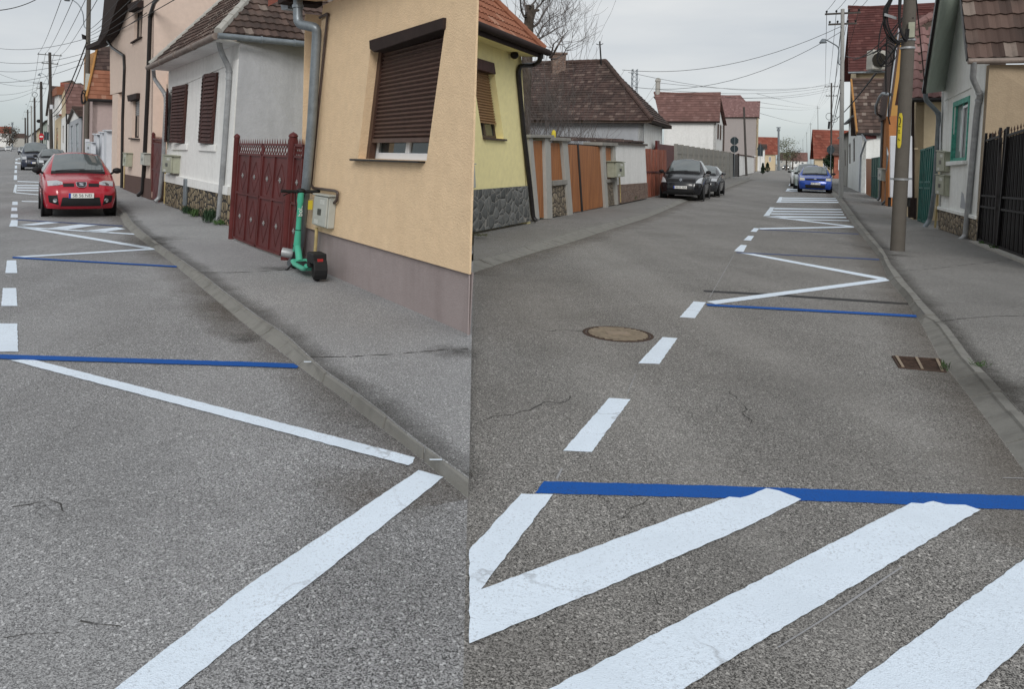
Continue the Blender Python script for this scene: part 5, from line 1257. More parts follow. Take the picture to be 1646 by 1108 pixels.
# low white wall and a dark gate before it
Lw = Wall((1188, 283), (1212, 278), 0.05)
t = thing('low_wall', 'low white garden wall at the corner with the dark wooden pole', 'wall', (Lw.A + Lw.B) / 2)
q = MB(); slab(q, Lw, [(1188, 249), (1211.5, 252.5), (1211.5, 277.5), (1188, 282.5)], -.25, .0); q.build('wall', M['white_wall'], t)
q = MB(); slab(q, Lw, [(1187, 247.6), (1212, 251), (1212, 253), (1187, 249.6)], -.3, .06); q.build('coping', M['tile_old'], t)
Lg = Wall((1179, 284.5), (1188, 283), 0.05)
t = thing('dark_gate', 'dark metal gate at the end of the concrete fence', 'gate', (Lg.A + Lg.B) / 2)
q = MB(); slab(q, Lg, [(1180, 248), (1187, 249), (1187, 283), (1180, 284)], -.05, .0); q.build('leaf', M['gate_black'], t)
for u in (1179.4, 1187.2): q = MB(); slab(q, Lg, [(u - .5, 246.5), (u + .5, 246.5), (u + .5, 284), (u - .5, 284)], -.1, .05); q.build('post', M['gate_black'], t)
# far houses that close the left-hand side and the end of the street
def far_house(name, label, foot, y_scale, u0, u1, ve, vr, wall_mat, roof_mat, hip=False, deep=8):
    """A distant house square to the view: wall u0..u1, eave at ve, ridge at vr."""
    y0 = G(foot[0], foot[1], 0).y; a, b = D(u0, ve, y0), D(u1, ve, y0); ze = (a.z + b.z) / 2; zr = D(u0, vr, y0).z
    t = thing(name, label, 'house', z_at((a + b) / 2, 0)); a, b = z_at(a, ze), z_at(b, ze); k = (dR if foot[0] > 760 else dL) * deep
    q = MB(); q.prism([z_at(a, 0), z_at(b, 0), b, a], k); q.build('wall', wall_mat, t)
    o = Vector((.4, 0, 0)); hh = Vector((1, 0, 0)) * ((b.x - a.x) * .22 if hip else 0)
    bl, br, tr_, tl_ = a - o - Vector((0, .4, 0)), b + o - Vector((0, .4, 0)), z_at(b + o - hh + k * .5, zr), z_at(a - o + hh + k * .5, zr)
    q = MB(); roof_tiles(q, bl, br, tr_, tl_, .4, .5); roof_tiles(q, br + k + Vector((0, .8, 0)), bl + k + Vector((0, .8, 0)), tl_, tr_, .4, .5)
    q.prism([a, z_at(a, zr - .2) + k * .5, a + k], (.1, 0, 0)); q.prism([b, z_at(b, zr - .2) + k * .5, b + k], (-.1, 0, 0))
    r = q.build('roof', roof_mat, t)
    w_ = (b.x - a.x)
    for f in (.25, .65):
        c = [Vector((a.x + w_ * f, a.y, ze - .5)), Vector((a.x + w_ * (f + .13), a.y, ze - .5)), Vector((a.x + w_ * (f + .13), a.y, ze - 1.7)), Vector((a.x + w_ * f, a.y, ze - 1.7))]
        window(t, c, Vector((0, -1, 0)), M['upvc'], M['glass'], 2, 1, .08, .05)
    return t
far_house('red_roof_house', 'distant cream house with a broad brick red roof left of the tall mast', (1232, 274), 1, 1217, 1246, 248, 219, M['cream'], M['tile_red'])
far_house('small_gabled_house', 'small white house half hidden by the dark sign backs on the left', (1222, 275), 1, 1217, 1229, 240, 231, M['white_wall'], M['tile_old'], False, 3)
far_house('end_house', 'distant house with a dark hipped roof closing the far end of the right street', (1262, 267.6), 1, 1249, 1271, 257.5, 245, M['concrete_lt'], M['tile_old'], True)
far_house('end_house', 'distant brown roofed house just right of the far street end', (1283, 268.6), 1, 1272, 1297, 259, 244.5, M['white_wall'], M['tile_chestnut'])
far_house('red_gable_house', 'big red tiled house behind the row of wooden poles', (1335, 284), 1, 1310, 1362, 256, 206.5, M['cream'], M['tile_red'], False, 7)
far_house('red_wall_house', 'low dark roofed house with a red front beside the round dark bush', (1352, 288), 1, 1341, 1368, 250, 231, M['gate_red_lt'], M['tile_old'], False, 3)
far_house('left_end_house', 'distant red roofed house at the far left end of the street', (12, 236.4), 1, -2, 19, 214, 203, M['white_wall'], M['tile_red'])
far_house('left_end_house', 'farthest brown roofed house closing the left street', (36, 235.9), 1, 20, 46, 222, 214, M['concrete_lt'], M['tile_old'], True)
# ------------------------------------------------------------------ right street, right-hand side, near to far
# ---- white house with the green window
K = Wall((1508.5, 368), (1571, 388.3), ZP)
h = thing('gabled_house', 'old white gabled house with a green framed window and a mottled tile roof', 'house', (K.A + K.B) / 2)
Kn = K.n; kb_ = -Kn
hw = [K.P(1535, 167), K.P(1558.5, 155), K.P(1552.5, 256), K.P(1529.5, 257.5)]
apex = K.P(1553, -55)
q = MB(); holed(q, K, [K.P(1509, 332), K.P(1571.6, 349), K.P(1590, 108), K.P(1573, 40), apex, K.P(1527, 60), K.P(1514.5, 146)], [hw], .14, .02); q.build('wall', M['white_old'], h)
q = MB(); Ks = K.shifted(.03); holed(q, Ks, [Ks.P(1508.5, 368), Ks.P(1571, 388.3), K.P(1571.6, 351) + Kn * .03, K.P(1509, 334) + Kn * .03], [], .1, .06); q.build('plinth', M['stone_small'], h)
q = MB(); slab(q, K, [(1508, 331), (1572, 347), (1571.6, 353), (1508, 336)], .0, .06); q.build('ledge', M['white_old'], h, bevel=.01)
q = MB(); slab(q, K, [(1519.5, 159.5), (1562, 138.5), (1562, 141), (1519.5, 162)], .0, .025); q.build('moulding', M['white_old'], h)
# end wall (brown stucco) running back
zK = K.P(1590, 104).z
cb0 = z_at(K.P(1571, 388), 0); ct = K.P(1590.5, 104)
q = MB(); q.prism([cb0, cb0 + kb_ * 5, z_at(cb0 + kb_ * 5, zK + .0), z_at(ct, zK + .0)], -K.d * .2); q.build('end_wall', M['ochre_wall'], h)
l0 = z_at(K.P(1508.5, 368), 0)
q = MB(); q.prism([l0, l0 + kb_ * 5, z_at(l0 + kb_ * 5, zK), z_at(l0, zK)], K.d * .2); q.prism([cb0 + kb_ * 5, l0 + kb_ * 5, z_at(l0 + kb_ * 5, zK), z_at(cb0 + kb_ * 5, zK)], Kn * .2); q.build('rear_wall', M['white_old'], h)
# near slope over the brown wall
ov = .12; sc_ = (K.P(1590, 106) - K.A).dot(K.d) + .10
while ov < .9 and (K.shifted(ov).P(1555, 96) - K.A).dot(K.d) < sc_: ov += .02
Ko = K.shifted(ov)
e0 = Ko.P(1555, 94)
ezz = e0.z; e1 = z_at(e0 + kb_ * 5.2, ezz)
v1 = Ko.P(1545.5, 4); up_ = (v1 - e0); up_n = up_ * 1.75
q = MB(); nK = roof_tiles(q, e0, e1, e1 + up_n, e0 + up_n, .21, .34, .020, .045, 5, False, .008); rf = q.build('roof', M['tile_brown'], h)
q = MB(); deck(q, [e0, e1, e1 + up_n, e0 + up_n], nK, .1); q.build('boarding', M['wood_dark'], h)
# far slope with the wide pale soffit over the street
s_up, s_lo = Ko.P(1519, -60), Ko.P(1494, 146)
o_up, o_lo = K.P(1519, -40, .55), K.P(1490, 150, .55)
i_up, i_lo = K.P(1549, -40, .0), K.P(1518.5, 146, .0)
q = MB(); nrm_ = (o_lo - o_up).cross(i_up - o_up).normalized(); nrm_ = nrm_ if nrm_.z > 0 else -nrm_
q.prism([o_up, o_lo, i_lo, i_up], nrm_ * .06); q.build('soffit', M['greenish'], h)
q = MB(); eo = (i_lo - o_lo).normalized(); fs_lo = o_lo + eo * 5.5; fs_up = o_up + eo * 5.5; roof_tiles(q, fs_lo, o_lo, o_up, fs_up, .21, .34, .0, .03, 1)
for v in q.v: v += nrm_ * .09
q.build('roof', M['tile_brown'], h)
q = MB(); strut(q, o_lo + nrm_ * .08, o_up + nrm_ * .08, .06, .1); q.build('bargeboard', M['black_metal'], h)
q = MB(); strut(q, e0 + Vector((0, 0, -.02)), e0 + up_n + Vector((0, 0, -.02)), .03, .09); q.build('bargeboard', M['black_metal'], h)
pipe(h, [e0 + Vector((0, 0, -.06)) - K.d * -.06, e1 + Vector((0, 0, -.06)) + K.d * .06], .062, M['zinc_rust'], 'gutter', 10, ((0, .3),))
pipe(h, soft([K.P(1566, 98, ov - .1), K.P(1563.5, 126, ov - .14), K.P(1575.5, 152, .06), K.P(1571.5, 170, .06), K.P(1569, 190, .06), K.P(1558.6, 306, .06), K.P(1552, 380, .07), K.P(1538, 391, .25)], .07), .056, M['zinc_lt'], 'downspout', 12, ((5, .3), (8, .5)))
pipe(h, soft([K.P(1487.5, 146, .5), K.P(1488, 160, .45), K.P(1508, 181, .10), K.P(1508.5, 195, .07), K.P(1502, 306, .07), K.P(1495, 352, .07), K.P(1486, 366, .2)], .07), .053, M['zinc'], 'downspout', 12, ((6, .4),))
cw = [p - Kn * .08 for p in hw]
w = window(h, cw, Kn, M['green_frame'], M['glass_pale'], 2, 1, .05, .06)
q = MB();
cwi = [p - Kn * .05 for p in hw]
part(q, cwi, .52, .56, .1, .97, Kn, .0, .03); part(q, cwi, .92, .97, .1, .97, Kn, .0, .03); part(q, cwi, .56, .92, .1, .14, Kn, 0, .03); q.build('sash_frame', M['upvc'], w)
fr = [K.P(1533.5, 164.6), K.P(1559.8, 153.2), K.P(1553.5, 257.5), K.P(1528.6, 259.5)]
q = MB()
for a0, a1, b0, b1 in ((-.0, .05, 0, 1), (.95, 1.0, 0, 1), (.05, .95, 0, .08), (.05, .95, .972, 1)): part(q, fr, a0, a1, b0, b1, Kn, -.02, .02)
q.build('window_surround', M['green_frame'], h)
q = MB(); slab(q, K, [(1524.5, 260), (1555, 258), (1554.5, 264), (1524.5, 267)], .0, .09); q.build('sill', M['white_old'], h, bevel=.01)
q = MB(); slab(q, K, [(1546, 308), (1549, 312), (1553, 337), (1543.5, 334)], .0, .004); q.build('patch', M['bluegrey'], h)
meter_box(K, [(1505, 243), (1518, 245), (1517.5, 276), (1504, 276.5)], .12, M['box_green'], 'upper of two greenish meter boxes on the white house with the green window', group=None)
meter_box(K, [(1503.5, 281), (1517.5, 283), (1516.5, 315), (1502.5, 312)], .12, M['box_green'], 'lower of two greenish meter boxes on the white house, over a yellow pipe', pipe_px=[(1507, 312), (1506, 330), (1503, 366)])
pipe(h, [K.P(1512, 180, .03), K.P(1511, 244, .03)], .016, M['upvc'], 'pipe', 6)
# ---- black wrought iron gate
B = Wall((1571.5, 389), (1646, 418.5), ZP)
t = thing('iron_gate', 'black wrought iron gate with dark sheeting and spear tips beside the brown wall', 'gate', (B.A + B.B) / 2)
def gate_leaf(px, nb):
    c = [B.P(u, v) for u, v in px]; q = MB(); n = B.n
    part(q, c, .0, 1, .08, 1, n, -.015, -.008)
    for a0, a1, b0, b1 in ((0, .035, 0, 1), (.965, 1, 0, 1)): part(q, c, a0, a1, b0, b1, n, 0, .04)
    for b0 in (.06, .56, .66, .97): part(q, c, 0, 1, b0, b0 + .018, n, 0, .03)
    for k in range(1, nb):
        a = k / nb; q.tube([bil(c, a, .08) + n * .012, bil(c, a, .98) + n * .012], .010, 5)
        q.tube([bil(c, a + .4 / nb, .08) + n * .008, bil(c, a + .4 / nb, .56) + n * .008], .006, 4)
    lf = q.build('leaf', M['gate_black'], t)
    q = MB()
    for k in range(nb + 1):
        p = bil(c, k / nb, .065); q.tube([p, p + Vector((0, 0, .05)), p + Vector((0, 0, .07)), p + Vector((0, 0, .14))], [.008, .008, .018, .001], 6)
    q.build('spear_point_pattern', M['rust'], lf)
gate_leaf([(1587, 214), (1611, 205), (1601, 399), (1573, 388)], 5)
gate_leaf([(1622, 204), (1664, 188), (1660, 422), (1604, 400)], 8)
gate_leaf([(1664, 188), (1720, 168), (1716, 446), (1661, 423)], 8)
for (u, v0, v1) in (((1603.5, 1617), 401, 212),): pxv(B, u, v0, v1, .035, M['gate_black'], t, 'post')
q = MB(); slab(q, B, [(1573, 387), (1586, 232), (1590, 214), (1594, 214), (1580, 390)], -.06, -.01); q.build('side_frame', M['gate_black'], t)
q = MB(); slab(q, B, [(1609, 230), (1613, 222), (1624, 222), (1622, 250)], -.05, -.02); q.build('side_frame', M['gate_black'], t)
q = MB(); a, b = B.P(1571, 391, .02), B.P(1730, 452, .02); q.prism([a, b, b + B.n * .14, a + B.n * .14], (0, 0, .05)); tag(q.build('gate_step', M['concrete_lt']), 'worn concrete step along the foot of the black iron gate', 'step')
# ---- concrete power pole with the yellow paint mark
def tapered(parent, a, b, r0, r1, mat, name='shaft', n=14, k=8):
    q = MB(); q.tube([a.lerp(b, i / k) for i in range(k + 1)], [lerp(r0, r1, i / k) for i in range(k + 1)], n); return q.build(name, mat, parent, smooth=True)
pb = G(1442, 403, ZP); pt_ = D(1466, -60, pb.y); pt_ = pb + (pt_ - pb) * 1.35
def pole_at(v): # point on the pole's axis seen at picture height v
    lo, hi = 0.0, 1.0
    for _ in range(40):
        m = (lo + hi) / 2; p = pb.lerp(pt_, m); w_ = p - CAM; vv = PPY + FPX * (-(w_.dot(cU))) / w_.dot(cF)
        if vv > v: lo = m
        else: hi = m
    return pb.lerp(pt_, lo)
t = thing('power_pole', 'thick concrete power pole with a yellow paint patch and black cable loops', 'power pole', pb)
tapered(t, pb - Vector((0, 0, .2)), pt_, .118, .098, M['pole_conc'])
toC = (CAM - pb); toC.z = 0; toC.normalize(); rgt = Vector((-toC.y, toC.x, 0))
if rgt.dot(cX) < 0: rgt = -rgt
q = MB()
for i in range(9):
    for j in range(7):
        pass
rows = []
for i in range(10):
    v = lerp(182, 238, i / 9); p = pole_at(v); rr = .1175 - .0; wd = 1.0 if 0 < i < 9 else .55
    rows.append(q.add([p + (toC * math.cos(a) + rgt * math.sin(a)) * (rr + .001) for a in [R(-38) + R(36) * (j / 5 * wd + (1 - wd) / 2) - R(18) + R(10) for j in range(6)]]))
for i in range(9):
    for j in range(5): q.face((rows[i][j], rows[i][j + 1], rows[i + 1][j + 1], rows[i + 1][j]))
q.build('paint_patch', M['yellow_sticker'], t, smooth=True)
def stroke(pts, r=.007):
    P = []
    for v, ang in pts:
        p = pole_at(v); P.append(p + (toC * math.cos(R(ang)) + rgt * math.sin(R(ang))) * .1215)
    q = MB(); q.tube(P, r, 5); q.build('painted_mark', M['gate_black'], t)
stroke([(188, -38), (191, -26), (196, -24), (201, -32)]); stroke([(203, -40), (204, -22)]); stroke([(210, -38), (209, -30), (214, -34), (214, -22)], .005); stroke([(224, -40), (223, -32), (226, -28), (225, -20)], .005)
c0 = pole_at(50); q = MB(); q.box(c0 + toC * .13 + rgt * .045, (.10, .09, .28), Matrix.Rotation(math.atan2(toC.y, toC.x) - math.pi / 2, 3, 'Z')); q.build('junction_box', M['box_green'], t, bevel=.01)
for v in (64, 77, 288):
    p = pole_at(v); q = MB(); q.tube([p - Vector((0, 0, .018)), p + Vector((0, 0, .018))], .124, 14); q.build('steel_band', M['zinc_lt'], t, smooth=True)
def bundle(name, parent, pts, n, spread, r, mat, seed=1):
    rg = random.Random(seed)
    for i in range(n):
        off = Vector((rg.uniform(-1, 1), rg.uniform(-1, 1), rg.uniform(-1, 1))) * spread
        P = [p + off * (.6 + .4 * math.sin(k * 1.3 + i)) for k, p in enumerate(pts)]
        q = MB(); q.tube(soft(P, .3, 4), r, 6); q.build(name, mat, parent, smooth=True)
def near_pole(u, v, k=.16): # a point beside the pole, k metres nearer the camera
    return D(u, v, pb.y - k)
bundle('cable', t, [near_pole(1446, -40), near_pole(1432, 2), near_pole(1424, 16), near_pole(1423, 38), near_pole(1432, 58), near_pole(1444, 68), near_pole(1452, 66)], 7, .05, .014, M['cable'], 3)
bundle('cable', t, [near_pole(1450, -40), near_pole(1446, 10), near_pole(1445, 40), near_pole(1452, 60), near_pole(1458, 66), near_pole(1459, 48)], 4, .03, .016, M['cable'], 5)
bundle('cable', t, [near_pole(1424, 20), near_pole(1414, 50), near_pole(1411, 84), near_pole(1410, 96)], 2, .02, .010, M['cable'], 6)
bundle('cable', t, [near_pole(1425, 60), near_pole(1423, 110), near_pole(1424, 150)], 2, .012, .009, M['cable'], 9)
for k, (cu, cv, rr) in enumerate(((1424, 90, 15), (1425, 87, 13), (1428, 85, 14), (1421, 93, 12))):   # coiled loops
    q = MB(); P = [D(cu + rr * math.cos(a) * .95, cv + rr * 1.12 * math.sin(a), pb.y - .12 + .015 * k) for a in [2 * math.pi * i / 28 for i in range(29)]]
    q.tube(P, .0075, 6, False); q.build('cable_loop', M['cable'], t, smooth=True)
bundle('cable', t, [near_pole(1439, 80), near_pole(1433, 120), near_pole(1429, 165), near_pole(1428, 186), near_pole(1431, 200)], 3, .02, .009, M['cable'], 12)
q = MB(); q.tube([D(1470, -50, pb.y), D(1468, 30, pb.y), D(1463.5, 130, pb.y), D(1461, 220, pb.y)], .032, 8); q.build('conduit', M['zinc_lt'], t, smooth=True)
for s_ in ((1440, 77, 1427, 20),):
    q = MB(); strut(q, near_pole(1422, 23, .25), near_pole(1441, 29, .1), .012, .05); q.build('clamp', M['zinc_lt'], t)
# ---- pale cabinet behind the pole
Cb = Wall((1428, 334), (1467, 350), ZP)
t = thing('switch_cabinet', 'tall pale electrical cabinet hung on the wall behind the concrete pole', 'cabinet', (Cb.A + Cb.B) / 2)
pos = D(1447, 330, pb.y + 2.6); dx_ = 2.6
def rect_at(u0, v0, u1, v1, y): return [D(u0, v0, y), D(u1, v0, y), D(u1, v1, y), D(u0, v1, y)]
yq = pb.y + 2.6
q = MB(); q.prism(rect_at(1431, 218, 1466.5, 318, yq), fdir * .14); q.build('case', M['cabinet'], t, bevel=.02)
q = MB(); q.prism(rect_at(1431, 286, 1466.5, 288, yq - .01), (0, .01, 0)); q.build('strap', M['zinc'], t)
for u in (1430, 1437, 1461):
    q = MB(); q.tube([D(u, 317, yq + .1), D(u - .5, 332, yq + .1)], .03, 8); q.build('cable_pipe', M['cable'], t, smooth=True)
# ---- tiled house behind the pole
yT = 15.6
def yblock(name, label, P0, wl, wr, ev, wall_mat, roof_mat, tl_px, tr_px, street_len, pitch=1.0, tw=.25, ch=.36, amp=0, over=.25, sub=1, cap=None, cat='house', gut=None):
    """A right-hand house seen end on: street corner at P0, its end wall runs away to the right of it."""
    t = thing(name, label, cat, P0); sd = pR
    Ec = D(wl, ev[0], P0.y); ze = Ec.z; Ec = z_at(P0, ze)
    Er = vplane(wr, ev[1], Ec, sd); Er = Ec + sd * max(1.5, (Er - Ec).dot(sd))
    q = MB(); q.prism([z_at(Ec, 0), z_at(Er, 0), Er, Ec], fdir * .2); q.build('end_wall', wall_mat, t)
    q = MB(); q.prism([z_at(Ec, 0), z_at(Ec + fdir * street_len, 0), Ec + fdir * street_len, Ec], sd * .2); q.build('wall', wall_mat, t)
    q = MB(); q.prism([z_at(Ec + fdir * street_len, 0), z_at(Er + fdir * street_len, 0), Er + fdir * street_len, Ec + fdir * street_len], -fdir * .2); q.build('rear_wall', wall_mat, t)
    bl = Ec - sd * over - fdir * over; br = Er + sd * over - fdir * over
    e = (br - bl).normalized(); n = e.cross((fdir + Vector((0, 0, pitch))).normalized()); n = n if n.z > 0 else -n
    t1, t2 = rayplane(*tl_px, bl, n), rayplane(*tr_px, bl, n)
    q = MB(); roof_tiles(q, bl, br, t2, t1, tw, ch, amp, .035, sub, sub == 1); r = q.build('roof', roof_mat, t)
    b2 = z_at(Ec + fdir * (street_len + over) - sd * over, ze); r2 = z_at(Er + fdir * (street_len + over) + sd * over, ze)
    q = MB(); deck(q, [bl, br, t2, t1], n, .1); q.build('boarding', M['wood_dark'], t)
    q = MB(); roof_tiles(q, r2, b2, z_at(t1, t1.z), t2, tw, ch); q.build('roof', roof_mat, t)
    q = MB(); q.prism([Ec, Ec + fdir * street_len, z_at(t1 + sd * over, t1.z - .1)], sd * .15); q.build('gable', wall_mat, t)
    q = MB(); ridge(q, t1 + Vector((0, 0, .04)), t2 + Vector((0, 0, .04)), .1, .4); q.build('ridge_tile_pattern', cap or roof_mat, r, smooth=True)
    pipe(t, [bl - Vector((0, 0, .06)), br - Vector((0, 0, .06))], .07, gut or M['black_metal'], 'gutter', 8)
    return t, Ec, Er, bl, br, t1, t2
P0 = G(1468.5, 353, ZP)
t, Ec, Er, bl, br, t1, t2 = yblock('cream_house', 'cream house with wavy mauve red tiles and a dark gutter between pole and white gable', P0, 1470, 1580, (158, 152), M['cream'], M['tile_mauve'], (1463, 44), (1515, 22), 2.6, 1.35, .26, .34, .03, .25, 5)
q = MB(); ridge(q, D(1466, 46, t1.y), D(1497, 24, t1.y), .11, .35); ridge(q, D(1497, 24, t1.y), D(1530, 28, t1.y + .3), .11, .35); q.build('ridge_tile_pattern', M['tile_mauve'], t, smooth=True)
q = MB(); q.prism(rect_at(1461.5, 160, 1470, 350, P0.y - .02), (0, .06, 0)); q.build('dark_jamb', M['dark_brown'], t)
q = MB(); q.prism(rect_at(1470, 318, 1496, 352, P0.y - .03), (0, .05, 0)); q.build('plinth', M['dark_brown'], t)
q = MB(); q.prism(rect_at(1470, 237.5, 1500, 240.5, P0.y - .03), (0, .05, 0)); q.build('moulding', M['cream'], t)
# teal gate beside it
T = Wall((1476, 355), (1492, 361), ZP)
t = thing('teal_gate', 'teal painted metal gate between the cream house and the white gabled house', 'gate', (T.A + T.B) / 2)
for px in ([(1481.5, 240.5), (1490, 238), (1483, 358), (1476.5, 355)], [(1491, 237.5), (1502.5, 234), (1493, 361.5), (1484, 358.5)]):
    c = [T.P(u, v) for u, v in px]; q = MB(); part(q, c, 0, 1, 0, 1, T.n, -.01, .01)
    for a in (0, .3, .62, .9): part(q, c, a, a + .1, 0, 1, T.n, .01, .03)
    for b in (.0, .44, .52, .96): part(q, c, 0, 1, b, b + .025, T.n, .01, .035)
    q.build('leaf', M['teal'], t)
# ---- deep orange house with its hung gutter end
P0 = G(1424, 330, ZP)
t = thing('orange_house', 'narrow deep orange house with white edged gable behind the concrete pole', 'house', P0)
O = Wall((1415.5, 324), (1428, 331.5), ZP)
q = MB(); slab(q, O, [(1416, 324), (1428, 331), (1430, 182), (1418, 150)], -.25, .0); q.build('wall', M['orange_wall2'], t)
yo = O.B.y
q = MB(); q.prism([D(1429, 186, yo), D(1460, 186, yo), D(1460, 40, yo), D(1445, 60, yo)], (0, .2, 0)); q.build('gable', M['orange_wall3'], t)
q = MB(); strut(q, D(1428, 187, yo - .03), D(1447, 45, yo - .03), .05, .12); q.build('bargeboard', M['cabinet'], t)
q = MB(); b0 = z_at(O.B, 0); q.prism([z_at(D(1429, 300, yo), 0), z_at(D(1462, 300, yo), 0), D(1462, 186, yo), D(1429, 186, yo)], (0, .2, 0)); q.build('end_wall', M['orange_wall2'], t)
q = MB(); q.prism([D(1428, 188, yo - .1), D(1447, 44, yo - .1), D(1447, 44, yo - .1) + fdir * 4, D(1428, 188, yo - .1) + fdir * 4], (.08, 0, .02)); q.build('roof', M['tile_old'], t)
pipe(t, soft([O.P(1432, 152, .35), O.P(1419, 150, .4), O.P(1414, 156, .45), O.P(1408, 170, .45), O.P(1408.5, 182, .4), O.P(1417, 188, .1), O.P(1418.5, 200, .06), O.P(1414, 318, .06), O.P(1410, 322, .15)], .08), .055, M['zinc'], 'downspout', 10)
pipe(t, soft([O.P(1427, 186, .06), O.P(1427, 250, .06), O.P(1424, 322, .06), O.P(1418, 328, .15)], .06), .045, M['zinc'], 'downspout', 8)
meter_box(O, [(1411, 271), (1417, 272.5), (1416.5, 291), (1410.5, 289)], .22, M['box_grey'], 'pale meter box on a pipe beside the dark green gate', pipe_px=[(1413, 290), (1412, 322)])
# ---- dark green gate and boards
Gt = Wall((1392, 313), (1414, 321), ZP)
t = thing('green_gate', 'dark green metal gate beside brown boards on the right pavement', 'gate', (Gt.A + Gt.B) / 2)
c = [Gt.P(1402, 254), Gt.P(1414, 252), Gt.P(1412, 320), Gt.P(1401, 316)]; q = MB(); part(q, c, 0, 1, 0, 1, Gt.n, -.01, .01)
for a in (0, .32, .64, .92): part(q, c, a, a + .08, 0, 1, Gt.n, .01, .03)
for b in (.0, .45, .96): part(q, c, 0, 1, b, b + .03, Gt.n, .01, .035)
q.build('leaf', M['gate_green'], t)
q = MB(); slab(q, Gt, [(1392, 255), (1401.5, 255), (1400.5, 316), (1392, 312)], -.05, .0); q.build('board_panel', M['wood_orange'], t)
# ---- small brown roofed house
P0 = G(1384, 310, ZP)
t, Ec, Er, bl, br, t1, t2 = yblock('small_roof_house', 'small old house with worn brown tiles and an orange verge facing the pavement', P0, 1387, 1432, (214, 214), M['white_old'], M['tile_brown'], (1368, 129), (1432, 129), 4.5, 1.1, .2, .27, 0, .3)
q = MB(); strut(q, bl, t1, .08, .26); q.build('bargeboard', M['board_orange'], t)
Sm = Wall((1374, 306), (1386, 311), ZP)
pipe(t, soft([Ec + Vector((-.2, -.3, -.1)), Sm.P(1392, 226, .1), Sm.P(1384, 250, .06), Sm.P(1382, 308, .06)], .1), .05, M['zinc'], 'downspout', 8)
q = MB(); q.prism(rect_at(1392, 218, 1416, 223, P0.y - .3), (0, .1, 0)); q.build('fascia', M['gate_red'], t)
# ---- big wine red roof
P0 = G(1372, 303, ZP)
t, Ec, Er, bl, br, t1, t2 = yblock('wine_roof_house', 'tall cream house with a huge wine red tiled roof rising above its neighbours', P0, 1368, 1530, (116, 112), M['cream'], M['tile_wine'], (1363, 11), (1536, 17), 6, .75, .3, .36, 0, .5, cap=M['tile_wine'], gut=M['zinc'])
# air conditioner
ya = 21
t = thing('air_conditioner', 'cream air conditioner box hung beyond the black cable loops', 'air conditioner', D(1413, 112, ya))
q = MB(); q.prism([D(1404, 79, ya), D(1424, 81, ya), D(1423, 112, ya), D(1402.5, 110.5, ya)], (0, .32, 0)); q.build('case', M['ac_white'], t, bevel=.02)
q = MB(); c = D(1413, 96, ya - .02); q.lathe([(.19, 0), (.19, .02), (.01, .025)], 20, Matrix.Translation(c) @ Matrix.Rotation(R(90), 4, 'X')); q.build('fan', M['slot'], t)
q = MB(); q.prism([D(1402, 112, ya + .25), D(1424, 113.5, ya + .25), D(1424, 115.5, ya + .25), D(1402, 114, ya + .25)], (0, .3, 0)); q.build('bracket', M['zinc'], t)
# further fronts down to the bend
specs = [('weathered_house', 'grey white house front just left of the small brown roofed house', ((1362, 300), (1377, 307)), (208, 178), M['white_old'], M['tile_old'], 1.2),
         ('weathered_house', 'narrow pale house front behind the slim pale lamp pole', ((1352, 295.5), (1361, 299.5)), (226, 212), M['concrete_lt'], M['tile_chestnut'], 1.6)]
for nm, lb, bs, tv, mw, mr, rise in specs:
    u0, u1 = bs[0][0], bs[1][0]; f = lambda s: lerp(u0, u1, s); vm = lambda s, k: lerp(lerp(tv[0], bs[0][1], k), lerp(tv[1], bs[1][1], k), s)
    win = tuple({'q': [(f(s), vm(s, .3)), (f(s + .2), vm(s + .2, .3)), (f(s + .2), vm(s + .2, .62)), (f(s), vm(s, .62))], 'f': M['shutter_brown'], 'nx': 1} for s in (.15, .6))
    rh = row_house(nm, lb, bs, tv, 0, {'wall': mw}, depth=5, wins=win)
    gable_parallel(*rh, mr, rise, .25, tw=.3, ch=.36)
# ------------------------------------------------------------------ cars
M['glass_car'] = glassy('car_glass', (.10, .118, .122), .03, 1.0, 1.75)
M['tyre'] = plain('tyre_rubber', (.018, .018, .018), .85, 0, .2, 20)
M['trim'] = plain('black_plastic_trim', (.016, .016, .017), .55, 0, .1)
M['rim'] = plain('alloy_rim', (.36, .37, .38), .35, .7, .1)
M['lamp'] = glassy('headlamp_lens', (.42, .44, .46), .12, .9)
M['lamp_yellow'] = glassy('aged_headlamp_lens', (.50, .47, .36), .15, .8)
M['chrome'] = plain('chrome', (.65, .66, .68), .15, 1.0, .03)
M['plate'] = plain('number_plate', (.72, .72, .70), .4, 0, .03)
M['plate_blue'] = plain('number_plate_band', (.02, .06, .35), .4, 0, .03)
M['ink'] = plain('number_plate_ink', (.02, .02, .02), .5, 0, .05)
M['seat'] = plain('dark_seat_cloth', (.03, .032, .035), .8, 0, .1)
M['badge_dark'] = plain('badge_ground', (.02, .022, .03), .3, 0, .05)
PAINT = {'red': carpaint('red_car_paint', (.38, .010, .026)), 'blue': carpaint('blue_car_paint', (.018, .065, .34), .15), 'black': carpaint('black_car_paint', (.006, .0065, .009)),
         'grey': carpaint('dark_grey_car_paint', (.03, .032, .036), .2), 'navy': carpaint('navy_car_paint', (.018, .024, .045)), 'silver': carpaint('silver_car_paint', (.42, .43, .44), .5),
         'white': carpaint('white_car_paint', (.66, .67, .68)), 'pale': carpaint('pale_green_car_paint', (.35, .40, .38), .3)}
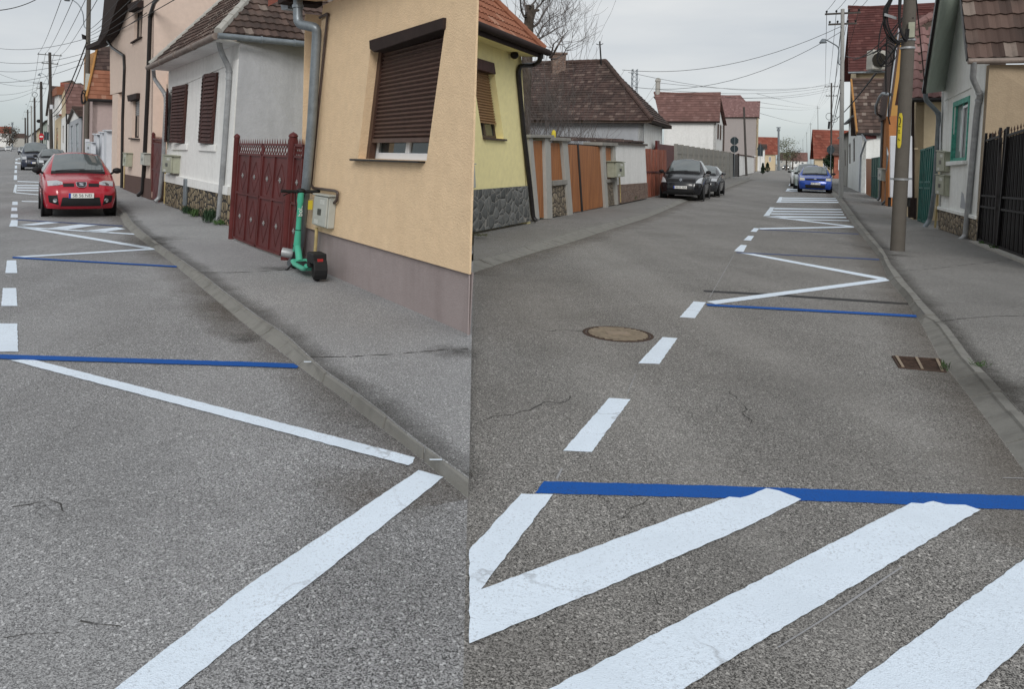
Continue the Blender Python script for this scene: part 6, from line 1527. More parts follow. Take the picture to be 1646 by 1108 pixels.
# stations from the front bumper's foot over bonnet and roof to the rear bumper's foot: centre (y, z), edge (x, dy, dz), belt, mid, sill (x, y, z)
HATCH = [
 ((.10, .20), (.50, .06, 0), (.70, .22, .21), (.76, .36, .21), (.78, .50, .21)),
 ((.015, .30), (.52, .05, 0), (.735, .20, .32), (.805, .42, .32), (.81, .58, .21)),
 ((.0, .46), (.55, .055, 0), (.765, .20, .48), (.825, .46, .44), (.81, .66, .21)),
 ((.035, .62), (.57, .06, -.005), (.775, .23, .61), (.835, .52, .52), (.81, .74, .21)),
 ((.13, .745), (.58, .07, -.01), (.775, .32, .70), (.838, .60, .55), (.81, .82, .21)),
 ((.34, .835), (.60, .07, -.025), (.785, .50, .775), (.842, .72, .58), (.81, .90, .21)),
 ((.70, .905), (.63, .05, -.03), (.80, .80, .835), (.848, .90, .60), (.815, .98, .21)),
 ((1.02, .955), (.655, .10, -.025), (.815, 1.12, .885), (.85, 1.12, .60), (.815, 1.12, .21)),
 ((1.10, .985), (.655, .10, -.025), (.82, 1.20, .90), (.85, 1.20, .60), (.815, 1.20, .21)),
 ((1.45, 1.215), (.61, .09, -.03), (.825, 1.52, .92), (.85, 1.5, .6), (.815, 1.5, .21)),
 ((1.82, 1.40), (.56, .07, -.065), (.825, 1.9, .935), (.85, 1.9, .6), (.815, 1.9, .21)),
 ((2.0, 1.435), (.56, .04, -.085), (.825, 2.05, .94), (.85, 2.05, .6), (.815, 2.05, .21)),
 ((2.7, 1.44), (.56, 0, -.09), (.825, 2.7, .955), (.85, 2.7, .6), (.815, 2.7, .21)),
 ((3.35, 1.385), (.54, -.02, -.08), (.805, 3.25, .98), (.845, 3.2, .62), (.81, 3.15, .21)),
 ((3.70, 1.16), (.57, -.05, -.03), (.775, 3.52, .98), (.83, 3.42, .64), (.80, 3.3, .21)),
 ((3.86, .93), (.60, -.07, -.02), (.765, 3.68, .86), (.82, 3.52, .62), (.795, 3.38, .21)),
 ((3.93, .62), (.60, -.07, 0), (.75, 3.76, .60), (.81, 3.6, .5), (.79, 3.42, .21)),
 ((3.93, .42), (.58, -.06, 0), (.73, 3.78, .42), (.80, 3.6, .4), (.785, 3.44, .21)),
 ((3.88, .21), (.55, -.05, 0), (.70, 3.74, .21), (.76, 3.6, .21), (.775, 3.46, .21))]
def catmull(p, t):
    n = len(p) - 1; i = min(int(t), n - 1); f = t - i
    p1, p2 = p[i], p[i + 1]; p0 = p[i - 1] if i else p1 * 2 - p2; p3 = p[i + 2] if i + 2 <= n else p2 * 2 - p1
    return .5 * ((2 * p1) + (p2 - p0) * f + (2 * p0 - 5 * p1 + 4 * p2 - p3) * f * f + (3 * p1 - p0 - 3 * p2 + p3) * f ** 3)
class Body:
    def __init__(s, st, fx=lambda x, y, z: (x, y, z)):
        s.net = []
        for c, e, b, m, si in st:
            row = []
            for k in (0, .4, .8, 1.0):
                row.append(Vector(fx(e[0] * k, c[0] + e[1] * k * k, c[1] + e[2] * k * k)))
            for q in (b, m, si): row.append(Vector(fx(*q)))
            s.net.append(row)
        s.ni, s.nj = len(s.net) - 1, 6
    def S(s, i, j):
        sg = -1 if j < 0 else 1; j = abs(j)
        rows = []
        i0 = max(0, min(int(i) - 1, s.ni - 3)); pts = s.net
        col = [catmull(r, j) for r in pts[i0:i0 + 4]] if s.ni >= 3 else None
        v = catmull(col, i - i0)
        return Vector((sg * max(0, v.x), v.y, v.z))
    def N(s, i, j):
        e = .02; a = s.S(min(i + e, s.ni), j) - s.S(max(i - e, 0), j); b = s.S(i, min(j + e, 6)) - s.S(i, max(j - e, -6))
        n = a.cross(b)
        if n.length < 1e-9: return Vector((0, 0, 1))
        n.normalize(); c = Vector((0, 2.0, .7)); return n if n.dot(s.S(i, j) - c) > 0 else -n
    def body(s, ni=64, nj=22):
        q = MB(); rows = []
        for a in range(ni + 1):
            rows.append(q.add([s.S(s.ni * a / ni, 6 * (2 * b / (2 * nj) - 1)) for b in range(2 * nj + 1)]))
        for a in range(ni):
            for b in range(2 * nj): q.face((rows[a][b], rows[a][b + 1], rows[a + 1][b + 1], rows[a + 1][b]))
        return q
    def patch(s, i0, i1, j0, j1, off=.006, ni=8, nj=10, shape=None, th=.012):
        """A panel lying on the body between two stations; shape(a, b) may bend its (a, b) square."""
        q = MB(); top = []; bot = []
        for a in range(ni + 1):
            t = []; u = []
            for b in range(nj + 1):
                fa, fb = a / ni, b / nj
                if shape: fa, fb = shape(fa, fb)
                i, j = lerp(i0, i1, fa), lerp(j0, j1, fb); p = s.S(i, j); n = s.N(i, j); t.append(p + n * off); u.append(p + n * (off - th))
            top.append(q.add(t)); bot.append(q.add(u))
        for a in range(ni):
            for b in range(nj): q.face((top[a][b], top[a][b + 1], top[a + 1][b + 1], top[a + 1][b])); q.face((bot[a][b], bot[a + 1][b], bot[a + 1][b + 1], bot[a][b + 1]))
        for b in range(nj):
            q.face((top[0][b], bot[0][b], bot[0][b + 1], top[0][b + 1])); q.face((top[ni][b], top[ni][b + 1], bot[ni][b + 1], bot[ni][b]))
        for a in range(ni):
            q.face((top[a][0], top[a + 1][0], bot[a + 1][0], bot[a][0])); q.face((top[a][nj], bot[a][nj], bot[a + 1][nj], top[a + 1][nj]))
        return q
def text_bm(txt, size, M4, name, mat, parent, ext=.002, spacing=1.0):
    cu = bpy.data.curves.new(name, 'FONT'); cu.body = txt; cu.size = size; cu.extrude = ext; cu.align_x = 'CENTER'; cu.align_y = 'CENTER'; cu.space_character = spacing
    tmp = bpy.data.objects.new(name, cu); COL.objects.link(tmp); dg = bpy.context.evaluated_depsgraph_get()
    me = bpy.data.meshes.new_from_object(tmp.evaluated_get(dg)); bpy.data.objects.remove(tmp)
    me.transform(M4); me.materials.clear(); me.materials.append(mat)
    o = bpy.data.objects.new(name, me); COL.objects.link(o); o.parent = parent; return o
def frame_front(x, y, z):   # text facing -Y
    return Matrix.Translation((x, y, z)) @ Matrix.Rotation(R(90), 4, 'X')
def make_car(label, paint, fx=lambda x, y, z: (x, y, z), wheel_r=.30, wy=(.78, 3.22), wx=.718, plate=None, style='hatch', name='parked_car', lamp='lamp', detail=True, group=None, van=False):
    """The car's front foot stands at its origin; it looks along -Y."""
    t = thing(name, label, 'car', (0, 0, 0), 0, group); B = Body(HATCH, fx); P = PAINT[paint]
    kw = dict(local=True)
    b = B.body().build('body', P, t, True, local=True)
    q = MB(); q.prism([B.S(0, -5.8) + Vector((0, .1, .02)), B.S(0, 5.8) + Vector((0, .1, .02)), B.S(18, 5.8) + Vector((0, -.1, .02)), B.S(18, -5.8) + Vector((0, -.1, .02))], (0, 0, .05)); q.build('underbody', M['trim'], t, local=True)
    def two(i0, i1, j0, j1, nm, mat, off=.006, shape=None, par=None):
        r = []
        for sg in (1, -1): r.append(B.patch(i0, i1, sg * j0, sg * j1, off, 6, 8, shape).build(nm, mat, par or t, True, local=True))
        return r
    # windscreen, roof edge seal, side and rear glass
    B.patch(8.12, 10.15, -2.86, 2.86, .006, 10, 16).build('windscreen', M['glass_car'], t, True, local=True)
    q = B.patch(7.75, 8.2, -2.85, 2.85, .009, 3, 14); wp = q.build('cowl', M['trim'], t, True, local=True)
    q = MB()
    for x0, x1 in ((-.45, .12), (.02, .56)):
        a, c = B.S(8.15, -2.0), None
        pts = []
        for k in range(6):
            jj = lerp(x0 * 4.6, x1 * 4.6, k / 5); ii = 8.18 + .12 * k / 5; pts.append(B.S(ii, max(-2.7, min(2.7, jj))) + B.N(ii, max(-2.7, min(2.7, jj))) * .02)
        q.tube(pts, .008, 5)
    q.build('wiper', M['trim'], wp, local=True)
    def tri(a, b): return a, lerp(b, .5 + (b - .5) * .8, 0)
    two(9.2, 12.05, 3.14, 3.90, 'side_window', M['glass_car'], .005, lambda a, b: (a, lerp(max(0, .75 - a * 2.2) , 1, b)))
    two(12.2, 13.55, 3.14, 3.88, 'side_window', M['glass_car'], .005, lambda a, b: (a, b))
    B.patch(13.3, 14.85, -2.7, 2.7, .006, 8, 12).build('rear_window', M['glass_car'], t, True, local=True)
    # seats seen through the glass line: headrests rise inside the windscreen's outline
    # lower face
    if style == 'hatch':
        two(3.25, 5.0, 1.72, 3.74, 'headlight', M[lamp], .008, lambda a, b: (lerp(.30, 1, a) if b > .3 else lerp(.42 - b * .4, .74 + b * .86, a), b))
        hl = [o for o in t.children if o.name.startswith('headlight')]
        if detail:
            for sg, o in zip((1, -1), hl):
                for jj, rr in ((2.3, .055), (2.95, .06)):
                    p = B.S(4.1, sg * jj) + B.N(4.1, sg * jj) * .012; n = B.N(4.1, sg * jj); mt = Matrix.Translation(p) @ n.to_track_quat('Z', 'Y').to_matrix().to_4x4()
                    q = MB(); q.lathe([(rr, 0), (rr * .8, .004), (rr * .3, .001)], 14, mt); q.build('reflector', M['chrome'], o, True, local=True)
        for sg in (1, -1): B.patch(3.55, 4.15, sg * .7, sg * 1.7, .008, 4, 8).build('grille', M['trim'], t, True, local=True)
        B.patch(.75, 2.0, -2.35, 2.35, .007, 6, 14, lambda a, b: (a, .5 + (b - .5) * (1 - .22 * a))).build('lower_intake', M['trim'], t, True, local=True)
        for sg in (1, -1):
            f = B.patch(.95, 2.35, sg * 2.75, sg * 3.75, .007, 6, 6, lambda a, b: (a * (1 - .35 * b) + .2 * b, b)).build('fog_lamp_surround', M['trim'], t, True, local=True)
            p = B.S(1.6, sg * 3.15) + B.N(1.6, sg * 3.15) * .012; n = B.N(1.6, sg * 3.15)
            q = MB(); q.lathe([(.05, 0), (.045, .012), (.02, .004)], 14, Matrix.Translation(p) @ n.to_track_quat('Z', 'Y').to_matrix().to_4x4()); q.build('fog_lamp', M['chrome'], f, True, local=True)
        p = B.S(3.85, 0); n = B.N(3.85, 0); mt = Matrix.Translation(p + n * .008) @ n.to_track_quat('Z', 'Y').to_matrix().to_4x4()
        if detail:     # shield shaped badge with a pale square monogram
            q = MB(); sh = [(-.115, .06), (-.10, .085), (.10, .085), (.115, .06), (.10, -.05), (.05, -.095), (-.05, -.095), (-.10, -.05)]
            q.prism([mt @ Vector((x, y, 0)) for x, y in sh], n * .012); bd = q.build('badge', M['chrome'], t, local=True)
            q = MB(); q.prism([mt @ Vector((x * .9, y * .9, .012)) for x, y in sh], n * .004); q.build('badge_ground', M['badge_dark'], bd, local=True)
            q = MB(); s_ = .042
            for pl in ([(-1, .25), (-1, 1), (1, 1), (1, .62), (-.1, .62), (-.1, .4)], [(1, -.25), (1, -1), (-1, -1), (-1, -.62), (.1, -.62), (.1, -.4)], [(-1, .25), (-.1, .4), (1, -.25), (.1, -.4)]):
                q.prism([mt @ Vector((x * s_, y * s_, .017)) for x, y in pl], n * .003)
            q.build('logo', M['chrome'], bd, local=True)
    elif style == 'minivan':
        two(3.3, 6.0, 2.95, 4.05, 'headlight', M[lamp], .008, lambda a, b: (a * (1 - .45 * (1 - b)), b + (1 - b) * a * .45))
        for sg in (1, -1): B.patch(3.45, 4.5, sg * .35, sg * 2.7, .008, 5, 10, lambda a, b: (a * (.55 + .45 * b) + (1 - b) * .15, b)).build('grille', M['trim'], t, True, local=True)
        B.patch(.5, 1.6, -2.9, 2.9, .007, 5, 16).build('lower_intake', M['trim'], t, True, local=True)
        p = B.S(3.9, 0); n = B.N(3.9, 0); mt = Matrix.Translation(p + n * .012) @ n.to_track_quat('Z', 'Y').to_matrix().to_4x4()
        q = MB(); o_, i_ = [(0, .085), (.05, 0), (0, -.085), (-.05, 0)], [(0, .05), (.028, 0), (0, -.05), (-.028, 0)]
        for k in range(4): q.prism([mt @ Vector((*o_[k], 0)), mt @ Vector((*o_[(k + 1) % 4], 0)), mt @ Vector((*i_[(k + 1) % 4], 0)), mt @ Vector((*i_[k], 0))], n * .015)
        q.build('badge', M['chrome'], t, local=True)
    else:
        two(3.3, 4.9, 2.5, 3.85, 'headlight', M[lamp], .008, lambda a, b: (lerp(.15, 1, a) if style == 'saloon' else a * (.75 + .25 * b), b))
        B.patch(3.35, 4.1, -2.1, 2.1, .008, 4, 12).build('grille', M['trim'], t, True, local=True)
        B.patch(.7, 1.9, -2.6, 2.6, .007, 5, 14).build('lower_intake', M['trim'], t, True, local=True)
        p = B.S(3.9, 0); n = B.N(3.9, 0); mt = Matrix.Translation(p + n * .016) @ n.to_track_quat('Z', 'Y').to_matrix().to_4x4()
        q = MB(); q.lathe([(.055, -.01), (.055, .006), (.001, .01)], 16, mt @ Matrix.Scale(1.35, 4, (1, 0, 0)) @ Matrix.Scale(.62, 4, (0, 1, 0))); q.build('badge', M['chrome'], t, local=True)
    B.patch(4.3 if style != 'minivan' else 4.8, 7.62, -2.62, 2.62, .005, 12, 14).build('bonnet', P, t, True, local=True)
    two(8.6, 13.35, 4.03, 5.72, 'door', P, .004)
    # number plate
    p = B.S(2.25, 0); y = p.y - .02
    q = MB(); q.box((0, y, p.z), (.52, .012, .112)); pl = q.build('number_plate', M['plate'], t, bevel=.004, local=True)
    q = MB(); q.box((-.238, y - .007, p.z), (.042, .004, .108)); q.build('country_band', M['plate_blue'], pl, local=True)
    if plate: text_bm(plate, .098, frame_front(.02, y - .007, p.z), 'plate_text', M['ink'], pl)
    # mirrors
    for sg in (1, -1):
        a = B.S(8.9, sg * 3.95); c = a + Vector((sg * .13, -.02, .09)); q = MB(); q.blob(c, (.105, .075, .072), 14, 10); q.tube([a + Vector((-sg * .02, 0, 0)), a + Vector((sg * .05, 0, .05)), c], .026, 8)
        m_ = q.build('mirror', M['trim'] if style != 'saloon' else P, t, True, local=True)
        q = MB(); q.prism([c + Vector((sx * .075, .074, sz * .05)) for sx, sz in ((-1, -1), (1, -1), (1, 1), (-1, 1))], (0, .006, 0)); q.build('mirror_glass', M['glass_car'], m_, local=True)
    # door handles and side trim
    for sg in (1, -1):
        for i in (11.9, 13.0)[: (1 if style == 'hatch' else 2)]:
            p = B.S(i, sg * 4.22); q = MB(); q.box(p + Vector((sg * .012, 0, 0)), (.02, .15, .028)); q.build('door_handle', P, t, bevel=.006, local=True)
        B.patch(8.3, 13.6, sg * 4.86, sg * 5.0, .012, 14, 2).build('side_moulding', M['trim'], t, True, local=True)
    # wheels
    for y in wy:
        for sg in (1, -1):
            q = MB(); mt = Matrix.Translation((sg * (abs(wx) + .134), y, wheel_r)) @ Matrix.Rotation(R(90) * sg, 4, 'Y')
            q.lathe([(wheel_r * 1.17, -.02), (wheel_r * 1.17, .004), (wheel_r * .9, .006)], 28, mt); q.build('wheel_arch', M['trim'], t, local=True)
            w = MB(); mt = Matrix.Translation((sg * wx, y, wheel_r)) @ Matrix.Rotation(R(90) * sg, 4, 'Y')
            w.lathe([(wheel_r * .62, -.10), (wheel_r * .93, -.10), (wheel_r, -.06), (wheel_r, .10), (wheel_r * .94, .128), (wheel_r * .66, .132), (wheel_r * .62, .11)], 28, mt); wo = w.build('wheel', M['tyre'], t, True, local=True)
            q = MB(); q.lathe([(wheel_r * .64, .08), (wheel_r * .64, .124), (wheel_r * .56, .118), (wheel_r * .3, .10), (.001, .112)], 28, mt)
            for k in range(6):
                a = 2 * math.pi * k / 6; q.tube([mt @ Vector((0, 0, .115)), mt @ Vector((wheel_r * .6 * math.cos(a), wheel_r * .6 * math.sin(a), .126))], .018, 5)
            q.build('rim', M['rim'], wo, True, local=True)
    return t
def yaw_along(d): return math.atan2(-d.x, d.y)     # the car's length (+Y) runs along d
def put(t, u, v, d, z=0.0, back=0.0, lat=0.0):
    """Stand the car with the foot of its front bumper's middle at picture point (u, v)."""
    p = G(u, v, z) + d * back; t.location = (p.x, p.y, z); t.rotation_euler = (0, 0, yaw_along(d))
def scaled(sx, sy, sz, zb=None):
    return lambda x, y, z: (x * sx, y * sy, z * sz)
red = make_car('red hatchback parked by the left pavement facing the camera', 'red', scaled(.925, 1.0, 1.02), plate='SB 56 NEI', style='hatch', wx=.652)
put(red, 130, 351, dL)
# blue one: smoother face with sweeping triangular lamps
blue = make_car('bright blue hatchback parked by the right kerb facing the camera', 'blue', scaled(1.03, 1.04, 1.07), plate='SB 88 VMA', style='minihatch', lamp='lamp_yellow', wx=.742); put(blue, 1310, 310.5, dR)
def modus(x, y, z):
    yy = y if y < .3 else .3 + (y - .3) * .86 if y < 1.3 else y * .955 - .08
    zz = z if z < .5 else .5 + (z - .5) * 1.25
    return (x * 1.0, yy, zz)
modus_t = make_car('black minivan parked half on the pavement before the concrete fence', 'black', modus, plate='SB 07 YEA', style='minivan', wy=(.70, 3.05)); put(modus_t, 1093, 321, dR, .05)
def saloon(x, y, z):
    zz = z if z < .9 else .9 + (z - .9) * .95
    return (x, y * 1.06, zz)
sal = make_car('dark grey saloon standing right behind the black minivan', 'grey', saloon, style='saloon', wy=(.8, 3.45), detail=False); put(sal, 1125, 313.5, dR, .05)
sal.location = modus_t.location + dR * 4.6 + pR * .22
g1 = make_car('dark grey hatchback parked between the red car and the navy van', 'grey', scaled(.98, 1.0, 1.02), style='minihatch', detail=False); put(g1, 86, 281, dL)
def vanf(x, y, z):
    yy = y if y < 1.0 else 1.0 + (y - 1.0) * 1.1; zz = z if z < .6 else .6 + (z - .6) * 1.5
    if z > 1.0: x = x * 1.10
    return (x * 1.03, yy, zz)
v1 = make_car('tall navy van parked behind the dark grey hatchback', 'navy', vanf, style='saloon', wheel_r=.32, wy=(.82, 3.5), detail=False, name='parked_van'); v1['category'] = 'van'; put(v1, 57, 274, dL)
s1 = make_car('silver hatchback parked beyond the navy van on the left street', 'silver', scaled(1, 1, 1.03), style='minihatch', detail=False); put(s1, 37.5, 248.5, dL)
w1 = make_car('white car driving towards the camera on the left street', 'white', scaled(1, 1.05, 1.0), style='saloon', detail=False, name='moving_car'); put(w1, 13, 243, dL)
p1 = make_car('pale green estate car parked behind the blue hatchback', 'pale', scaled(1.0, 1.1, 1.16), style='saloon', detail=False); put(p1, 1304, 292, dR); p1.location = blue.location + dR * 6.2 - pR * .25
far_cars = [('white', 'white car parked third in the row behind the blue hatchback', 12.5, -.45), ('grey', 'dark car parked fourth in the row behind the blue hatchback', 18.5, -.2), ('silver', 'silver car parked fifth in the row behind the blue hatchback', 25, -.3)]
for pnt, lb, k, la in far_cars:
    c = dup(s1, label=lb, swap={PAINT['silver']: PAINT[pnt]}); c.location = blue.location + dR * k + pR * la; c.rotation_euler = blue.rotation_euler
    if pnt == 'silver': c['label'] = lb
M['lit_lamp'] = plain('lit_headlamp', (1, .95, .85), .3); _bs = M['lit_lamp'].node_tree.nodes['Principled BSDF']; _bs.inputs['Emission Color'].default_value = (1, .93, .78, 1); _bs.inputs['Emission Strength'].default_value = 3.0
on = dup(w1, label='distant oncoming car with its headlights lit on the right street', swap={M['lamp']: M['lit_lamp'], PAINT['white']: PAINT['grey']}); pz = G(1263, 273, 0); on.location = (pz.x, pz.y, 0); on.rotation_euler = (0, 0, yaw_along(dR))
# ------------------------------------------------------------------ green rental scooter
M['mint'] = plain('mint_green_paint', (.075, .40, .27), .35, 0, .08, 6)
def scooter():
    a = G(509, 451.5, ZP); ang = R(90 + 24)          # rear wheel on the pavement, and the way it points
    t = thing('electric_scooter', 'mint green electric scooter leaning on its stand by the ochre wall', 'scooter', a, ang)
    t.rotation_euler = (0, 0, ang)
    L_ = 1.06; k = dict(local=True)
    def wheel(x, r, nm):
        q = MB(); m = Matrix.Translation((x, 0, r)) @ Matrix.Rotation(R(90), 4, 'X'); q.lathe([(r * .6, -.03), (r * .9, -.035), (r, -.02), (r, .02), (r * .9, .035), (r * .6, .03)], 24, m); w = q.build(nm, M['tyre'], t, True, local=True)
        q = MB(); q.lathe([(r * .62, -.028), (r * .62, .028), (r * .3, .04), (.001, .04)], 20, m); q.build('hub', M['trim'], w, True, local=True)
    wheel(0, .125, 'wheel'); wheel(L_, .125, 'wheel')
    # deck with its raised green edges sweeping up at both ends
    q = MB(); dp = [(.16, .16), (.22, .115), (.34, .10), (.72, .10), (.82, .13)]
    for sg in (1, -1): q.tube([Vector((x, sg * .085, z)) for x, z in dp], .028, 8)
    for i in range(len(dp) - 1): q.prism([Vector((dp[i][0], -.085, dp[i][1] - .025)), Vector((dp[i][0], .085, dp[i][1] - .025)), Vector((dp[i + 1][0], .085, dp[i + 1][1] - .025)), Vector((dp[i + 1][0], -.085, dp[i + 1][1] - .025))], (0, 0, .05))
    q.build('deck', M['mint'], t, True, local=True)
    q = MB(); q.box((.52, 0, .132), (.42, .13, .012)); q.build('foot_mat', M['trim'], t, bevel=.004, local=True)
    # rear hood over the wheel
    q = MB(); sec = []
    for i in range(9):
        th = lerp(R(-35), R(125), i / 8); r = .165 + .015 * math.sin(i / 8 * math.pi); x, z = -math.cos(th) * r * -1, math.sin(th) * r
        x = -math.cos(th) * r; sec.append([Vector((x, y, .13 + z)) for y in (-.085, -.07, .07, .085)])
    rows = [q.add(s_) for s_ in sec]; rin = [q.add([Vector((v.x * .8, v.y * .9, .13 + (v.z - .13) * .78)) for v in s_]) for s_ in sec]
    for i in range(8):
        for j in range(3): q.face((rows[i][j], rows[i][j + 1], rows[i + 1][j + 1], rows[i + 1][j])); q.face((rin[i][j], rin[i + 1][j], rin[i + 1][j + 1], rin[i][j + 1]))
        for j in (0, 3): q.face((rows[i][j], rows[i + 1][j], rin[i + 1][j], rin[i][j]))
    q.box((.02, 0, .275), (.26, .17, .12)); q.box((.12, 0, .22), (.10, .16, .14)); rh = q.build('rear_fender', M['trim'], t, bevel=.012, local=True)
    q = MB(); q.box((-.125, 0, .26), (.02, .07, .035)); q.build('tail_light', plain('red_tail_lamp', (.35, .02, .02), .3), rh, bevel=.004, local=True)
    # front fork, stem, handlebar
    top = Vector((.80, 0, 1.05)); foot = Vector((.93, 0, .32))
    q = MB(); q.tube([Vector((.80, 0, .13)), Vector((.86, 0, .24)), foot], [.045, .045, .042], 10); q.tube([foot, Vector((1.0, 0, .26)), Vector((L_, 0, .20))], [.045, .04, .03], 8)
    q.tube([foot, foot.lerp(top, .3)], [.05, .038], 12); q.build('fork', M['mint'], t, True, local=True)
    q = MB(); q.tube([foot.lerp(top, .28), foot.lerp(top, .75), foot.lerp(top, .8), foot.lerp(top, .97)], [.036, .036, .046, .040], 12); st = q.build('stem', M['mint'], t, True, local=True)
    q = MB(); q.tube([foot.lerp(top, .275), foot.lerp(top, .29)], .04, 12); q.build('clamp', M['trim'], st, True, local=True)
    hb = foot.lerp(top, .965)
    q = MB(); q.tube([hb + Vector((.0, -.10, .0)), hb, hb + Vector((0, .10, 0))], .022, 8); q.blob(hb + Vector((.0, 0, .01)), (.05, .06, .035), 12, 8); h_ = q.build('handlebar', M['trim'], t, True, local=True)
    for sg in (1, -1):
        q = MB(); q.tube([hb + Vector((0, sg * .09, 0)), hb + Vector((-.03, sg * .17, .005)), hb + Vector((-.05, sg * .27, .01))], .020, 10); q.build('grip', M['tyre'], h_, True, local=True)
        q = MB(); q.tube([hb + Vector((.03, sg * .09, 0)), hb + Vector((.035, sg * .17, -.03)), hb + Vector((.0, sg * .23, -.05))], .007, 6); q.build('brake_lever', M['trim'], h_, True, local=True)
        q = MB(); q.tube([hb + Vector((.02, sg * .07, 0)), hb + Vector((.08, sg * .05, -.12)), Vector((.95, sg * .01, .75))], .006, 5); q.build('brake_cable', M['cable'], t, True, local=True)
    q = MB(); q.blob((.99, 0, .30), (.05, .045, .05), 10, 8); q.build('front_fender', M['trim'], t, True, local=True)
    # silver cup at the front wheel and the side stand
    q = MB(); q.lathe([(.05, .0), (.062, .02), (.062, .15), (.056, .15), (.05, .06)], 18, Matrix.Translation((L_ - .02, .02, .19)) @ Matrix.Rotation(R(-80), 4, 'X') @ Matrix.Rotation(R(25), 4, 'Y')); q.build('motor_cover', M['zinc_lt'], t, True, local=True)
    q = MB(); q.tube([Vector((.86, .05, .11)), Vector((.9, .13, .01)), Vector((.93, .15, .0))], .013, 6); q.build('kick_stand', M['trim'], t, True, local=True)
    mt = Matrix.Translation(foot.lerp(top, .62) + Vector((-.039, .0, 0))) @ Matrix(((0, 0, -1, 0), (-1, 0, 0, 0), (0, 1, 0, 0), (0, 0, 0, 1))) @ Matrix.Rotation(R(90), 4, 'Z')
    text_bm('bolt', .085, mt, 'brand_lettering', M['plate'], st)
scooter()
# ------------------------------------------------------------------ poles, lamps and cables
def wood_pole(label, foot, head, r=.10, arms=(), mat='wood_pole', zb=0.0, lamp=None, box=None, coil=None, group=None, name='utility_pole', armw=.06):
    """foot and head in the picture; arms: (height in the picture, half width in metres)."""
    p0 = G(foot[0], foot[1], zb); p1 = D(head[0], head[1], p0.y); t = thing(name, label, 'utility pole', p0, 0, group)
    tapered(t, p0 - Vector((0, 0, .2)), p1, r, r * .78, M[mat], 'shaft', 10, 4)
    along = dR if foot[0] > 760 else dL; side_ = Vector((along.y, -along.x, 0))
    tops = []
    for v, hw in arms:
        f = (foot[1] - v) / (foot[1] - head[1]); c = p0.lerp(p1, f); q = MB(); q.box(c, (2 * hw, .07, .08), Matrix.Rotation(math.atan2(side_.y, side_.x), 3, 'Z')); am = q.build('crossarm', M['wood_pole'], t)
        for s_ in (-.9, -.35, .35, .9):
            b = c + side_ * hw * s_; q = MB(); q.lathe([(.02, .03), (.02, .07), (.045, .08), (.05, .13), (.025, .17), (.004, .175)], 8, Matrix.Translation(b)); q.build('insulator', M['tyre'], am, smooth=True); tops.append(b + Vector((0, 0, .16)))
    if lamp:
        v0, pts = lamp; f = (foot[1] - v0) / (foot[1] - head[1]); P = [p0.lerp(p1, f)] + [D(u, v, p0.y) for u, v in pts]
        q = MB(); q.tube(soft(P, .25, 4), .03, 8); am = q.build('lamp_arm', M['zinc'], t, smooth=True)
        e = P[-1]; q = MB(); dd = (P[-1] - P[-2]).normalized(); dd.z = 0; dd.normalize() if dd.length > 0 else None
        q.lathe([(.05, .06), (.10, 0), (.17, -.12), (.16, -.14), (.03, -.06)], 16, Matrix.Translation(e)); q.build('lamp_shade', M['zinc'], am, smooth=True)
    return t, p0, p1, tops
lines_r = []
# right street, far to near
pr3 = wood_pole('dark wooden pole with two crossarms and hanging loops behind the pale lamp pole', (1336, 283), (1336.5, 133), .13, ((139, .85), (154, .7)), zb=.1)
pr4 = wood_pole('wooden pole with one crossarm left of the pole with the loops', (1315.5, 270), (1314.5, 170), .13, ((174, .9),))
pr5 = wood_pole('wooden pole fourth from the blue car in the row, thin crossarm', (1303.5, 268.3), (1303, 197), .13, ((200, .9),))
pr6 = wood_pole('small distant wooden pole before the red roof, second from the far end', (1297.5, 267), (1296.5, 212), .15, ((214, .9),))
pr7 = wood_pole('smallest wooden pole of the row at the far end of the right street', (1291, 266), (1290.5, 223), .17, ((225, .9),))
pl1 = wood_pole('bare dark wooden pole standing behind the low white wall', (1200, 282.5), (1195.8, 172), .15, ())
pp = wood_pole('slim pale concrete lamp pole on the right pavement edge with a curved arm', (1352, 316), (1354.5, 14), .105, ((21, .75), (38, .6)), 'pole_pale', .12, (104, [(1347, 103), (1349, 76), (1340, 70), (1325, 62), (1323, 64)]), name='lamp_pole')
t3 = pr3[0]
for cu, cv, rr in ((1333, 187, 5.5), (1340.5, 191, 5.5)):
    q = MB(); y = G(1336, 283, .1).y - .18; q.tube([D(cu + rr * math.cos(a), cv + rr * math.sin(a), y) for a in [2 * math.pi * i / 20 for i in range(21)]], .03, 6, False); q.build('cable_loop', M['cable'], t3, smooth=True)
q = MB(); q.tube([D(1333, 195, pr3[1].y - .2), D(1332, 207, pr3[1].y - .2)], .14, 8); q.build('junction_box', M['gate_black'], t3)
# left street
Lp = wood_pole('big concrete pole with a grey cabinet and a curved lamp arm before the pink house', (137.5, 279), (144, -60), .15, (), 'pole_conc', ZP, (45, [(135, 44), (134, 22), (128, 8), (117, -1), (108, -3)]), name='lamp_pole')
tL = Lp[0]; yL = Lp[1].y
q = MB(); q.prism([D(137.5, 117.5, yL - .42), D(153, 119, yL - .42), D(153, 145, yL - .42), D(136, 144.5, yL - .42)], (0, .25, 0)); q.build('cabinet', M['box_grey'], tL, bevel=.015)
for cu, cv, rx, ry in ((134.5, 155, 3.5, 10), (133.5, 158, 3, 9)):
    q = MB(); q.tube([D(cu + rx * math.cos(a), cv + ry * math.sin(a), yL - .2) for a in [2 * math.pi * i / 20 for i in range(21)]], .035, 6, False); q.build('cable_loop', M['cable'], tL, smooth=True)
q = MB(); q.prism([D(131, 54, yL - .2), D(136, 56, yL - .2), D(136, 63, yL - .2), D(132, 62, yL - .2)], (0, .2, 0)); q.build('clamp', M['gate_black'], tL)
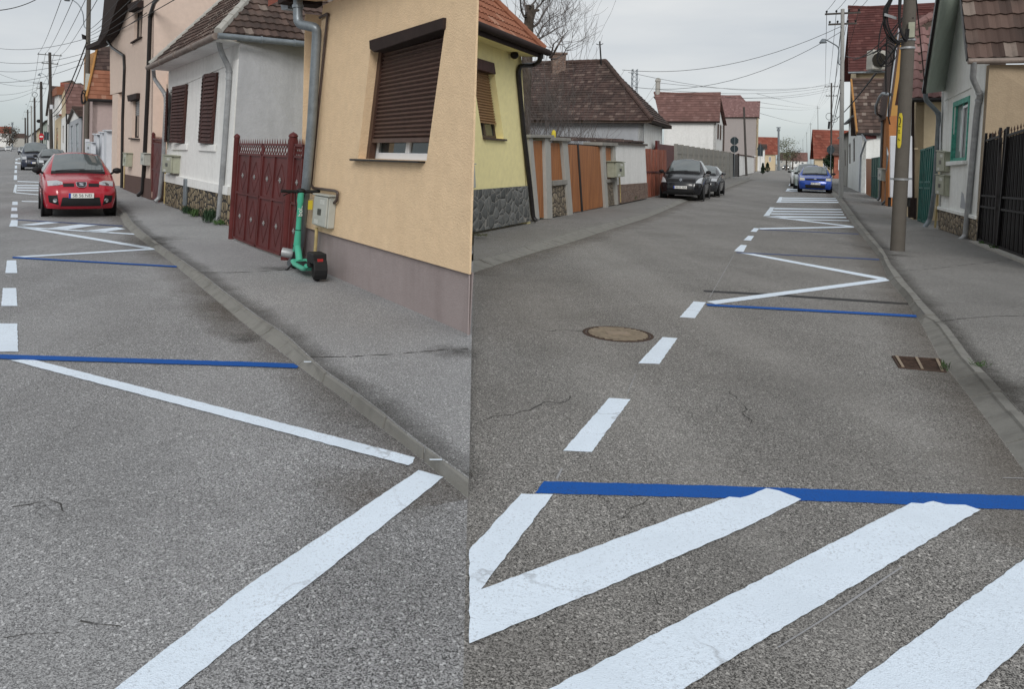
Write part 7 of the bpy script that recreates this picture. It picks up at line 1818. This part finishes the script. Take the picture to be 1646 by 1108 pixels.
q = MB(); q.prism([D(136.5, 223, yL - .3), D(147.5, 224, yL - .3), D(147.5, 246, yL - .3), D(136.5, 245, yL - .3)], (0, .15, 0)); q.build('meter_board', M['cabinet'], tL, bevel=.01)
pl2 = wood_pole('wooden pole with two wide crossarms beside the brown roofed house', (83, 256.5), (80, 84), .20, ((88, 1.25), (102, .85)), zb=.12, lamp=(139, [(78.5, 138), (77, 126), (71, 119), (64, 117), (63, 119)]))
q = MB(); q.prism([D(80, 168, pl2[1].y - .3), D(84.5, 168, pl2[1].y - .3), D(84.5, 175, pl2[1].y - .3), D(80, 175, pl2[1].y - .3)], (0, .2, 0)); q.build('junction_box', M['cabinet'], pl2[0])
pl3 = wood_pole('dark wooden pole with a thin crossarm left of the two armed pole', (67, 250.5), (66, 131), .26, ((134, 1.2), (142, .7)))
q = MB(); q.blob(D(62.5, 194.5, pl3[1].y), (.4, .3, .3), 10, 8); q.build('lamp_head', M['gate_black'], pl3[0])
pl4 = wood_pole('slender wooden pole with a wire ring at its head', (56, 245.5), (55.5, 157), .26, ((163, 1.1),))
q = MB(); q.tube([D(56 + 4 * math.cos(a), 152 + 4 * math.sin(a), pl4[1].y) for a in [2 * math.pi * i / 18 for i in range(19)]], .06, 5, False); q.build('cable_loop', M['cable'], pl4[0], smooth=True)
pl5 = wood_pole('pale street lamp post with a short slanting arm on the left street', (51, 244), (50.5, 170), .2, (), 'pole_pale', lamp=(172, [(46, 170), (42, 167)]), name='lamp_pole')
pl6 = wood_pole('short distant wooden pole above the silver car', (44.5, 241.5), (44.5, 176), .3, ((180, 1.2),))
pl7 = wood_pole('farthest dark wooden pole on the left street', (41, 240.5), (40.5, 189), .35, ((191, 1.3),))
# tall mast and the tower behind the hip roof
def mast(label, foot, head, y, r):
    p0 = D(foot[0], foot[1], y); p0.z = 0; p1 = D(head[0], head[1], y); t = thing('floodlight_mast', label, 'mast', p0)
    tapered(t, p0, p1, r, r * .7, M['zinc'], 'shaft', 10, 3); q = MB(); q.box(p1, (r * 2.6, .6, r * .8)); q.box(p1 - Vector((0, 0, r * 2)), (r * 2.0, .5, r * 1.6)); q.build('lamp_head', M['zinc'], t)
mast('tall distant floodlight mast above the end of the right street', (1252, 262), (1251.5, 205), 190, .30)
mast('thin distant floodlight mast at the far end of the left street', (20, 235), (19.8, 197), 330, .35)
yt = 70; p0 = z_at(D(1017, 250, yt), 0); t = thing('lattice_tower', 'thin lattice aerial tower behind the big hip roof', 'tower', p0)
q = MB(); w_ = .28; hT = D(1017, 111, yt).z
for sx, sy in ((-1, -1), (1, -1), (1, 1), (-1, 1)): q.tube([p0 + Vector((sx * w_, sy * w_, 0)), Vector((p0.x + sx * w_ * .7, p0.y + sy * w_ * .7, hT))], .035, 5)
for k in range(24):
    z0, z1 = hT * k / 24, hT * (k + 1) / 24
    for (ax, ay), (bx, by) in (((-1, -1), (1, -1)), ((1, -1), (1, 1)), ((1, 1), (-1, 1)), ((-1, 1), (-1, -1))):
        q.tube([p0 + Vector((ax * w_ * .85, ay * w_ * .85, z0)), p0 + Vector((bx * w_ * .85, by * w_ * .85, z1))], .015, 4)
q.build('lattice', M['zinc'], t)
# cables
def cable(a, b, sag, r, n=14, lab='overhead cable', grp='overhead cables'):
    P = []
    for k in range(n + 1):
        f = k / n; p = a.lerp(b, f); p.z -= sag * 4 * f * (1 - f); P.append(p)
    q = MB(); q.tube(P, r, 5); return q
def lay(items, label, group, name='overhead_cable'):
    for a, b, sag, r in items:
        tag(cable(a, b, sag, r).build(name, M['cable'], smooth=True), label, 'cable', group)
def chain(poles, n, r, sag=.5, offs=None):
    out = []
    for (A, B_) in zip(poles, poles[1:]):
        ta, tb = A[3], B_[3]
        for k in range(n):
            if not ta or not tb: continue
            out.append((ta[k % len(ta)], tb[k % len(tb)], sag, r))
    return out
top3 = pt_ - Vector((0, 0, .2))
lay(chain([pr7, pr6, pr5, pr4, pr3, pp], 4, .012, .35), 'thin cable strung from pole to pole along the right street', 'cables along the right street')
lay([(pp[3][k], top3 + Vector((-.3 + .2 * k, 0, -.15 * (k % 2))), .3, .009) for k in range(4)], 'thin cable from the pale lamp pole up to the concrete power pole', 'cables at the concrete power pole')
lay(chain([pl7, pl6, pl4, pl3, pl2], 4, .018, .5), 'thin cable strung from pole to pole along the left street', 'cables along the left street')
yA = 12.0
lay([(pl2[3][k], D(112 + 22 * k, -40, 22), .35, .012) for k in range(4)], 'thin cable running up from the two armed pole on the left street', 'cables over the left street')
lay([(Lp[1].lerp(Lp[2], .62) + Vector((0, -.2, 0)), pl2[1].lerp(pl2[2], .42), .8, .04), (Lp[1].lerp(Lp[2], .6) + Vector((.1, -.2, 0)), pl2[1].lerp(pl2[2], .40), 1.1, .03)], 'thick bundled cable between the cabinet pole and the two armed pole', 'bundled cables on the left street')
lay([(D(142, v0, yL), D(u1, -30, 12.5), .12, .010) for v0, u1 in ((48, 215), (54, 240), (58, 262), (64, 290), (68, 330))] + [(D(142, 66, yL), W3.P(236, 20, .1), .2, .012), (D(142, 70, yL), W3.P(176, 64, .1), .2, .012)],
    'thin service cable fanning out from the cabinet pole past the beige house', 'service cables at the beige house')
lay([(D(-30, v0, 60), D(140, v1, yL), .5, .014) for v0, v1 in ((72, 61), (94, 84), (110, 92), (130, 100))] + [(D(-30, v0, 90), pl3[2] - Vector((0, 0, .3 * i)), .7, .018) for i, v0 in enumerate((104, 124, 150, 164))] + [(D(-20, 17, 16), D(70, -8, 20), .1, .010)],
    'thin cable crossing the pale sky over the left street', 'cables across the left street')
lay([(D(1356, 40, pp[1].y), D(1000, 112, 40), .8, .012), (D(1356, 48, pp[1].y), D(1020, 140, 42), 1.0, .012)] +
    [(pr3[2] - Vector((0, 0, .25 * i)), D(u0, v0, y0), sg, .014) for i, (u0, v0, y0, sg) in enumerate(((1010, 116, 55, 1.2), (1060, 133, 62, .6), (1060, 144, 62, .6), (1080, 152, 64, .7), (1165, 156, 66, .5)))] +
    [(pr4[2] - Vector((0, 0, .3 * i)), D(u0, v0, y0), sg, .016) for i, (u0, v0, y0, sg) in enumerate(((1215, 150, 80, .4), (1218, 164, 80, .6), (1218, 172, 80, .8)))] + [(pr5[2], D(1222, 182, 90), .9, .02)],
    'thin cable crossing the grey sky over the right street', 'cables across the right street')
lay([(pole_at(30) + Vector((0, -.12, 0)), D(1360, 90, 25), .3, .012), (pole_at(40) + Vector((0, -.12, 0)), pr3[1].lerp(pr3[2], .6), .5, .03), (D(1471, -20, 13.5), D(1488, 150, 15), .0, .010), (pole_at(6) + Vector((0, -.1, 0)), D(1372, 96, 22), .2, .012), (pole_at(2) + Vector((0, -.1, 0)), D(1398, 88, 22), .2, .012)],
    'black service cable hanging from the concrete power pole', 'service cables at the concrete power pole')
lay([(pp[1].lerp(pp[2], f) + Vector((-.12, -.1, 0)), pr3[1].lerp(pr3[2], g), .25, .022) for f, g in ((.62, .55), (.9, .66), (.55, .5))], 'loose dark cable drooping between pale lamp pole and dark wooden pole', 'loose cables at the pale lamp pole')
# ------------------------------------------------------------------ traffic signs
def sign(label, foot, plates, top, name='road_sign'):
    p0 = G(*foot, .1 if foot[0] > 760 else .12); t = thing(name, label, 'road sign', p0); p1 = D(foot[0], top, p0.y)
    q = MB(); q.tube([p0, Vector((p0.x, p0.y, p1.z))], .03, 8); q.build('post', M['zinc'], t, smooth=True)
    for shape, v0, v1, hw, mat in plates:
        c0, c1 = D(foot[0], v0, p0.y - .05), D(foot[0], v1, p0.y - .05); zc = (c0.z + c1.z) / 2; hh = abs(c0.z - c1.z) / 2; w_ = hw / FPX * p0.y; ctr = Vector((p0.x, p0.y + (.05 if mat != 'noentry' else -.05), zc)); q = MB()
        if shape == 'disc': pts = [ctr + Vector((w_ * math.cos(a), 0, hh * math.sin(a))) for a in [2 * math.pi * i / 24 for i in range(24)]]
        elif shape == 'tri': pts = [ctr + Vector((0, 0, hh)), ctr + Vector((w_, 0, -hh)), ctr + Vector((-w_, 0, -hh))]
        elif shape == 'oct': pts = [ctr + Vector((w_ * math.cos(a), 0, hh * math.sin(a))) for a in [2 * math.pi * (i + .5) / 8 for i in range(8)]]
        else: pts = [ctr + Vector((sx * w_, 0, sz * hh)) for sx, sz in ((-1, -1), (1, -1), (1, 1), (-1, 1))]
        q.prism(pts, (0, .02, 0)); pl = q.build('plate', M['sign_back'] if mat != 'noentry' else M['sign_red'], t)
        if mat == 'noentry':
            q = MB(); q.box(ctr + Vector((0, -.006, 0)), (w_ * 1.3, .008, hh * .38)); q.build('white_bar', M['plate'], pl)
M['sign_back'] = plain('dark_sign_back', (.035, .048, .055), .5, .2, .15, 5)
M['sign_red'] = plain('no_entry_red', (.42, .02, .03), .4, 0, .05)
sign('pair of dark sign backs on a post at the end of the concrete fence', (1179.5, 286), [('oct', 219.5, 233, 7, 'b'), ('disc', 233, 245, 6.5, 'b')], 219)
sign('dark triangular and square sign backs on a post beyond the mauve house', (1221.5, 277), [('tri', 230.5, 240, 6, 'b'), ('sq', 240, 251, 4.3, 'b')], 230)
sign('small distant sign backs left of the far red roof', (1238, 273), [('tri', 243, 250, 3, 'b')], 243)
sign('red no entry sign with a white bar on the left street', (66, 251.5), [('disc', 214, 225, 4.2, 'noentry')], 213)
sign('dark sign backs beside the no entry sign', (73.5, 254), [('sq', 212, 225, 4, 'b')], 210)
sign('dark sign back on a post before the round bush', (1334.5, 288), [('oct', 233, 248, 6.5, 'b')], 232)
# ------------------------------------------------------------------ trees and plants
M['bark'] = plain('grey_brown_bark', (.075, .060, .048), .9, 0, .35, 9, None, .5, 30)
M['twig'] = plain('grey_twigs', (.12, .105, .10), .9, 0, .25, 5)
M['leaf_dark'] = plain('dark_green_leaves', (.022, .045, .022), .7, 0, .45, 4)
M['leaf'] = plain('fresh_green_leaves', (.05, .095, .03), .7, 0, .4, 8)
M['leaf_pale'] = plain('pale_olive_leaves', (.12, .125, .07), .8, 0, .4, 2)
M['tree_far'] = plain('brown_bare_crown', (.085, .070, .055), .9, 0, .4, 1)
def branch(mb, p, d, L_, r, lv, rg, spread=.7, up=.18, out=None, rmin=.004, kids=(3, 5)):
    pts = [p]; rs = [r]; n = 5 if lv > 1 else 4
    for k in range(n):
        d = (d + Vector((rg.uniform(-1, 1), rg.uniform(-1, 1), rg.uniform(-.6, 1))) * .16 + Vector((0, 0, up * .3))).normalized(); pts.append(pts[-1] + d * (L_ / n)); rs.append(max(rmin, r * (1 - .72 * (k + 1) / n)))
    mb.tube(pts, rs, 7 if lv > 2 else (5 if lv > 1 else 3), cap=False)
    if lv <= 0: return
    for k in range(rg.randint(*kids)):
        f = rg.uniform(.3, 1); i = min(n - 1, int(f * n)); q = pts[i].lerp(pts[i + 1], f * n - i)
        ax = Vector((rg.uniform(-1, 1), rg.uniform(-1, 1), rg.uniform(-.35, .8))).normalized(); nd = (d * (1 - spread) + ax * spread).normalized()
        branch(mb, q, nd, L_ * rg.uniform(.5, .75), max(rmin, rs[i] * .62), lv - 1, rg, spread, up, out, rmin, kids)
# bare tree behind the yellow house: a lopped trunk with many fine shoots
yt = 27.0; b0 = z_at(D(838, 250, yt), 0); t = thing('bare_tree', 'bare lopped tree with fine twigs rising behind the yellow house', 'tree', b0)
pts = [b0, D(842, 190, yt), D(846, 120, yt), D(849, 55, yt), D(852, 8, yt)]
q = MB(); q.tube(pts, [.27, .22, .19, .18, .15], 12); q.tube([pts[3], D(860, 17, yt), D(867, 15.5, yt)], [.06, .06, .04], 7); q.tube([D(844, 44, yt), D(834, 32, yt), D(824, 26, yt)], [.07, .05, .03], 7); q.build('trunk', M['bark'], t, smooth=True)
rg = random.Random(11); q = MB()
for (u0, v0), mid, (u1, v1), r, lv in (((853, 42), (866, 36), (882, 8), .06, 3), ((845, 28), (838, 16), (834, -12), .05, 3), ((853, 20), (870, 5), (890, -25), .045, 3), ((860, 62), (872, 42), (900, 20), .035, 3), ((848, 66), (880, 55), (910, 40), .03, 3), ((843, 60), (834, 45), (818, 20), .03, 3), ((884, 92), (896, 74), (914, 48), .05, 3), ((884, 92), (890, 70), (908, 60), .035, 3), ((848, 80), (866, 66), (885, 40), .03, 3), ((846, 20), (842, -5), (850, -40), .04, 3), ((852, 10), (866, -8), (915, -20), .04, 3), ((886, 95), (905, 88), (918, 70), .03, 2)):
    a, m_, e = D(u0, v0, yt + rg.uniform(-.3, .3)), D(*mid, yt + rg.uniform(-.8, .8)), D(u1, v1, yt + rg.uniform(-1.5, 1.5))
    q.tube([a, a.lerp(m_, .5) + Vector((0, 0, -.05)), m_, m_.lerp(e, .5) + Vector((0, 0, .06)), e], [r, r * .85, r * .7, r * .45, r * .2], 6, cap=False)
    for k in range(7):
        f = rg.uniform(.25, 1); p = a.lerp(m_, f * 2) if f < .5 else m_.lerp(e, f * 2 - 1); d = ((e - a).normalized() * .45 + Vector((rg.uniform(-1, 1), rg.uniform(-1, 1), rg.uniform(-.4, 1))).normalized() * .7).normalized()
        branch(q, p, d, rg.uniform(.8, 1.5), .011, 2, rg, .5, .15, None, .0035, (2, 4))
q.build('crown', M['twig'], t, smooth=True)
# leafless shrubs over the gate wall
def shrub(label, u, v, y, h, n, seed, rr=.012, lean=.35):
    b = D(u, v, y); t = thing('bare_shrub', label, 'shrub', z_at(b, 0)); rg = random.Random(seed); q = MB()
    for k in range(n):
        a = z_at(b, .0) + Vector((rg.uniform(-.25, .25), rg.uniform(-.25, .25), 0)); d = Vector((rg.uniform(-1, 1) * lean, rg.uniform(-1, 1) * lean, 1)).normalized()
        branch(q, a, d, h * rg.uniform(.55, .8), rr * 1.6, 2, rg, .5, .35, None, rr * .35, (3, 6))
    q.build('twigs', M['twig'], t, smooth=True)
shrub('leafless shrub with grey stems between the yellow house and the hip roof', 862, 222, 23.5, 4.6, 9, 3)
shrub('leafless shrub with reddish grey stems behind the concrete gate posts', 888, 222, 25.5, 4.0, 7, 8)
shrub('thin leafless shrub before the grey wall of the hip roofed house', 938, 224, 30, 3.2, 4, 5, .010, .5)
# leafy crowns made of leaf clusters
def leaf_cloud(mb, c, rad, n, size, rg, squash=1.0, shell=.55):
    for k in range(n):
        d = Vector((rg.gauss(0, 1), rg.gauss(0, 1), rg.gauss(0, 1))).normalized(); f = shell + (1 - shell) * rg.random(); bump = 1 + .16 * math.sin(d.x * 7 + d.z * 5) + .12 * math.sin(d.y * 9 - d.z * 6)
        p = c + Vector((d.x * rad[0], d.y * rad[1], d.z * rad[2])) * f * bump
        a = Vector((rg.uniform(-1, 1), rg.uniform(-1, 1), rg.uniform(-1, 1))).normalized(); b = a.orthogonal().normalized(); cc = a.cross(b); s = size * rg.uniform(.6, 1.3)
        mb.poly([p - b * s, p + cc * s * .5, p + b * s, p - cc * s * .5])
def bush(label, u, v, rad, n, size, mat, name='bush', zb=.1, seed=1, cat='bush', y=None, lift=1.0):
    p = G(u, v, zb) if y is None else z_at(D(u, v, y), zb); t = thing(name, label, cat, p); rg = random.Random(seed); q = MB()
    leaf_cloud(q, p + Vector((0, 0, rad[2] * lift)), rad, n, size, rg); q.build('foliage', M[mat], t)
    q = MB(); q.tube([p, p + Vector((.02, 0, rad[2] * (lift + .2)))], [.05, .03], 7); q.build('stem', M['bark'], t)
bush('round clipped dark bush behind the sign back beyond the blue car', 1336, 286, (.85, .85, .85), 2600, .09, 'leaf_dark', 'round_bush', .1, 4, 'bush', None, 2.25)
def conifer(label, u, v, h, r, seed, mat='leaf_dark'):
    p = G(u, v, .1); t = thing('conifer', label, 'conifer', p); rg = random.Random(seed); q = MB()
    for k in range(1400):
        f = rg.random() ** .8; z = h * (.06 + .94 * f); rr = r * (1 - f) ** .6 * (1 if f > .1 else f * 8 + .2) * (.7 + .3 * rg.random()) * (1 + .15 * math.sin(z * 9 + seed)); a = rg.uniform(0, 6.283); c = p + Vector((rr * math.cos(a), rr * math.sin(a), z)); s = .11 * rg.uniform(.6, 1.2)
        d = Vector((math.cos(a) * .5, math.sin(a) * .5, 1)).normalized(); b = d.orthogonal(); q.poly([c - d * s, c + b * s * .3, c + d * s, c - b * s * .3])
    q.build('foliage', M[mat], t); q = MB(); q.tube([p, p + Vector((0, 0, h * .8))], [.08, .02], 6); q.build('trunk', M['bark'], t)
conifer('narrow dark conifer on the corner beyond the low white wall', 1226, 279.5, 1.55, .34, 1)
conifer('second dark conifer further along the left pavement', 1233.5, 276.5, 1.7, .5, 2)
def far_tree(label, u, v, y, h, rad, n, mat, seed, zb=0, trunk=.2, size=.3):
    p = z_at(D(u, v, y), zb); t = thing('tree', label, 'tree', p); rg = random.Random(seed)
    q = MB(); q.tube([p, p + Vector((.1, 0, h * .5)), p + Vector((0, .1, h * .8))], [trunk, trunk * .7, trunk * .2], 7); q.build('trunk', M['bark'], t)
    q = MB()
    for k in range(7): leaf_cloud(q, p + Vector((rg.uniform(-1, 1) * rad * .6, rg.uniform(-1, 1) * rad * .6, h - rad * rg.uniform(.2, 1.3))), (rad * .55, rad * .55, rad * .5), n // 7, size, rg, 1, .2)
    q.build('crown', M[mat], t)
far_tree('pale budding tree over the end of the right street', 1264, 262, 200, 8.0, 3.6, 1500, 'leaf_pale', 2, 0, .2, .16)
far_tree('bare brown tree right of the pale tree at the street end', 1274, 262, 215, 6.5, 3.0, 1100, 'tree_far', 6, 0, .2, .15)
far_tree('rust brown tree by the far left end houses', 15, 234, 250, 7.5, 4.0, 900, 'tree_far', 9)
# tufts and weeds along the walls
def tuft(label, u, v, r, h, n, mat, seed, zb=ZP, wall=None, group=None, leaf=.018, off=0.0):
    p = G(u, v, zb); t = MB(); rg = random.Random(seed)
    for k in range(n // 2):
        a = rg.uniform(0, 6.283); rr = r * math.sqrt(rg.random()); b = p + Vector((rr * math.cos(a), rr * math.sin(a), 0)); tip = b + Vector((rg.uniform(-1, 1) * r * .7, rg.uniform(-1, 1) * r * .7, h * rg.uniform(.3, 1)))
        m_ = b.lerp(tip, .55) + Vector((0, 0, h * .12)); s = Vector((math.cos(a + 1.57), math.sin(a + 1.57), 0)) * leaf * rg.uniform(.5, 1)
        t.poly([b, m_ - s, tip, m_ + s])
    tag(t.build('weed_tuft', M[mat]), label, 'weeds', group)
tuft('dark green weed tuft under the near downspout of the shuttered house', 338, 358, .17, .34, 260, 'leaf_dark', 1)
tuft('small weed tuft against the stone plinth, second from the near downspout', 312, 348.5, .12, .22, 150, 'leaf', 2)
tuft('small weed tuft under the grey vent pipe of the stone plinth', 300.5, 343.5, .12, .22, 150, 'leaf_dark', 3)
tuft('flat weeds just behind the near downspout foot', 353, 361.5, .15, .12, 130, 'leaf', 4)
tuft('bright weed growing at the corner of the drain grate', 1518, 596, .05, .08, 44, 'leaf', 5, .0, leaf=.006)
tuft('low weeds along the kerb edge above the drain grate', 1574, 589, .06, .05, 60, 'leaf', 6, .07, leaf=.006)
tuft('weed tuft in the corner of the black iron gate', 1583, 394, .10, .09, 110, 'leaf', 7)
tuft('weed tuft at the middle of the black iron gate step', 1602, 402, .12, .12, 130, 'leaf', 8)
tuft('weeds at the foot of the whitewashed brick base', 1017, 322, .16, .2, 110, 'leaf', 9, .12)
tuft('brownish weeds before the dark stone plinth of the yellow house', 772, 379, .18, .04, 90, 'leaf_pale', 10, .12)
